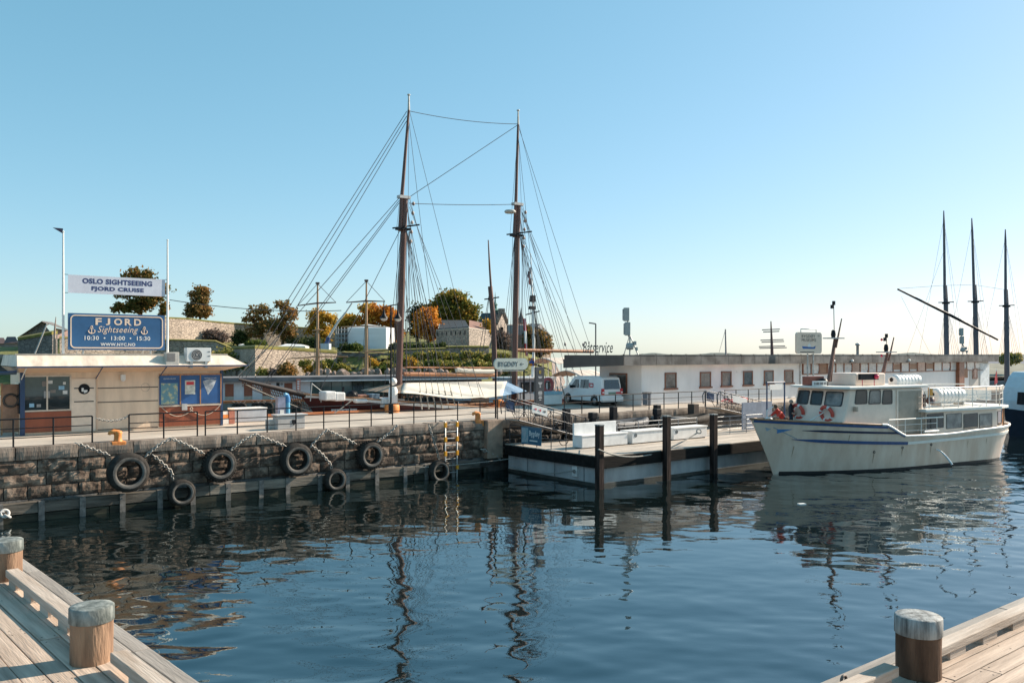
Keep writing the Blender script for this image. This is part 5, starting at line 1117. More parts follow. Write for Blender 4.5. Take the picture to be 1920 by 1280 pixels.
# roof things
s = S(1095, 5.2); t = thing('roof_lettering', 'dark script lettering Båtservice standing on the office roof edge', 'sign', PF(BS0-2.2, 6.6, 6.02), TH+R(-38)); 
x0 = -((PF(BS0-2.2,6.6,0).x/PF(BS0-2.2,6.6,0).y)*FPX+960-1093)/FPX*Yst(BS0-2.2,6.6)
ink2 = M('sign_darkgrey', (.05,.05,.055), .5); sc = Yst(BS0-2.2, 6.6)/FPX; o = text('lettering', 'Båtservice', 56*sc, 21*sc, ink2, t, (x0+28*sc, 0, 10.5*sc+.22), rot=0, depth=.12, shear=.3, bold=.0)
m = MB()
for k in (.25,.5,.78): m.tube([(x0+56*sc*k,-.02,-.3),(x0+56*sc*k,-.02,8*sc)], .03, 5)
m.build('support', ink2, t)
def antenna(u, tt, vt, vb, sc_, label):
    s = S(u, tt); Y = Yst(s, tt); q_ = Y/FPX*sc_; z1 = Z(vt, Y)-6.05; o = thing('roof_antenna', label, 'antenna', PF(s, tt, 6.05), 0)
    g2 = M('antenna_grey', (.33,.36,.35), .5, var=.08)
    m = MB(); m.tube([(4*q_,0,-.3),(4*q_,0,z1*.35),(0,0,z1*.45),(0,0,z1)], .05, 6); m.tube([(3*q_,0,z1*.45),(20*q_,0,0)], .045, 5); m.tube([(3*q_,.05,z1*.4),(-6*q_,.2,.1)], .03, 5); m.build('mast', galv, o)
    for za, zb2, xx in ((.72,1.0,-3),(.42,.70,-1)):
        m = MB(); m.bx((xx-5)*q_,(xx+5)*q_,-.3,.05,z1*za,z1*zb2); m.build('panel', g2, o, bev=.03); m = MB(); m.bx((xx-7)*q_,(xx-5.2)*q_,-.2,.0,z1*(za+.02),z1*(zb2-.03)); m.build('panel_back', galv, o)
    m = MB(); m.lathe([(.0,0),(6*q_,.02),(7.5*q_,.15),(7.5*q_,.32),(6*q_,.45),(0,.46)], (4*q_,0,z1*.12), 14); m.build('junction_drum', g2, o); m = MB(); m.box((13*q_,-.1,z1*.26),(5*q_,.2,.25)); m.box((16*q_,-.1,z1*.14),(4*q_,.2,.22)); m.build('radio_box', g2, o)
antenna(1177, 3.6, 577, 664, 1.0, 'tall mobile phone antenna with two grey panels on the left end of the office roof')
antenna(1803, 4.5, 615, 664, .55, 'smaller grey antenna cluster on the far right of the office roof')
sm = S(1516, 2.2); Y = Yst(sm, 2.2); q_ = Y/FPX; t = thing('museum_sign', 'beige BYGDØY MUSEUMS sign with blue ship picture above the office roof', 'sign', PF(sm, 2.2, QZ), TH-R(12)); z0, z1 = Z(663,Y)-QZ, Z(623,Y)-QZ; hw = 29*q_/math.cos(TH-R(12))
m = MB(); m.prism(rrect(-hw, hw, z0, z1, .22, 4), lambda a,b,d: (a,d,b), -.06, .06); m.build('board', M('sign_beige',(.80,.63,.50),.6,var=.06), t)
ik = M('sign_ink_brown', (.12,.09,.07)); text('lettering', 'BYGDØY', hw*1.05, (z1-z0)*.14, ik, t, (-hw*.05,-.065,lerp(z0,z1,.82))); text('lettering', 'MUSEUMS', hw*1.1, (z1-z0)*.14, ik, t, (-hw*.02,-.065,lerp(z0,z1,.64)))
text('lettering', '→', hw*.2, (z1-z0)*.08, ik, t, (hw*.72,-.065,lerp(z0,z1,.84)))
m = MB(); zz = lerp(z0,z1,.28); m.add([(-hw*.55,-.066,zz+.12),(-hw*.5,-.066,zz-.08),(hw*.45,-.066,zz-.08),(hw*.52,-.066,zz+.15),(hw*.3,-.066,zz+.05)], [(0,1,2,3,4)]); m.build('ship_print', M('print_blue',(.03,.12,.33)), t); m = MB(); m.bx(-hw*.1,hw*.12,-.068,-.062,zz+.07,zz+.26); m.bx(-hw*.02,hw*.05,-.068,-.062,zz+.26,zz+.36); m.build('ship_house', white, t)
m = MB(); m.bx(-hw*.7, hw*.4, -.068,-.062, lerp(z0,z1,.06), lerp(z0,z1,.10)); m.build('small_print', ik, t)
for x in (-hw*.0, hw*.45): m = MB(); m.tube([(x,.1,0),(x,.1,z0+.2)], .06, 6); m.build('post', galv, t)
m = MB(); m.tube([(-hw*.6,0,z1),(-hw*.6,0,z1+.25),(hw*.6,0,z1+.25),(hw*.6,0,z1)], .035, 6); m.build('top_handle', galv, t)
s = S(1608, 4.5); m = MB(); m.lathe([(.12,0),(.12,.9),(.2,.95),(.2,1.1),(0,1.15)], n=12); tag(m.build('roof_vent', galv, loc=PF(s,4.5,6.0)), 'small metal vent pipe standing on the office roof behind the ferry mast', 'vent pipe')
# ---------------------------------------------------------------- schooner beyond the pier
mastc = M('mast_varnish', (.13,.06,.045), .5, var=.25, scale=1.5, stretch=(3,3,.3))
mastw = M('mast_pale_top', (.5,.46,.4), .5)
line = M('rigging_line', (.06,.06,.065), .7, var=.3)
linep = M('rope_pale', (.42,.37,.31), .8, var=.2)
sparo = M('spar_oiled', (.36,.15,.065), .5, var=.2, scale=2)
canv = M('canvas_cover', (.68,.62,.53), .85, var=.10, scale=1.2, bump=.2, bscale=3)
TC, SB = 10.7, 16.3
sch = thing('schooner', 'two-masted wooden schooner with dark red hull and long bowsprit beyond the pier', 'schooner', PF(SB, TC, 0), TH)
def L3(u, v, dt=0.0): s, z = SZ(u, v, TC+dt); return Vector((s-SB, dt, z))
def sz_(p): return 3.85-1.2*min(1,p/.5)+.45*max(0,p-.55)**1.3
sS, sX, sM, sD, sStrip = make_hull(0, 25, 2.6, 23.5, 2.45, 2.2, sz_, -.6, .42, .12, 1.2, 1.5, 1.9, .55)
hullr = M('schooner_red', (.085,.018,.016), .4, var=.15, scale=1); m, ps = sM(50, 9); m.build('hull', hullr, sch)
m = MB(); rows = [[], []]
for p in ps:
    for k, sd in ((0,-1),(1,1)): q_ = sS(p, sz_(p)-.35, sd); rows[k].append(q_)
m.grid(rows, smooth=False); m.build('deck', wteak, sch)
teal = M('schooner_teal', (.08,.24,.24), .4)
for sd in (-1, 1):
    sStrip(.3, 24.6, lambda f: sz_(sX(lerp(.3,24.6,f),3))-.24, lambda f: sz_(sX(lerp(.3,24.6,f),3))-.04, .03, sd, 34).build('white_rail_strip', white, sch)
    m = MB(); m.tube([sS(sX(x,2.4), sz_(sX(x,2.4)), sd) for x in np.linspace(.02,24.8,40)], .055, 6); m.build('cap_rail', wteak, sch)
    sStrip(2.2, 23.8, -.2, 1.15, .012, sd, 30).build('boot_band', teal, sch)
a = L3(652,763,-2.2); b = L3(684,772,-2.2); a.y = b.y = -2.3
q_ = sS(sX(a.x+1.2, 2.3), 2.3, -1, .05); ang = math.atan2(sS(sX(a.x+2.0,2.3),2.3,-1).y-sS(sX(a.x+.4,2.3),2.3,-1).y, 1.6)
m = MB(); m.box((0,0,0), (1.5,.03,.34), rz=0); bd = m.build('name_board', white, sch); bd.location = sS(sX(lerp(a.x,b.x,.5), 2.7), 2.74, -1, .06); bd.rotation_euler.z = ang
text('lettering', 'HELENA', 1.25, .22, ink, bd, (0,-.017,0), depth=.006, bold=.02)
# bowsprit and masts
m = MB(); tip = L3(447,710.5); root = L3(575,741); m.tube([tip, tip.lerp(root,.5), root, root+(root-tip)*.12], [.07,.14,.17,.17], 8); m.build('bowsprit', M('bowsprit_dark', (.035,.025,.022), .5), sch)
m = MB(); 
for k in np.linspace(.05, 1.0, 26): q_ = tip.lerp(root, k); d_ = .25+.85*k; m.tube([q_+Vector((0,0,-.1)), q_+Vector((.25,0,-d_))], .022, 4)
for k in (.33,.66,1.0): m.tube([tip.lerp(root,.05)+Vector((0,0,-.1-.22*k)), root+Vector((.2,0,-.1-.85*k))], .02, 4)
m.build('bowsprit_net', M('net_rust', (.16,.08,.05), .9), sch)['kind'] = 'stuff'
def mast(ub, vb, uh, vh, ucap, vcap, ut, vt, r, label):
    a = L3(ub, vb); h = L3(uh, vh); cp_ = L3(ucap, vcap); t_ = L3(ut, vt); m = MB(); m.tube([Vector((a.x,0,1.8)), h, cp_], [r, r*.85, r*.75], 10); lo = m.build('mast', mastc, sch)
    m = MB(); off = Vector((-.25,0,0)); m.tube([h+off*1.1-Vector((0,0,.2)), cp_+off, t_+Vector((0,0,-.9))], [r*.58, r*.54, r*.36], 8); m.build('topmast', mastc, sch)
    m = MB(); m.tube([t_+Vector((0,0,-.92)), t_], [r*.36, r*.22], 8); m.lathe([(.0,0),(.1,.03),(.1,.1),(0,.14)], t_, 8); m.build('mast_head', mastw, sch)
    m = MB(); m.tube([h+Vector((-.5,-.9,.0)), h+Vector((.5,.9,.05))], .05, 6); m.tube([h+Vector((-.4,.7,.05)), h+Vector((.7,-.75,.2))], .05, 6); m.bx(h.x-.45,h.x+.35,-.3,.3,h.z-.12,h.z); m.build('crosstree', blackm, sch)
    m = MB(); m.bx(cp_.x-.5,cp_.x+.28,-.2,.2,cp_.z-.1,cp_.z+.08); m.build('mast_cap', M('band_white',(.5,.48,.46),.5), sch)
    m = MB()
    for k in range(5): q_ = h+Vector((.45+.05*k,-.1,.4+.6*k-1.2)); m.lathe([(0,-.14),(.09,-.07),(.1,.05),(0,.16)], q_, 8)
    m.build('block', M('block_redwhite', (.45,.25,.2), .6, var=.5, scale=3, col2=(.6,.55,.5)), sch)['kind'] = 'stuff'
    return a, h, cp_, t_
fa, fh, fc, ft = mast(745,760, 757,428, 760,370, 766.5,180, .225, 'fore')
ma, mh, mc, mt_ = mast(963,745, 970,440, 972.5,383, 971.5,209, .215, 'main')
m = MB(); q_ = mh+Vector((-.75,-.15,1.5)); m.lathe([(0,-.12),(.34,-.1),(.42,0),(.34,.1),(0,.14)], q_, 14); m.build('radar_dome', mastw, sch)
def stay(a, b, nm='stay', r=.020, mat=None, d=0.0):
    m = MB(); m.tube(sag(a, b, d, 10) if d else [a, b], r, 4, cap=False); m.build(nm, mat or line, sch)
T = Vector
for (k, dz) in ((.0,0),(.06,-.3),(.14,-.6)): stay(ft+T((-.15,0,-1.0+dz)), tip.lerp(root, k*1.4+.01)+T((0,0,.1)))
for (k, dz) in ((.05,0),(.36,-.15),(.40,-.3)): stay(fc+T((-.45,0,-.1+dz)), tip.lerp(root, k)+T((0,0,.15)))
stay(fh+T((-.3,0,-.2)), root+T((.8,0,.2)))
stay(ft+T((.1,0,-.95)), mt_+T((-.1,0,-.9)), d=.18); stay(mt_+T((-.1,0,-1.0)), fc+T((.3,0,.05))); stay(fc+T((.3,0,-.35)), mc+T((-.4,0,-.05)), d=.06)
def shrouds(h, c, t_, base_x, flip=1):
    for sd in (-1, 1):
        for k in range(6):
            b = T((base_x+.5*k, sd*2.4, 2.75)); stay(h+T((.0,sd*.3,-.1)), b, 'shroud', .018); 
            m = MB(); m.tube([b, b.lerp(h, .10)], .05, 5); m.build('lanyard', linep, sch)
        for k in (0, 1, 2): stay(c+T((.2,sd*.15,-.3*k)), T((base_x+3.2+.9*k, sd*2.4, 2.7)), 'backstay', .018)
        stay(t_+T((0,sd*.1,-1.0)), T((base_x+4.6, sd*2.4, 2.7)), 'backstay', .016)
        stay(t_+T((0,0,-1.2)), h+T((-.1,sd*.7,.05)), 'shroud', .014)
shrouds(fh, fc, ft, fa.x+.3); shrouds(mh, mc, mt_, ma.x+.3)
for k, (x, y) in enumerate(((.7,.15),(.9,-.1),(.45,-.2))):
    stay(fh+T((.3,y,-.2)), T((fa.x+x, y, 2.6)), 'halyard', .02); stay(mh+T((.3,y,-.2)), T((ma.x+x, y, 2.6)), 'halyard', .02); stay(fh+T((-.3,y,-.1-.3*k)), T((fa.x-.25-.15*k, y, 2.6)), 'halyard', .016); stay(mh+T((-.3,y,-.1)), T((ma.x-.25-.15*k, y, 2.6)), 'halyard', .016)
# booms
b0, b1 = L3(757,701), L3(930,703); m = MB(); m.tube([b0, b1], .13, 8); m.build('fore_boom', sparo, sch); m = MB(); m.tube([b0+T((0,0,.42)), b1+T((0,0,.5))], .06, 6); m.build('fore_gaff', sparo, sch)
m = MB(); m.tube(sag(b0+T((4,0,.22)), b1+T((-.2,0,.25)), .05), .16, 7); m.build('furled_sail', canv, sch)
b2, b3 = L3(965,656), L3(1112,659); m = MB(); m.tube([b2, b3], .12, 8); m.build('main_boom', sparo, sch)
for k in (.3,.62,.86): stay(mc+T((.3,0,-.5)), b2.lerp(b3,k), 'topping_lift', .02)
for k in (.55,.75,.98): stay(mt_+T((.1,0,-1.2)) if k > .9 else mh+T((.2,0,.3)), b2.lerp(b3,k), 'topping_lift', .018)
for k in (.66,.9): q_ = b2.lerp(b3, k)+T((-.25,0,.5)); m = MB(); m.lathe([(0,-.15),(.08,-.08),(.08,.08),(0,.15)], q_, 8); m.build('pulley', M('block_redwhite',(.45,.25,.2)), sch)
# awning over the fore boom
m = MB(); ra, rb = L3(757,718), L3(951,714.5); tipr = L3(988,733,-.3); rows = []
for j in range(9):
    k = j/8; r = []
    for i in range(25):
        f = i/24; top = ra.lerp(rb, f); tz = top.z; lowz = L3(752+190*f, lerp(737,747,math.sin(f*2.6)**2) if f < .8 else lerp(747,742,(f-.8)/.2), -2.5).z
        yy = lerp(0,-2.5,k); z = lerp(tz, lowz, k**1.25)-.12*math.sin(math.pi*((f*2)%1))*k*(1-k)*2; r.append((lerp(top.x-.0, L3(752+190*f,740,-2.5).x, k), yy, z))
    rows.append(r)
m.grid(rows); rows2 = [[(p[0], -p[1], p[2]) for p in r][::-1] for r in rows]; m.grid(rows2); aw = m.build('awning', canv, sch)
so = aw.modifiers.new('solid','SOLIDIFY'); so.thickness = .02
m = MB(); e = rows[8][-1]; m.add([rows[0][-1], rows[4][-1], e, tuple(tipr)], [(0,1,2,3)]); m.build('awning_flap', M('canvas_blue',(.14,.24,.36),.8), sch)
m = MB(); e0 = [rows[j][0] for j in range(9)]; e1 = [(p[0],-p[1],p[2]) for p in e0]; m.add(e0+e1[::-1], [tuple(range(18))]); m.build('awning_end', M('canvas_tan', (.42,.27,.18), .85), sch)
# deck gear
def gear(u, v0, v1, w_, mat, nm, dt=-1.2, d=.9, bev=.08): c = L3(u, v1, dt); z1 = L3(u, v0, dt).z; m = MB(); m.bx(c.x-w_/2,c.x+w_/2,dt-d/2,dt+d/2,c.z-.1,z1); return m.build(nm, mat, sch, bev=bev)
pl = M('wrapped_white', (.66,.65,.63), .6, var=.12, scale=3, bump=.4, bscale=6)
gear(614,733,747,.7,pl,'wrapped_raft'); gear(632,735,748,.65,pl,'wrapped_raft'); gear(722,745,760,.9,pl,'wrapped_raft',-1.3); gear(742,747,760,.8,pl,'wrapped_raft',-1.3)
gear(699,738,755,.55,M('hatch_blue',(.12,.17,.22),.4),'deck_hatch',-1.0,.7,.02); gear(676,740,752,1.2,M('skylight_teak',(.36,.14,.07),.5),'skylight',-.5,1.0,.02); gear(676,748,752,.8,pl,'coiled_sail',-1.4,.4)
q_ = L3(737,716,-1.9); m = MB(); m.lathe([(.28,-2.2),(.28,-.5),(.2,-.3)], q_, 14); m.lathe([(0,-.2),(.2,-.1),(.24,.05),(.18,.2),(0,.26)], q_, 12); m.build('ventilator', white, sch)
m = MB(); q_ = L3(643,730,-.8); m.tube([q_+T((0,0,-.9)),q_,q_+T((.05,0,.15))], .07, 6); q2 = L3(659,741,-.8); m.lathe([(.3,-.1),(.3,.25),(.1,.35)], q2, 12, M4=Mx); m.build('windlass', blackm, sch)
for x0, x1 in ((L3(582,742,-.8), L3(602,744,-.9)),): m = MB(); m.tube([x0+T((0,0,-.3)), x0+T((.1,0,.75))], .03, 5); m.tube([x1+T((0,0,-.3)), x1+T((0,0,.4))], .03, 5); m.tube([x0+T((.1,0,.7)), x1+T((0,0,.35))], .025, 5); m.build('pulpit', galv, sch)
# mooring lines from the schooner to the pier
for k, (p, q_, lab) in enumerate(((sch.location+Matrix.Rotation(TH,3,'Z')@(L3(662,748,-2.2)), PF(S(627,8.6),8.6,QZ+.1), 'pale mooring line from the schooner bow rail to the orange kerb'), (PF(SB,TC,0)+Matrix.Rotation(TH,3,'Z')@(tip.lerp(root,.1)+T((0,0,-.2))), PF(S(627,9),9,2.4), 'pale rope hanging from the bowsprit tip down to the pier edge'))):
    m = MB(); m.tube(sag(p, q_, .12 if k else .03), .03, 5); tag(m.build('mooring_rope', linep, loc=p, world=True), lab, 'rope')
# overhead cable in the far distance
p, q_ = W(318,562,150), W(1120,606,150)
# ---------------------------------------------------------------- square rigged brig behind the far shed
def simple_ship(name, label, cat, base, rz, L, bm_, zd, mat, group=None):
    o = thing(name, label, cat, base, rz, group); f = lambda p: zd*(1+.35*(1-min(1,p/.5))**2); _, _, me_, _, _ = make_hull(-.5*L-.8,.5*L+.4,-.5*L,.5*L,bm_,bm_*.85,f,-.5,.4,.15,1.2,1.2,2,.3); m, ps_ = me_(24, 5); m.build('hull', mat, o)
    m = MB(); m.grid([[ (lerp(-.5*L,.5*L,p), sd*bm_*.9*min(1,3*p+.1)*min(1,3*(1-p)+.3), f(p)-.3) for p in ps_] for sd in (-1,1)], smooth=False); m.build('deck', wteak, o); return o
pine = M('mast_pine', (.40,.24,.13), .6, var=.2, scale=1, stretch=(3,3,.3))
YB = 112; cx = W(641, 700, YB); brig = simple_ship('brig', 'small square-rigged sailing ship with two pale wooden masts behind the far shed', 'sailing ship', (cx.x, YB, 0), .08, 15, 2.4, 2.2, hullr)
def BL_(u, v, d=0): p = W(u, v, YB+d); return Matrix.Rotation(-.08,3,'Z') @ (p-Vector((cx.x,YB,0)))
for ua, vt, yards in ((595.5, 530, ((558,573,630,567),(538,672.5,652,668),(585,620,607,619))), (687, 525, ((649,567,722,565),(640,613,725,612.5),(672,660,720,662)))):
    m = MB(); a = BL_(ua, 705); a.z = 1.5; m.tube([a, BL_(ua,640), BL_(ua,vt)], [.26,.2,.10], 8); m.build('mast', pine, brig)
    m = MB(); m.box(BL_(ua, vt+1), (.5,.3,.25)); m.build('mast_head', mastc, brig)
    for x0, y0, x1, y1 in yards: 
        m = MB(); a, b = BL_(x0,y0,-.4), BL_(x1,y1,.2); c_ = (a+b)/2+Vector((0,0,.12)); m.tube([a, c_, b], [.07,.12,.07], 6); m.build('yard', mastc if y0 < 600 else pine, brig)
    x0, y0, x1, y1 = yards[0]
    for e in ((x0,y0),(x1,y1)): m = MB(); m.tube([BL_(ua,vt+2), BL_(*e,-.3)], .035, 4); m.build('stay', line, brig)
    for dx in (-9,-5,5,9): m = MB(); m.tube([BL_(ua,yards[0][1]+4), BL_(ua+dx,704)], .03, 4); m.build('shroud', line, brig)
m = MB(); m.tube([BL_(447,704,4), BL_(478,673,2), BL_(521,636,0)], [.06,.08,.05], 5); m.build('jib_boom', linep, brig)
# ---------------------------------------------------------------- boats right of the schooner
YC = 74
def gaff_mast(o, base, pts, rr_, mat):
    m = MB(); m.tube(pts, rr_, 8); return m.build('mast', mat, o)
p0 = W(935, 700, YC); cut = simple_ship('cutter', 'wooden cutter with leaning brown mast behind the direction sign', 'sailing boat', (p0.x, YC, 0), TH, 12, 2.0, 2.0, M('cutter_hull',(.10,.035,.025),.4))
def LC(u, v, d=0): return Matrix.Rotation(-TH,3,'Z') @ (W(u,v,YC+d)-Vector((p0.x,YC,0)))
a = LC(930,700); a.z = 1.2; gaff_mast(cut, None, [a, LC(925,600), LC(919,537)], [.24,.22,.2], mastc); m = MB(); m.tube([LC(922,560), LC(918,500), LC(915.5,450)], [.12,.09,.05], 6); m.build('topmast', mastc, cut)
m = MB(); m.tube([LC(908,561),LC(936,557)], .06, 5); m.build('crosstree', blackm, cut)
for u, v in ((898,640),(905,640),(948,650),(940,648)): m = MB(); m.tube([LC(919,540), LC(u,v+25)], .03, 4); m.build('shroud', line, cut)
m = MB(); m.bx(-2,2.5,-1.3,1.3,1.7,3.0); m.build('deckhouse', sparo, cut)
# white work boat with wheelhouse behind the sign
YD = 66; p0 = W(985, 745, YD); wb = simple_ship('work_boat', 'grey-white work boat wheelhouse with thin white mast and signal flags beyond the pier', 'boat', (p0.x, YD, 0), TH, 11, 2.1, 2.0, M('workboat_grey',(.30,.32,.34),.4))
def LD(u, v, d=0): return Matrix.Rotation(-TH,3,'Z') @ (W(u,v,YD+d)-Vector((p0.x,YD,0)))
wg = M('wheelhouse_grey', (.42,.45,.49), .4, var=.08)
m = MB(); m.bx(-1.9,1.6,-1.4,1.4,1.8,4.3); wh3 = m.build('wheelhouse', wg, wb, bev=.08); m = MB(); m.bx(-2.1,1.8,-1.6,1.6,4.3,4.4); m.build('wheelhouse_roof', M('roof_lightgrey',(.55,.57,.58),.5), wb)
for x in (-1.6,-.55,.5): m = MB(); m.bx(x,x+.85,-1.44,-1.38,3.3,4.05); f = m.build('window', rubb, wh3); m = MB(); m.bx(x+.08,x+.77,-1.455,-1.44,3.38,3.97); m.build('pane', bglass, f)
m = MB(); m.bx(-2.6,-1.95,-1.2,1.2,1.8,3.1); m.build('engine_casing', wg, wb); m = MB(); m.tube([LD(998,745),LD(1001,640),LD(995,475)], [.14,.10,.03], 7); m.build('mast', white, wb)
m = MB(); m.tube([LD(985,590),LD(1012,583)], .05, 5); m.box(LD(999,560), (.35,.3,.5)); m.box(LD(998,577), (.5,.3,.25)); m.build('crosstree', blackm, wb)
for (u, v, c_) in ((990,508,'flag_navy'),(992,520,'flag_dark'),(993.5,500,'flag_navy')): m = MB(); q_ = LD(u,v); m.add([q_,q_+T((.25,.05,-.15)),q_+T((.2,.0,-.6)),q_+T((-.05,0,-.5)),q_+T((0,.03,0)),q_+T((.25,.08,-.15)),q_+T((.2,.03,-.6)),q_+T((-.05,.03,-.5))], [(0,1,2,3),(7,6,5,4)]); m.build('signal_flag', M(c_,(.05,.05,.09) if 'navy' in c_ else (.16,.05,.06),.8), wb)
for u, v in ((1017,605),(1010,600)): m = MB(); m.tube([LD(1000,575), LD(u,v+60)], .025, 4); m.build('stay', line, wb)
def flag(u, v, w_, h_, Y, mats_, label, slant=.5):
    p = W(u, v, Y); k = Y/FPX; m = MB(); rows = []
    for j in range(7): rows.append([(w_*k*(i/4)+slant*h_*k*(j/6)*.3, .06*math.sin(i*1.3+j), -h_*k*j/6) for i in range(5)])
    for j in range(6):
        for i in range(4): m.cur = (0 if j in (0,1,4,5) and i != 2 else 1); a = [rows[j][i],rows[j][i+1],rows[j+1][i+1],rows[j+1][i]]; m.add(a, [(3,2,1,0)]); m.add([(x,y+.02,z) for x,y,z in a], [(0,1,2,3)])
    return tag(m.build('flag', mats_, loc=p), label, 'flag')
flag(981,597,5,70,70,[M('flag_red2',(.45,.03,.05),.8),white],'drooping red and white flag between the masts right of the main mast',.2)
flag(990,671,10,15,64,[M('flag_orange',(.65,.28,.03),.8),M('flag_blue',(.05,.12,.4),.8)],'small orange and blue flag at the right edge of the BYGDØY sign',.9)
# boats with pale awnings
YE = 72
def awning_boat(u, label, hullm, house, ylen, aw_u0, aw_u1, aw_v, Y):
    p0 = W(u, 745, Y); o = simple_ship('tour_boat', label, 'boat', (p0.x, Y, 0), TH, ylen, 2.0, 2.1, hullm, 'covered boats beyond the pier')
    def Lp(u_, v_, d=0): return Matrix.Rotation(-TH,3,'Z') @ (W(u_,v_,Y+d)-Vector((p0.x,Y,0)))
    x0, x1 = Lp(aw_u0, aw_v).x*1.0, Lp(aw_u1, aw_v).x; zt_ = Lp(aw_u0, aw_v).z; m = MB(); rows = []
    for j in range(7): y = lerp(-1.9,1.9,j/6); rows.append([(lerp(x0,x1,i/10), y, zt_-.5*abs(y/1.9)**1.6+.06*math.sin(i*2.1)) for i in range(11)])
    m.grid(rows); a_ = m.build('awning', M('awning_cream',(.62,.52,.44),.8,var=.08,bump=.1), o); s_ = a_.modifiers.new('solid','SOLIDIFY'); s_.thickness = .03
    for x in np.linspace(x0+.2, x1-.2, 4):
        for y in (-1.7, 1.7): m = MB(); m.tube([(x,y,1.7),(x,y,zt_-.45)], .04, 5); m.build('awning_post', white, o)
    m = MB(); m.bx(lerp(x0,x1,.2), lerp(x0,x1,.8), -1.2, 1.2, 1.8, 2.9); m.build('cabin', house, o, bev=.05)
    for z in (2.3, 2.7): m = MB(); m.tube([(x0,-1.9,z),(x1,-1.9,z)], .035, 5); m.build('rail', wteak, o)
    return o
awning_boat(1040, 'covered boat with a broad pale awning left of the white van', hullr, M('cabin_teak',(.34,.14,.06),.5,var=.2), 11, 1000, 1062, 671, 80)
awning_boat(1085, 'covered boat with pinkish awning and wooden rails behind the white van', M('hull_white',(.5,.5,.49),.4), M('cabin_dark',(.05,.05,.055),.4), 12, 1042, 1122, 694, 72)
s = S(1029, 8.2); t = thing('lifebuoy_stand', 'red and white lifebuoy on a post beyond the information pillar', 'lifebuoy', PF(s, 8.4, QZ), TH); m = MB(); m.tube([(0,0,0),(0,0,1.5)], .05, 6); m.build('post', white, t); m = MB(); m.ring((0,-.1,1.35), .42, .11, M4=Mx, n=24, k=8); m.build('ring', M('lifebuoy_faded',(.45,.09,.09),.6), t)
s = S(1035, 7.2); t = thing('pallet_box', 'white and pale blue box on the pier to the left of the van', 'box', PF(s, 7.2, QZ), TH); m = MB(); m.bx(-.9,.9,0,.8,.1,.75); m.build('body', white, t, bev=.03); m = MB(); m.bx(-.9,.9,-.02,.82,.75,.95); m.build('lid', M('lid_blue',(.25,.42,.5),.5), t)
m = MB(); s = S(1117,11); Y = Yst(s,11); m.tube([(0,0,0),(0,0,Z(607,Y)-QZ)], .05, 6); m.tube([(0,0,Z(607,Y)-QZ),(-.5,.1,Z(605,Y)-QZ)], .05, 5); tag(m.build('light_pole', M('pole_dark',(.06,.065,.07),.5), loc=PF(s,11,QZ)), 'thin dark light pole rising behind the office roof lettering', 'pole')
# ---------------------------------------------------------------- three-masted ship behind the office
YF = 118; p0 = W(1826, 700, YF); tm = simple_ship('three_masted_ship', 'three-masted sailing ship with tall dark masts behind the right end of the office', 'sailing ship', (p0.x, YF, 0), .25, 30, 3.2, 2.4, M('ship_grey',(.16,.17,.18),.5))
def LF(u, v, d=0): return Matrix.Rotation(-.25,3,'Z') @ (W(u,v,YF+d)-Vector((p0.x,YF,0)))
dm = M('mast_grey', (.10,.095,.11), .6, var=.15)
for (ub, uh, vh, uc, vc, ut, vt) in ((1776,1773.5,566,1772,535,1769.5,395),(1831.5,1828.5,564,1827,534,1822,409),(1888.5,1887,572,1886,543,1885,430)):
    m = MB(); a = LF(ub,690); a.z = 1.5; m.tube([a, LF(uh,vh), LF(uc,vc)], [.36,.30,.26], 8); m.build('mast', dm, tm); m = MB(); m.tube([LF(uc-.5,vc+25,-.3), LF(lerp(uc,ut,.8),lerp(vc,vt,.8)), LF(ut,vt)], [.2,.15,.07], 7); m.build('topmast', dm, tm)
    m = MB(); m.tube([LF(uh-14,vh+1), LF(uh+15,vh)], .07, 5); m.box(LF(uh,vh+2), (.8,.6,.25)); m.build('crosstree', blackm, tm)
    for dx in (-22,-17,-12,12,17,22,26): m = MB(); m.tube([LF(uh,vh), LF(uh+dx*(1 if dx > 0 else .8)+2,678)], .025, 4); m.build('shroud', M('rigging_grey',(.2,.2,.21),.7), tm)
    for dx in (-48, 30, 40): m = MB(); m.tube([LF(ut,vt+16), LF(ut+dx,675)], .02, 4); m.build('stay', M('rigging_grey',(.2,.2,.21)), tm)
m = MB(); m.tube([LF(1683,542,-3), LF(1780,590,-2), LF(1871,637,-1)], [.12,.2,.12], 7); m.build('lowered_yard', blackm, tm)
for a, b in (((1684,541),(1770,535)),((1690,556),(1748,670)),((1770,470),(1700,665)),((1774,535),(1822,534)),((1828,534),(1884,543))): m = MB(); m.tube([LF(*a,-1.5), LF(*b,-1)], .02, 4); m.build('stay', M('rigging_grey',(.2,.2,.21)), tm)
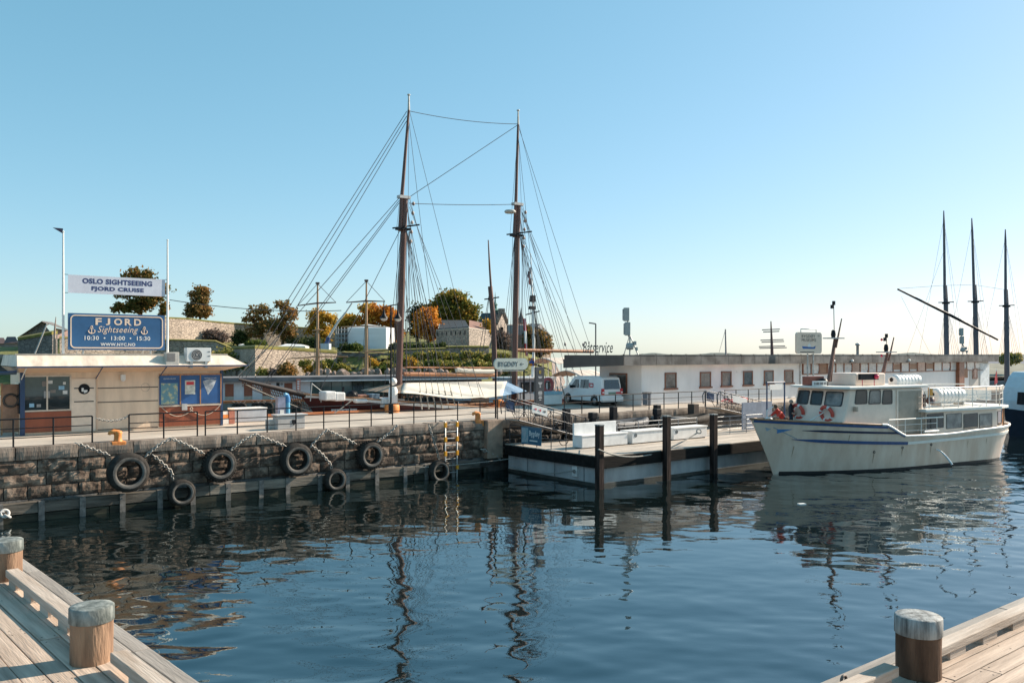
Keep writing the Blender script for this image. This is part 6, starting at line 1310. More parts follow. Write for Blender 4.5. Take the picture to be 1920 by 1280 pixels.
# far tall ship, far crane pole
YG = 330; p0 = W(1447,690,YG); fs2 = simple_ship('far_tall_ship', 'distant square-rigged mast with three pairs of yards above the office roof', 'sailing ship', (p0.x,YG,0), .2, 24, 4, 2.5, dm)
def LG(u, v, d=0): return Matrix.Rotation(-.2,3,'Z') @ (W(u,v,YG+d)-Vector((p0.x,YG,0)))
m = MB(); m.tube([LG(1448.5,685),LG(1447,640),LG(1445.5,602)], [.75,.5,.2], 7); m.build('mast', M('mast_red',(.16,.07,.06),.6), fs2)
for u0, u1, v in ((1429,1462,617.5),(1431,1461,621.5),(1426,1469,637),(1428,1470,640.5),(1423,1472,649),(1424,1475,652)): m = MB(); m.tube([LG(u0,v+.8),LG(u1,v-.6)], .2, 5); m.build('yard', dm, fs2)
m = MB(); p = W(1362,690,260); m.tube([(0,0,0),(-.3,0,Z(617,260))], [.35,.2], 6); m.tube([(-.3,0,Z(618,260)),(-2.2,0,Z(660,260))], .06, 4); tag(m.build('boat_mast', M('mast_pinkgrey',(.35,.28,.27),.6), loc=(p.x,260,0)), 'single distant pale mast above the middle of the office roof', 'mast')
# boat cut by the right border
YH = 66; p0 = W(1914,790,YH); bb = simple_ship('blue_boat', 'light blue and navy boat cut off at the right border behind the ferry', 'boat', (p0.x+2.9,YH,0), .42, 11, 2.2, 1.6, M('hull_navy',(.012,.016,.03),.35))
lbw = M('boat_lightblue', (.58,.64,.68), .35, var=.06)
m = MB(); prof2 = [(-4.3,1.5),(-4.2,2.6),(-3.9,3.6),(-3.4,4.4),(-2.9,4.8),(3,4.8),(3,1.5)]; m.prism(prof2, lambda a,b,d: (a,d,b), -1.7, 1.7); hs_ = m.build('wheelhouse', lbw, bb, bev=.1)
for x in (-3.1,-1.9): quad_window([(x,-1.7,3.2),(x+.9,-1.7,3.2),(x+.9,-1.7,4.2),(x+.1,-1.7,4.2)], (0,-1,0), hs_)
m = MB(); m.tube([(-5.0,-.5,2.4),(-4.9,-.5,3.3)], .3, 10); m.build('fender', blackm, bb)
# ---------------------------------------------------------------- far quay and shed
fst = M('far_quay_stone', (.20,.17,.145), .9, var=.5, scale=.9, bump=.6, bscale=3, col2=(.34,.30,.26))
shw = M('shed_white', (.55,.57,.58), .6, var=.08)
shb = M('shed_door', (.22,.075,.04), .6, var=.15, scale=1.5)
FD = math.atan2(.447, .894)
fo = W(420, 751, 95); fo.z = 0
def FP(x, y, z): return Vector((fo.x+math.cos(FD)*x-math.sin(FD)*y, fo.y+math.sin(FD)*x+math.cos(FD)*y, z))
def FX(u, y=0.0):
    k = (u-960)/FPX; bx_, by_ = fo.x-math.sin(FD)*y, fo.y+math.cos(FD)*y; return (k*by_-bx_)/(math.cos(FD)-k*math.sin(FD))
def FZ_(u, v, y=0.0): return Z(v, fo.y+math.sin(FD)*FX(u,y)+math.cos(FD)*y)
m = MB(); m.bx(-60, 120, -2.5, 22, -3, 1.0); struct(m.build('far_quay', fst, loc=fo, rz=FD))
m = MB(); m.bx(-60, 120, -2.56, -2.1, .82, 1.10); tag(m.build('kerb_rail', M('orange_kerb',(.62,.17,.04)), loc=fo, rz=FD), 'faded orange kerb along the edge of the distant quay', 'kerb')
shed = thing('waterfront_shed', 'low pale waterfront shed with brown doors and flat grey roof across the basin', 'building', fo, FD)
xa, xb = FX(395), FX(905); zr0, zr1 = 3.05, 3.55
m = MB(); m.bx(xa, FX(582), 0, 6, 1.0, zr0); m.build('wall', shw, shed); m = MB(); m.bx(FX(582), xb, .3, 6, 1.0, zr0); m.build('rear_wall', M('shed_dark',(.06,.065,.06),.7), shed)
m = MB(); m.bx(xa-.5, xb+.5, -.7, 6.5, zr0, zr1); m.build('roof', M('shed_roof',(.16,.15,.15),.8,var=.3,scale=.5), shed)
m = MB(); m.bx(FX(553), xb+.4, -.74, -.6, zr0-.03, zr0+.10); m.build('roof_trim', white, shed)
for ua, ub in ((422,438),(457.5,473),(492,507.5),(533,548)):
    a, b = FX(ua), FX(ub); m = MB(); m.bx(a,b,-.05,.05,1.45,2.85); d_ = m.build('door', shb, shed); m = MB(); m.bx(a,b,-.05,.05,1.02,1.42); m.build('door_base', M('door_base',(.38,.36,.30),.7), d_)
m = MB(); m.bx(FX(518), FX(524), -.05, .05, 2.0, 2.9); m.build('window', bglass, shed); m = MB(); m.lathe([(0,-.08),(.13,-.05),(.15,0)], (FX(528),0,2.75), 10, M4=Mx); m.build('wall_lamp', blackm, shed)
m = MB(); a = FX(559,-1.0); m.bx(a-.24,a+.24,-1.1,-1.0,1.6,3.35); vs = thing('vertical_sign', 'narrow red and white vertical banner sign on the distant shed', 'sign', FP(0,0,0), FD); m.build('board', M('sign_redbrown',(.42,.15,.10),.6), vs); m = MB()
for k in range(5): m.bx(a-.12,a+.12,-1.12,-1.1,1.9+.27*k,2.06+.27*k)
m.build('print', white, vs)['kind'] = 'stuff'
gg = M('shed_glass', (.03,.055,.05), .05, spec=.9, var=.8, scale=.25, col2=(.09,.13,.11))
us = np.linspace(582, 760, 10)
for ua, ub in zip(us, us[1:]): a, b = FX(ua), FX(ub); m = MB(); m.bx(a+.03,b-.03,.0,.29,1.15,zr0-.05); m.build('glass_panel', gg, shed)
for ti, u in enumerate((444,452,480,489.5,502,556)): # tyres and chains on the far quay wall
    x = FX(u,-2.5); o = thing('fender_tyre', ['leftmost','second','third','fourth','fifth','rightmost'][ti]+' small dark tyre chained to the distant quay wall below the brown doors', 'tyre', FP(x,-2.75,.35), FD, 'tyres on the distant quay'); m = MB(); m.ring((0,0,0), .42, .17, M4=Mx, n=18, k=7); m.build('casing', rubber, o)
    m = MB(); m.tube([(-.5,.2,.7),(0,.0,.3),(.5,.2,.7)], .025, 4); m.build('chain', chainm, o)
for ti, u in enumerate((765,777,786,797,806,815)): x = FX(u,-2.5); o = thing('fender_tyre', ['leftmost','second','third','fourth','fifth','rightmost'][ti]+' small dark tyre on the distant quay seen below the schooner awning', 'tyre', FP(x,-2.75,.55), FD, 'tyres on the distant quay'); m = MB(); m.ring((0,0,0), .45, .18, M4=Mx, n=18, k=7); m.build('casing', rubber, o)
# hull of a moored launch under the awning
p0 = W(880, 758, 78); lo_ = simple_ship('motor_launch', 'dark blue and pale launch moored under the schooner awning in the basin', 'boat', (p0.x, 80, 0), .15, 13, 1.8, 1.5, M('launch_hull',(.10,.15,.24),.4)); m = MB(); m.bx(-3,3,-1.2,1.2,1.3,2.4); m.build('cabin', M('launch_cabin',(.35,.40,.45),.4), lo_, bev=.1)

# ---------------------------------------------------------------- fortress hill
hm = bpy.data.materials.new('hill_ground'); hm.use_nodes = True; n, l = hm.node_tree.nodes, hm.node_tree.links; b = n['Principled BSDF']; b.inputs['Roughness'].default_value = .95
tc = n.new('ShaderNodeTexCoord'); ge = n.new('ShaderNodeNewGeometry'); sp = n.new('ShaderNodeSeparateXYZ'); l.new(ge.outputs['Normal'], sp.inputs[0])
n1 = n.new('ShaderNodeTexNoise'); n1.inputs['Scale'].default_value = .35; n1.inputs['Detail'].default_value = 10; l.new(tc.outputs['Object'], n1.inputs['Vector'])
n2 = n.new('ShaderNodeTexNoise'); n2.inputs['Scale'].default_value = 1.4; n2.inputs['Detail'].default_value = 6; l.new(tc.outputs['Object'], n2.inputs['Vector'])
def ramp(src, cols):
    r = n.new('ShaderNodeValToRGB'); e = r.color_ramp.elements
    while len(e) < len(cols): e.new(.5)
    for q_, (p, c) in zip(e, cols): q_.position = p; q_.color = (*c, 1)
    l.new(src, r.inputs[0]); return r.outputs[0]
rock = ramp(n1.outputs['Fac'], [(.3,(.07,.052,.045)),(.5,(.19,.145,.125)),(.7,(.36,.29,.25))]); gras = ramp(n2.outputs['Fac'], [(.3,(.08,.085,.02)),(.55,(.155,.15,.03)),(.75,(.26,.21,.07))])
mr = n.new('ShaderNodeMapRange'); mr.inputs[1].default_value = .62; mr.inputs[2].default_value = .80; l.new(sp.outputs[2], mr.inputs[0])
mx = n.new('ShaderNodeMix'); mx.data_type = 'RGBA'; l.new(mr.outputs[0], mx.inputs[0]); l.new(rock, mx.inputs[6]); l.new(gras, mx.inputs[7]); l.new(mx.outputs[2], b.inputs['Base Color'])
bp = n.new('ShaderNodeBump'); bp.inputs['Distance'].default_value = .6; bp.inputs['Strength'].default_value = .7; l.new(n1.outputs['Fac'], bp.inputs['Height']); l.new(bp.outputs[0], b.inputs['Normal'])
# columns: u, then (Y, v) for shore, foot, brow, back of terrace, top, far
COLS = [(-160,[(125,745),(148,705),(154,664),(172,656),(186,650),(260,650)]),
 (30,[(125,740),(148,705),(152,664),(172,655),(184,650),(260,650)]),
 (112,[(120,740),(144,705),(148,668),(156,645),(164,634),(260,632)]),
 (305,[(120,738),(156,702),(159,641),(163,640),(167,597),(260,595)]),
 (440,[(118,738),(156,705),(160,657),(180,640),(186,608),(260,606)]),
 (480,[(116,736),(138,706),(143,657),(182,648),(189,612),(260,610)]),
 (545,[(116,735),(146,705),(151,656),(188,648),(194,615),(260,613)]),
 (625,[(116,735),(154,704),(159,659),(192,650),(199,622),(260,618)]),
 (650,[(116,735),(143,704),(152,660),(176,655),(200,640),(260,620)]),
 (735,[(116,733),(142,703),(150,663),(172,655),(186,648),(260,620)]),
 (835,[(116,733),(140,703),(150,658),(172,654),(188,642),(260,625)]),
 (925,[(116,733),(140,704),(152,664),(174,656),(190,645),(260,630)]),
 (990,[(116,733),(140,706),(154,675),(176,664),(192,655),(260,645)]),
 (1035,[(116,735),(140,712),(154,694),(176,686),(192,675),(230,672)]),
 (1060,[(116,765),(140,752),(154,738),(176,724),(192,716),(230,712)])]
us = np.linspace(-160, 1060, 245); rows = []
KR = 40
def colat(u):
    for a, b_ in zip(COLS, COLS[1:]):
        if a[0] <= u <= b_[0]: k = (u-a[0])/(b_[0]-a[0]); return [(lerp(p[0],q_[0],k), lerp(p[1],q_[1],k)) for p, q_ in zip(a[1], b_[1])]
    return COLS[-1][1]
cols = [colat(u) for u in us]; SEG = (6, 16, 8, 8, 3)
for si, nseg in enumerate(SEG):
    for j in range(nseg):
        k = j/nseg; r = []
        for u, c in zip(us, cols):
            Y = lerp(c[si][0], c[si+1][0], k); v = lerp(c[si][1], c[si+1][1], k); p = W(u, v, Y)
            a = (2.2 if si == 1 else .35)*(1 if 0 < j else .4); q_ = noise.fractal(p*.16, 1.0, 2.0, 4); q2 = noise.fractal(p*.55+Vector((9,0,0)), 1.0, 2.0, 3)
            p.y += a*(q_*1.5+q2*.8); p.z += .35*a*q2; r.append(p)
        rows.append(r)
rows.append([W(u, c[-1][1], c[-1][0]) for u, c in zip(us, cols)])
m = MB(); m.grid(rows, smooth=False); struct(m.build('hill', hm))
def ground_z(u, Y):
    c = colat(u)
    for a, b_ in zip(c, c[1:]):
        if a[0] <= Y <= b_[0]: k = (Y-a[0])/(b_[0]-a[0]); za, zb2 = Z(a[1],a[0]), Z(b_[1],b_[0]); return lerp(za, zb2, k)
    return Z(c[-1][1], c[-1][0])
# walls
lstone = masonry('fort_stone_light', (.52,.42,.335), (.38,.305,.25), (.25,.205,.17), 1.15)
gstone = masonry('fort_stone_grey', (.23,.205,.185), (.155,.14,.13), (.10,.09,.085), 1.1)
cstone = masonry('castle_stone', (.42,.345,.29), (.31,.26,.22), (.2,.17,.15), .9)
turf = M('turf', (.17,.17,.03), .95, var=.4, scale=.6, col2=(.24,.2,.05))
def wall(name, label, pts, vbase, thick, mat, coping=turf, cat='wall', group='fortress walls', ch=.35):
    """pts: (u, Y, vtop) corners seen along its face"""
    P = [W(u, v, Y) for u, Y, v in pts]; B_ = [W(u, vb, Y) for (u, Y, v), vb in zip(pts, vbase)]; lo_ = P[0].copy(); lo_.z = B_[0].z
    o = thing(name, label, cat, lo_, 0, group); m = MB(); k = len(P); vs = []
    bk = [Vector((p.x*(1+thick/p.y), p.y+thick, p.z)) for p in P]; bb_ = [Vector((q_.x, q_.y, b_.z)) for q_, b_ in zip(bk, B_)]
    for i in range(k-1):
        n_ = max(1, int((P[i+1]-P[i]).length/6)); f_ = [[], []]
        for j in range(n_+1): f_[0].append(B_[i].lerp(B_[i+1], j/n_)); f_[1].append(P[i].lerp(P[i+1], j/n_))
        m.grid(f_, smooth=False); m.add([bb_[i+1], bb_[i], bk[i], bk[i+1]], [(0,1,2,3)]); m.add([P[i], P[i+1], bk[i+1], bk[i]], [(0,1,2,3)])
    m.add([B_[0], P[0], bk[0], bb_[0]], [(0,1,2,3)]); m.add([B_[-1], bb_[-1], bk[-1], P[-1]], [(0,1,2,3)])
    m.build('masonry', mat, o, world=True)
    if coping:
        m = MB()
        for i in range(k-1):
            a, b_ = P[i]+Vector((0,-.15,.01)), P[i+1]+Vector((0,-.15,.01)); c, d_ = bk[i+1], bk[i]; h = Vector((0,0,ch)); m.add([a,b_,c,d_,a+h*.6,b_+h*.6,c+h,d_+h], [(0,1,5,4),(1,2,6,5),(2,3,7,6),(3,0,4,7),(4,5,6,7)])
        m.build('coping', coping, o, world=True)
    return o
ltop = M('coping_pale', (.48,.42,.36), .8, var=.15)
wall('fortress_wall', 'upper light stone fortress wall with grass top behind the sightseeing sign', [(305,161,596.5),(352,167,598.5),(398,173,604),(440,178.5,607.5),(500,182,611),(560,187,615),(640,191,621)], [650,650,650,650,650,650,652], 1.2, lstone)
wall('fortress_wall', 'lower light stone fortress wall just above the kiosk roof', [(112,140,634),(215,147.5,636),(320,154,638.5),(404,154.5,641),(436,154.2,655)], [706]*5, 1.0, lstone, M('turf_dry',(.25,.2,.06),.95,var=.3))
wall('bastion', 'pointed stone bastion with one dark and one light face above the far shed', [(436,153.8,655),(478.5,135.5,653.5),(545,143.5,656.5),(632,152,662.5)], [707,708,707,706], 2.0, lstone, turf, ch=.6)
wall('bastion', 'dark grey stone bastion with grassy top left of the sightseeing sign', [(34,147,638),(98,143,627),(108,144.5,626)], [706]*3, 2.0, gstone, turf, ch=.7)
wall('fortress_wall', 'dark low retaining wall above the cliff left of the main mast', [(640,148,662),(700,149,663),(745,150,660)], [668]*3, .8, gstone, None)
wall('fortress_wall', 'long low grey wall with grassy top right of the fore mast', [(836,149,652),(880,150,651.5),(917,152,652)], [668,669,670], 1.0, cstone, turf, ch=.4)
wall('fortress_wall', 'low grey retaining wall under the golden round tree, above the shrubs', [(745,150.5,657.5),(790,149,656),(836,148.2,654.5)], [668]*3, .8, cstone, turf, ch=.35)
# crenellated block
cb = wall('fortress_block', 'stone fortress block with dark left face and light right face among autumn trees', [(818,178,620),(879.5,168,616),(921,178,621)], [657]*3, 7.0, cstone, ltop, 'building', None)
for k in range(7): p = W(822+8.4*k, 622-.5*k, 177.6-1.4*k); m = MB(); m.box(p-Vector((0,.05,.45)), (.5,.3,.75)); m.build('slit_window', M('slit_dark',(.03,.03,.03),.8), cb, world=True)
m = MB(); a, b_, c, d_ = W(880,615.5,169), W(905,604,181), W(921,621,179), W(896,612,187); m.add([W(879.5,616,168.5),W(921,621,178.5),W(905,605,190),W(880,600,186)], [(0,1,2,3)]); m.build('roof', M('roof_redbrown',(.22,.115,.085),.8,var=.2,scale=.5), cb, world=True)
m = MB(); P = [W(822,616,179),W(879,612,170),W(872,600,186),W(828,600,190)]; m.add(P, [(0,1,2,3)]); m.add([W(822,620,179),W(879,616,170),P[1],P[0]], [(0,1,2,3)]); m.build('dark_roof', M('roof_slate',(.045,.05,.055),.7,var=.2,scale=.6), cb, world=True)
# castle
slate = M('castle_slate', (.055,.06,.062), .7, var=.2, scale=.6); verd = M('castle_verdigris', (.10,.20,.17), .7, var=.15)
cas = thing('castle_hall', 'castle hall with dark slate roof, stepped gable and slender green spire', 'castle', W(925,640,205), 0)
def C(u, v, Y): return W(u, v, Y)-W(925,640,205)
m = MB()
fr_, bkY = 200, 214
m.add([C(896,606,206),C(931,606,202),C(931,655,202),C(896,655,206)], [(3,2,1,0)]); m.add([C(931,606,202),C(941,583,206),C(951,606,211),C(952,655,211),C(931,655,202)], [(4,3,2,1,0)]); m.add([C(951,606,211),C(916,606,215),C(916,655,215),C(952,655,211)], [(3,2,1,0)]); m.build('wall', cstone, cas)
m = MB(); m.add([C(894,606.5,205.5),C(932,606.5,201.5),C(940,586,206),C(903,587,210.5)], [(0,1,2,3)]); m.add([C(940,586,206),C(952,606,211.5),C(917,606,215.5),C(903,587,210.5)], [(0,1,2,3)]); m.build('roof', slate, cas)
m = MB()
for k in range(6): f = k/6; 
for k in range(6):
    for sd, (u1, Y1) in ((0,(931,202)),(1,(951.5,211))): f = (k+.5)/6; p = C(lerp(u1,941,f), lerp(606,583,f)-1.5, lerp(Y1,206,f)); m.box(p, (.7,.9,1.3))
m.build('gable_step', cstone, cas)['kind'] = 'stuff'
m = MB(); m.bx(C(936,0,206).x-.2, C(936,0,206).x+1.4, -1.0, 0, C(0,583,206).z-.8, C(0,583,206).z+.5); m.build('chimney', cstone, cas)
m = MB(); q_ = C(928.5,586,208); m.lathe([(1.0,-.5),(1.0,.4),(1.35,.5),(.5,1.0),(.45,1.8),(.75,1.9),(.22,2.5),(.1,4.0),(0,5.2)], q_, 8, smooth=False); m.build('spire', verd, cas)
for u, v in ((912,622),(922,622),(941,618),(941,630)): m = MB(); m.box(C(u,v,203 if u < 930 else 205)-Vector((0,.4,0)), (.7,.5,1.2)); m.build('window', M('slit_dark',(.03,.03,.03)), cas)
tw = thing('castle_tower', 'reddish stone castle tower with a dark pointed spire right of the main mast', 'tower', W(977,650,208), 0); def_ = W(977,650,208)
def D(u, v, Y): return W(u, v, Y)-def_
r_ = (D(985.5,610,208).x-D(969,610,208).x)/2
m = MB(); m.lathe([(r_,D(0,655,208).z),(r_,D(0,610,208).z),(r_*1.1,D(0,609,208).z),(r_*1.1,D(0,605,208).z)], n=8, smooth=False); m.build('wall', masonry('tower_stone',(.36,.24,.20),(.28,.2,.17),(.2,.16,.14)), tw); m = MB(); m.lathe([(r_*1.15,D(0,605,208).z),(r_*.9,D(0,602,208).z),(r_*.28,D(0,590,208).z),(0,D(0,575,208).z)], n=8, smooth=False, cap=False); m.build('spire', slate, tw)
gb = thing('castle_wing', 'grey castle wing with pale scaffold sheeting and flat top between the masts', 'building', W(968,650,196), 0); def_2 = W(968,650,196)
def E(u, v, Y): return W(u, v, Y)-def_2
m = MB(); m.add([E(950,610,197),E(984,610,195),E(985,660,195),E(950,660,197),E(952,608,205),E(990,608,203),E(990,660,203),E(952,660,205)], [(3,2,1,0),(0,1,5,4),(1,2,6,5),(4,5,6,7),(0,4,7,3)]); m.build('wall', cstone, gb); m = MB(); m.add([E(952,609,194.5),E(984,609,193.5),E(984,627,193.5),E(952,628,194.5)], [(3,2,1,0)]); m.build('sheeting', M('sheet_grey',(.34,.33,.33),.8,var=.15,scale=.5), gb)
iv = thing('ivy_house', 'ivy-covered brown building with hipped dark roof at the right end of the hill', 'building', W(1008,660,190), 0); def_3 = W(1008,660,190)
def G(u, v, Y): return W(u, v, Y)-def_3
m = MB(); m.add([G(988,612,190),G(1008,612,186),G(1032,628,192),G(1033,672,192),G(1008,672,186),G(988,672,190)], [(0,5,4,1),(1,4,3,2)]); m.add([G(988,612,190),G(988,672,190),G(1000,672,200),G(1000,612,200)], [(0,1,2,3)]); m.build('wall', M('brown_render',(.24,.185,.14),.9,var=.25,scale=.8), iv)
m = MB(); m.add([G(986,612.5,189.5),G(1008,612.5,185.5),G(1014,607,193),G(996,606,194)], [(0,1,2,3)]); m.add([G(1008,612.5,185.5),G(1034,629,191.5),G(1022,616,196),G(1014,607,193)], [(0,1,2,3)]); m.add([G(986,612.5,189.5),G(996,606,194),G(1014,607,193),G(1000,612,200)], [(0,1,2,3)]); m.build('roof', slate, iv)
for u, v in ((1014,640),(1024,646)): m = MB(); m.box(G(u,v,188)-Vector((0,.8,0)), (.8,.4,1.4)); m.build('window', M('slit_dark',(.03,.03,.03)), iv)
# gabled house and roofs on the left
hs = thing('gabled_house', 'dark grey gabled house above the bastion at the left', 'house', W(82,640,172), 0); d4 = W(82,640,172)
def K(u, v, Y): return W(u, v, Y)-d4
m = MB(); m.add([K(33,632,168),K(104,634,168),K(104,650,168),K(33,650,168),K(79,603,168)], [(0,3,2,1),(0,1,4)]); m.build('wall', gstone, hs); m = MB()
m.add([K(31,634,167),K(79,601.5,167),K(98,604,192),K(52,634,192)], [(0,1,2,3)]); m.add([K(79,601.5,167),K(128,618,170),K(135,621,192),K(98,604,192)], [(0,1,2,3)]); m.add([K(79,601.5,167),K(79,603.5,166.9),K(128,620,169.9),K(128,618,170)], [(0,1,2,3)]); m.build('roof', M('roof_greybrown',(.15,.14,.135),.8,var=.2,scale=.4), hs)
m = MB(); m.add([K(104,615,169),K(135,621,172),K(135,650,172),K(104,650,169)], [(3,2,1,0)]); m.build('side_wall', M('wall_pinkish',(.40,.27,.24),.8), hs)
for i, (u0, u1, vr, ve, Y) in enumerate(((8,34,631,642,190),(-25,12,633,643,196))):
    o = thing('far_house', ['small far house with dark red roof left of the gabled house','far house with dark roof at the left border'][i], 'house', W((u0+u1)/2,650,Y), 0); d5 = W((u0+u1)/2,650,Y); f5 = lambda u,v,Yy: W(u,v,Yy)-d5
    m = MB(); m.add([f5(u0,ve,Y),f5(u1,ve,Y),f5(u1,658,Y),f5(u0,658,Y)], [(3,2,1,0)]); m.build('wall', M('far_wall',(.3,.24,.21),.8), o); m = MB(); m.add([f5(u0-1,ve+1,Y-.5),f5(u1+1,ve+1,Y-.5),f5(u1-5,vr,Y+5),f5(u0+5,vr,Y+5)], [(0,1,2,3)]); m.build('roof', M('far_roof',(.10,.06,.055),.8), o)
m = MB(); p = W(102,664,140); m.tube([(0,0,0),(.05,0,Z(620,140)-p.z),(.25,0,Z(594,140)-p.z)], [.22,.18,.06], 6); tag(m.build('wooden_mast', M('mast_greybrown',(.30,.23,.19),.7,var=.3), loc=p), 'short thick wooden mast behind the kiosk roof, left of the sign', 'mast')
m = MB(); p = W(61,660,60); q_ = W(88,607,60)-p; m.tube([(0,0,-.5), q_], .055, 6); tag(m.build('leaning_pole', M('pole_pale',(.5,.47,.43),.6), loc=p), 'pale leaning pole rising from the left end of the kiosk roof', 'pole')
# scaffolded house, tents, lift
sc_ = thing('wrapped_house', 'house wrapped in white scaffold sheeting on the fortress lawn', 'building', W(690,655,165), 0); d6 = W(690,655,165)
def N(u, v, Y): return W(u, v, Y)-d6
shm = M('white_sheeting', (.72,.73,.75), .6, var=.10, scale=.4, stretch=(.2,.2,2.2), bump=.2)
m = MB(); m.add([N(653,614,166),N(724,614,163),N(724,654,163),N(653,655,166),N(740,615,172),N(740,654,172),N(668,613,175),N(688,607.5,168)], [(0,3,2,1),(1,2,5,4),(0,1,7),(1,4,7),(0,7,6),(6,7,4)]); m.build('sheeting', shm, sc_)
m = MB()
for u in (630,634,640,646,652): m.tube([N(u,656,165),N(u,612,165)], .08, 4)
for v in (618,626,634,642,650): m.tube([N(629,v,165),N(653,v,165)], .08, 4); m.tube([N(629,v,167),N(653,v,167)], .05, 4)
m.build('scaffold', M('scaffold_grey',(.35,.36,.37),.5), sc_)['kind'] = 'stuff'
m = MB(); m.add([N(632,616,168),N(653,616,167),N(653,655,167),N(632,655,168)], [(3,2,1,0)]); m.build('wall', gstone, sc_)
for i, (u0, u1, v0, v1) in enumerate(((526,576,645.5,654),(452,464,645,649),(466,476,646,650),(484,494,646,650))):
    Y = 160 if i == 0 else 164; p = W((u0+u1)/2, v1, Y); o = thing('tent', ['large white flat-topped tent on the fortress lawn','leftmost of three tiny white canopies on the bastion lawn','middle of three tiny white canopies on the bastion lawn','rightmost of three tiny white canopies on the bastion lawn'][i], 'tent', p, 0, 'white tents on the lawn'); hw = (u1-u0)/2*Y/FPX; hz = (v1-v0)*Y/FPX
    m = MB(); m.bx(-hw,hw,-1.5,1.5,-.3,hz*.62); m.build('canvas', M('tent_white',(.72,.72,.70),.7), o); m = MB(); m.add([(-hw-.1,-1.6,hz*.6),(hw+.1,-1.6,hz*.6),(hw+.1,1.6,hz*.6),(-hw-.1,1.6,hz*.6),(-hw*.55,0,hz*1.15),(hw*.6,0,hz)], [(0,1,5,4),(1,2,5),(2,3,4,5),(3,0,4)]); m.build('roof', M('tent_white',(.72,.72,.70)), o)
o = thing('boom_lift', 'white boom lift with raised arm and dark blue base on the lawn', 'lift', W(611,655,158), 0); d7 = W(611,655,158); m = MB(); p = lambda u,v: W(u,v,158)-d7
m.bx(p(603,0).x,p(619,0).x,-1,1,0,1.1); m.build('base', M('lift_white',(.5,.55,.6),.5), o); m = MB(); m.tube([p(612,646),p(616,632)], .4, 6); m.build('turret', M('lift_blue',(.03,.06,.16),.5), o); m = MB(); m.tube([p(615,634),p(634,603),p(648,586)], [.24,.2,.16], 6); m.tube([p(648,586),p(660,568)], .14, 5); m.build('arm', M('lift_arm',(.55,.56,.58),.5), o)

# ---------------------------------------------------------------- trees and shrubs
def leafmat(name, cols, scale=.35):
    m = bpy.data.materials.new(name); m.use_nodes = True; n, l = m.node_tree.nodes, m.node_tree.links; b = n['Principled BSDF']; b.inputs['Roughness'].default_value = .7; b.inputs['Specular IOR Level'].default_value = .2
    tc = n.new('ShaderNodeTexCoord'); a = n.new('ShaderNodeTexNoise'); a.inputs['Scale'].default_value = scale; a.inputs['Detail'].default_value = 3; l.new(tc.outputs['Object'], a.inputs['Vector'])
    g = n.new('ShaderNodeNewGeometry'); ad = n.new('ShaderNodeMath'); ad.operation = 'MULTIPLY_ADD'; ad.inputs[1].default_value = .5; l.new(g.outputs['Random Per Island'], ad.inputs[0]); l.new(a.outputs['Fac'], ad.inputs[2])
    r = n.new('ShaderNodeValToRGB'); e = r.color_ramp.elements
    while len(e) < len(cols): e.new(.5)
    for i, (q_, c) in enumerate(zip(e, cols)): q_.position = .38+.75*i/max(1,len(cols)-1)-.0; q_.color = (*c, 1)
    for i, q_ in enumerate(e): q_.position = .42+.62*i/max(1,len(cols)-1) if .42+.62*i/max(1,len(cols)-1) <= 1 else 1
    l.new(ad.outputs[0], r.inputs[0]); l.new(r.outputs[0], b.inputs['Base Color'])
    b.inputs['Transmission Weight'].default_value = 0
    tr = n.new('ShaderNodeBsdfTranslucent'); l.new(r.outputs[0], tr.inputs[0]); ms = n.new('ShaderNodeMixShader'); ms.inputs[0].default_value = .35; l.new(b.outputs[0], ms.inputs[1]); l.new(tr.outputs[0], ms.inputs[2]); l.new(ms.outputs[0], n['Material Output'].inputs[0])
    return m
LM = dict(
 olive=leafmat('leaf_olive', [(0.053,0.068,0.018),(0.105,0.112,0.027),(0.225,0.150,0.045),(0.360,0.165,0.045)]),
 rust=leafmat('leaf_rust', [(.07,.075,.025),(.16,.125,.04),(.28,.16,.055),(.40,.20,.07)]),
 orange=leafmat('leaf_orange', [(0.240,0.090,0.018),(0.480,0.180,0.027),(0.690,0.270,0.038),(0.700,0.390,0.060)]),
 gold=leafmat('leaf_gold', [(0.135,0.112,0.022),(0.330,0.210,0.030),(0.600,0.330,0.045),(0.700,0.450,0.075)]),
 dome=leafmat('leaf_dome', [(0.060,0.083,0.018),(0.135,0.143,0.027),(0.255,0.195,0.038),(0.450,0.240,0.045)], .18),
 green=leafmat('leaf_green', [(0.038,0.068,0.018),(0.090,0.128,0.030),(0.180,0.195,0.045)]),
 shrub=leafmat('leaf_shrub', [(0.075,0.098,0.022),(0.180,0.188,0.038),(0.330,0.285,0.075),(0.450,0.330,0.090)], .5),
 mauve=leafmat('leaf_mauve', [(0.075,0.060,0.053),(0.165,0.128,0.112),(0.255,0.180,0.150)], .5),
 dark=leafmat('leaf_dark', [(0.022,0.038,0.015),(0.045,0.068,0.022),(0.090,0.105,0.030)]))
bark = M('tree_bark', (.07,.05,.038), .9, var=.3)
DENS = 2.0
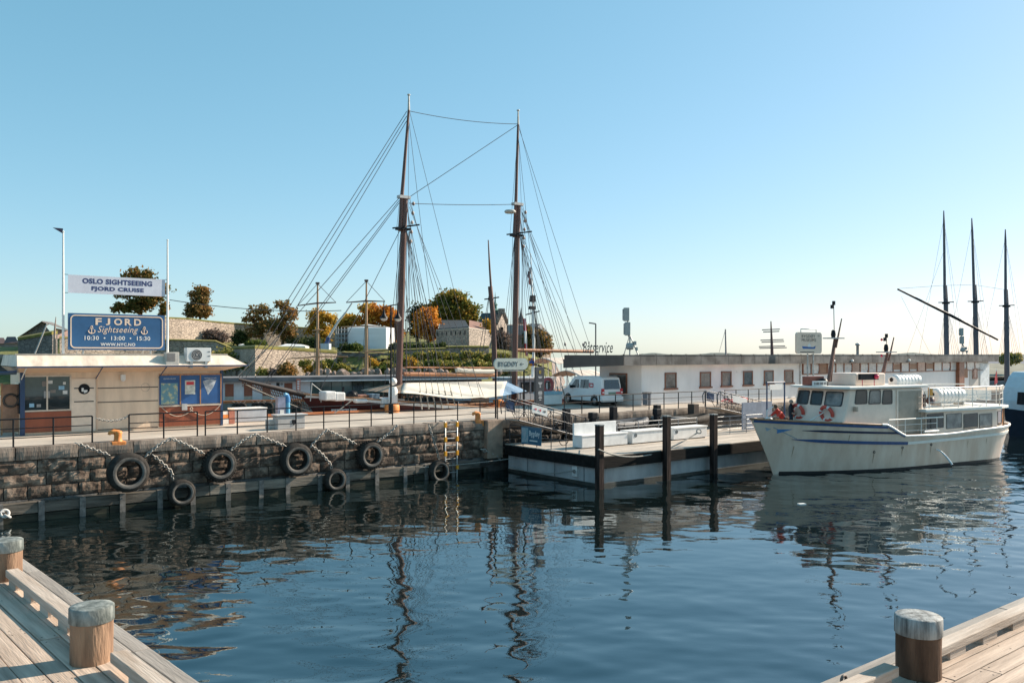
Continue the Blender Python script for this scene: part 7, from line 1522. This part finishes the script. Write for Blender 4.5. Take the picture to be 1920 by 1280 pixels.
def leaves(m, rs, cx, cz, cy, rx, rz_, ry, n, ls, nclump):
    cl = []
    for _ in range(nclump):
        while True:
            v = Vector((rs.uniform(-1,1), rs.uniform(-1,1), rs.uniform(-1,1)))
            if .25 < v.length < 1: break
        v *= (.5+.5*rs.random())/max(.4, v.length**.5)
        cl.append(Vector((cx+v.x*rx, cy+v.y*ry, cz+v.z*rz_)))
    sg = .26*min(rx, rz_)+.12
    for i in range(n):
        c = cl[i % nclump]; p = c+Vector((rs.gauss(0,sg), rs.gauss(0,sg), rs.gauss(0,sg*.75)))
        s_ = ls*rs.uniform(.6,1.3); a = Vector((rs.gauss(0,1), rs.gauss(0,1), rs.gauss(0,.7))).normalized(); b = a.orthogonal().normalized(); b = Matrix.Rotation(rs.uniform(0,6.28), 3, a) @ b; c2 = a.cross(b)
        m.add([p-b*s_, p-c2*s_*.6, p+b*s_, p+c2*s_*.6], [(0,1,2,3)])
def tree(label, u, vb, Y, blobs, mat, n=1800, ls=.30, group='autumn trees on the fortress hill', trunk=True, cat='tree', name='tree', seed=0):
    base = W(u, vb, Y); rs = random.Random(seed+int(u*7+Y)); k = Y/FPX; o = thing(name, label, cat, base, 0, group); m = MB(); tot = sum(b[2]*b[3] for b in blobs); tops = []
    for (bu, bv, ru, rv) in blobs:
        cx, cz = (bu-u)*k, (vb-bv)*k; rx, rz_ = ru*k, rv*k; leaves(m, rs, cx, cz, 0, rx*.86, rz_*.86, (rx+rz_)/2*.8, int(DENS*n*ru*rv/tot), ls, max(8, int(44*ru*rv/tot)+6)); tops.append(Vector((cx, 0, cz)))
    m.build('crown' if trunk else 'foliage', mat, o)
    if trunk:
        H_ = max(t_.z for t_ in tops); m = MB(); m.tube([(0,0,-.5),(.1,0,H_*.4),(.0,0,H_*.8)], [.035*H_+.1,.028*H_,.012*H_], 7)
        for t_ in tops:
            for q_ in range(3): e = t_+Vector((rs.uniform(-1,1), rs.uniform(-1,1), rs.uniform(-.3,1)))*(.12*H_); m.tube([(0,0,H_*(.22+.1*q_)), Vector((0,0,H_*.4)).lerp(e,.5), e], [.016*H_,.010*H_,.004*H_], 5)
        m.build('trunk', bark, o)
    return o
tree('large dark brown-green tree behind the white banner', 264, 590, 205, [(262,520,38,19),(240,545,36,18),(285,550,36,22),(228,576,34,12),(266,572,46,16),(302,578,20,12)], LM['olive'], 3600, .38)
tree('narrow reddish tree standing alone on the wall right of the sign', 375, 598, 192, [(376,548,22,15),(372,572,25,18),(362,586,18,11),(385,585,16,12)], LM['rust'], 2400, .30)
tree('sparse brown tree on the bastion lawn, left of two', 490, 650, 170, [(486,585,26,16),(470,598,20,10),(500,608,28,16),(478,622,24,14)], LM['rust'], 1000, .30)
tree('sparse rust-brown tree on the bastion lawn, right of two', 530, 652, 171, [(533,572,18,11),(541,590,20,16),(528,612,30,18),(540,630,22,12)], LM['rust'], 1150, .30)
tree('green and orange tree behind the left pale mast', 600, 650, 176, [(594,595,22,16),(608,600,24,16),(598,618,30,18),(602,632,22,12)], LM['gold'], 2200, .30)
tree('low golden brown tree between the two pale masts', 655, 640, 200, [(655,601,24,14),(640,612,22,12)], LM['gold'], 1200, .32)
tree('bright orange tree behind the street lamp', 715, 640, 200, [(700,588,20,18),(722,592,28,22),(690,606,24,16),(735,610,22,16),(742,626,16,14)], LM['orange'], 2600, .34)
tree('small green and orange treetop left of the street lamp', 690, 640, 214, [(690,578,18,12),(700,590,18,12)], LM['gold'], 900, .34)
tree('golden orange round tree right of the fore mast', 803, 645, 185, [(800,590,22,15),(806,608,24,20),(790,615,18,16),(804,628,18,12)], LM['orange'], 2600, .32)
tree('dark green tree half hidden behind the golden round tree', 782, 645, 200, [(782,582,16,16),(776,600,14,16),(780,622,14,16)], LM['dark'], 700, .34)
tree('huge round green-gold tree on the fortress block', 842, 630, 200, [(842,566,40,25),(820,581,34,22),(868,585,30,24),(804,590,22,18),(845,590,54,20),(885,596,14,16),(842,580,40,26)], LM['dome'], 8500, .38)
tree('grey-brown tree in front of the castle gable', 942, 665, 180, [(940,632,13,12),(946,646,16,13)], LM['mauve'], 1400, .28)
tree('small yellow tree beside the light fortress block', 914, 640, 178, [(913,607,8,11),(916,620,7,8)], LM['gold'], 500, .26)
tree('orange and brown ivy tree against the brown building', 1012, 672, 184, [(1008,628,14,14),(1018,642,16,18),(1012,655,18,14),(1024,655,12,12)], LM['rust'], 1700, .28)
tree('dark green conifer left of the castle tower mast', 986, 665, 186, [(990,620,9,16),(988,640,10,16)], LM['olive'], 700, .26)
# shrubs
rs0 = random.Random(21)
def shrub(label, u, v, Y, ru, rv, mat, n=420, grp='shrubs on the fortress slope', blobs=None):
    return tree(label, u, v, Y, blobs or [(u, v-rv*.55, ru, rv*.8),(u+ru*.45, v-rv*.4, ru*.6, rv*.6),(u-ru*.45, v-rv*.4, ru*.6, rv*.6)], mat, n, .24, grp, False, 'shrub', 'shrub')
shrub('olive bush sloping down beside the air conditioner', 418, 690, 148, 24, 30, LM['shrub'], 1300)
shrub('dark mauve thicket at the foot of the upper fortress wall', 400, 641, 172, 34, 18, LM['mauve'], 1300)
shrub('dark green rounded bush under the upper fortress wall', 452, 646, 170, 16, 22, LM['dark'], 800)
shrub('small bright green bush at the dark bastion face', 458, 690, 138, 5, 7, LM['green'], 160)
shrub('red-brown creeper at the foot of the light bastion face', 538, 706, 134, 16, 22, LM['rust'], 700)
shrub('green bush left at the foot of the bastion face', 492, 707, 134, 10, 14, LM['shrub'], 420)
shrub('thin brown bush in the middle of the bastion foot', 515, 707, 134, 10, 12, LM['mauve'], 360)
shrub('dark hedge bush behind the white tent', 560, 648, 170, 24, 12, LM['dark'], 800); shrub('dark hedge bush left of the boom lift', 592, 650, 168, 16, 14, LM['dark'], 600)
shrub('light green bush on the lawn beneath the brown trees', 482, 649, 163, 22, 9, LM['green'], 500)
ORD = ['nearest','second','third','fourth','fifth','sixth','seventh','eighth','ninth','tenth','eleventh','twelfth','thirteenth','fourteenth','fifteenth'] or ['nearest','second','third','fourth','fifth','sixth','seventh','eighth','ninth','tenth']
LMK = [(560,'the red vertical sign'),(595,'the left pale mast'),(687,'the right pale mast'),(745,'the fore mast'),(920,'the leaning cutter mast'),(966,'the main mast')]
CNT = {}
def placed(kind, u, tail):
    nm = [b for a, b in LMK if a <= u][-1]; CNT[(kind,nm,tail)] = c = CNT.get((kind,nm,tail), 0)+1
    return '%s %s to the right of %s, %s' % (ORD[min(c,15)-1], kind, nm, tail)
for i, u in enumerate((648, 668, 742, 764, 786, 808, 828)):
    shrub(['dark hedge bush at the left foot of the wrapped house','dark hedge bush under the middle of the wrapped house','dark hedge bush right of the wrapped house by the fore mast','green hedge bush just right of the fore mast','dark hedge bush below the dark green tree','green hedge bush below the golden round tree','dark hedge bush left of the crenellated block'][i], u, 656, 160, 13, 10, LM['dark' if i%2 == 0 else 'green'], 420)
k = 0
for u in range(572, 985, 14):
    vv = 690-2*math.sin(u*.05)+rs0.uniform(-6,6); Yv = 142.5+rs0.uniform(-1,1.5); ru = rs0.uniform(9,15); rv = rs0.uniform(7,12)
    if 655 < u < 690: continue
    o = shrub(placed('dry shrub', u, 'lower row on the cliff'), u, vv, Yv-1.0, ru, rv, LM[rs0.choice(('shrub','shrub','shrub','green','gold'))], 330, 'dry shrubs along the cliff'); k += 1
for u in range(745, 960, 22):
    shrub(placed('dry shrub', u, 'upper row under the lawn'), u, 674+rs0.uniform(-3,3), 146, rs0.uniform(12,18), rs0.uniform(8,12), LM['shrub'], 300, 'dry shrubs along the cliff')
# rocks: boulders at the foot of the cliff
rm = M('cliff_rock', (.22,.165,.14), .9, var=.5, scale=.8, bump=.8, bscale=2, rand=.25)
for i in range(30):
    u = 575+i*12.5+rs0.uniform(-4,4); v = 704-rs0.uniform(0,8); Y = 136+rs0.uniform(-1,2); bm = bmesh.new(); bmesh.ops.create_icosphere(bm, subdivisions=2, radius=1)
    for q_ in bm.verts: q_.co *= (1+.45*noise.noise(q_.co*1.3+Vector((i*3.1,0,0)))); q_.co.z *= 1.3; q_.co = Vector((round(q_.co.x*2.2)/2.2*.5+q_.co.x*.5, q_.co.y, q_.co.z))
    me = bpy.data.meshes.new('boulder'); bm.to_mesh(me); bm.free(); me.materials.append(rm); o = bpy.data.objects.new('boulder', me); COL.objects.link(o); o.location = W(u,v,Y); s_ = rs0.uniform(.35,.75); o.scale = (s_*1.3,s_,s_*.9); o.rotation_euler.z = rs0.random()*6
    tag(o, placed('brown rock', u, 'at the cliff foot'), 'rock', 'rocks at the cliff foot')
# overhead cable
m = MB(); m.tube(sag(W(318,562,120), W(640,582,120), .6, 14), .05, 4); tag(m.build('overhead_cable', line, loc=W(318,562,120), world=True), 'thin dark cable stretching from the sign over the fortress trees', 'cable')
# ---------------------------------------------------------------- far shores
def ridge(name, u0, u1, vbase, f, Y, mat):
    m = MB(); rows = [[],[],[]]
    for i in range(161): u = lerp(u0,u1,i/160); t_ = f(u); rows[0].append(W(u, vbase, Y)); rows[1].append(W(u, t_, Y+30)); rows[2].append(W(u, t_+1.5, Y+200))
    m.grid(rows, smooth=False); return struct(m.build(name, mat))
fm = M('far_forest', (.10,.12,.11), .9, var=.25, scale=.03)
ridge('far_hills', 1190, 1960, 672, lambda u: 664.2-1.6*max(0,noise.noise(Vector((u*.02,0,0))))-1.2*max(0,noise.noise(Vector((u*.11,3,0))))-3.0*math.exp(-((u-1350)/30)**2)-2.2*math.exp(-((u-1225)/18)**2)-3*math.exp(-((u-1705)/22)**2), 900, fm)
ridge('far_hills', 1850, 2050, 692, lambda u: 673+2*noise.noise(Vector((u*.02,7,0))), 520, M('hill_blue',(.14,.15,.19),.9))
tree('pale yellow-green round tree at the right border behind the third mast', 1896, 682, 190, [(1890,668,12,8),(1905,671,14,8),(1878,675,7,6),(1896,676,16,6)], LM['shrub'], 1100, .3, 'trees at the right border')
ridge('far_shore', 1845, 2060, 706, lambda u: 681+1.5*noise.noise(Vector((u*.05,2,0))), 184, M('shore_ground',(.16,.16,.12),.9,var=.3,scale=.2))
m = MB(); p = W(1902,745,95); m.bx(-2.4,6,0,8,0,3.2); o = tag(m.build('far_pavilion', M('pavilion_grey',(.42,.42,.43),.7,var=.1), loc=(p.x,112,.8)), 'pale low pavilion between the office end and the right border', 'building')
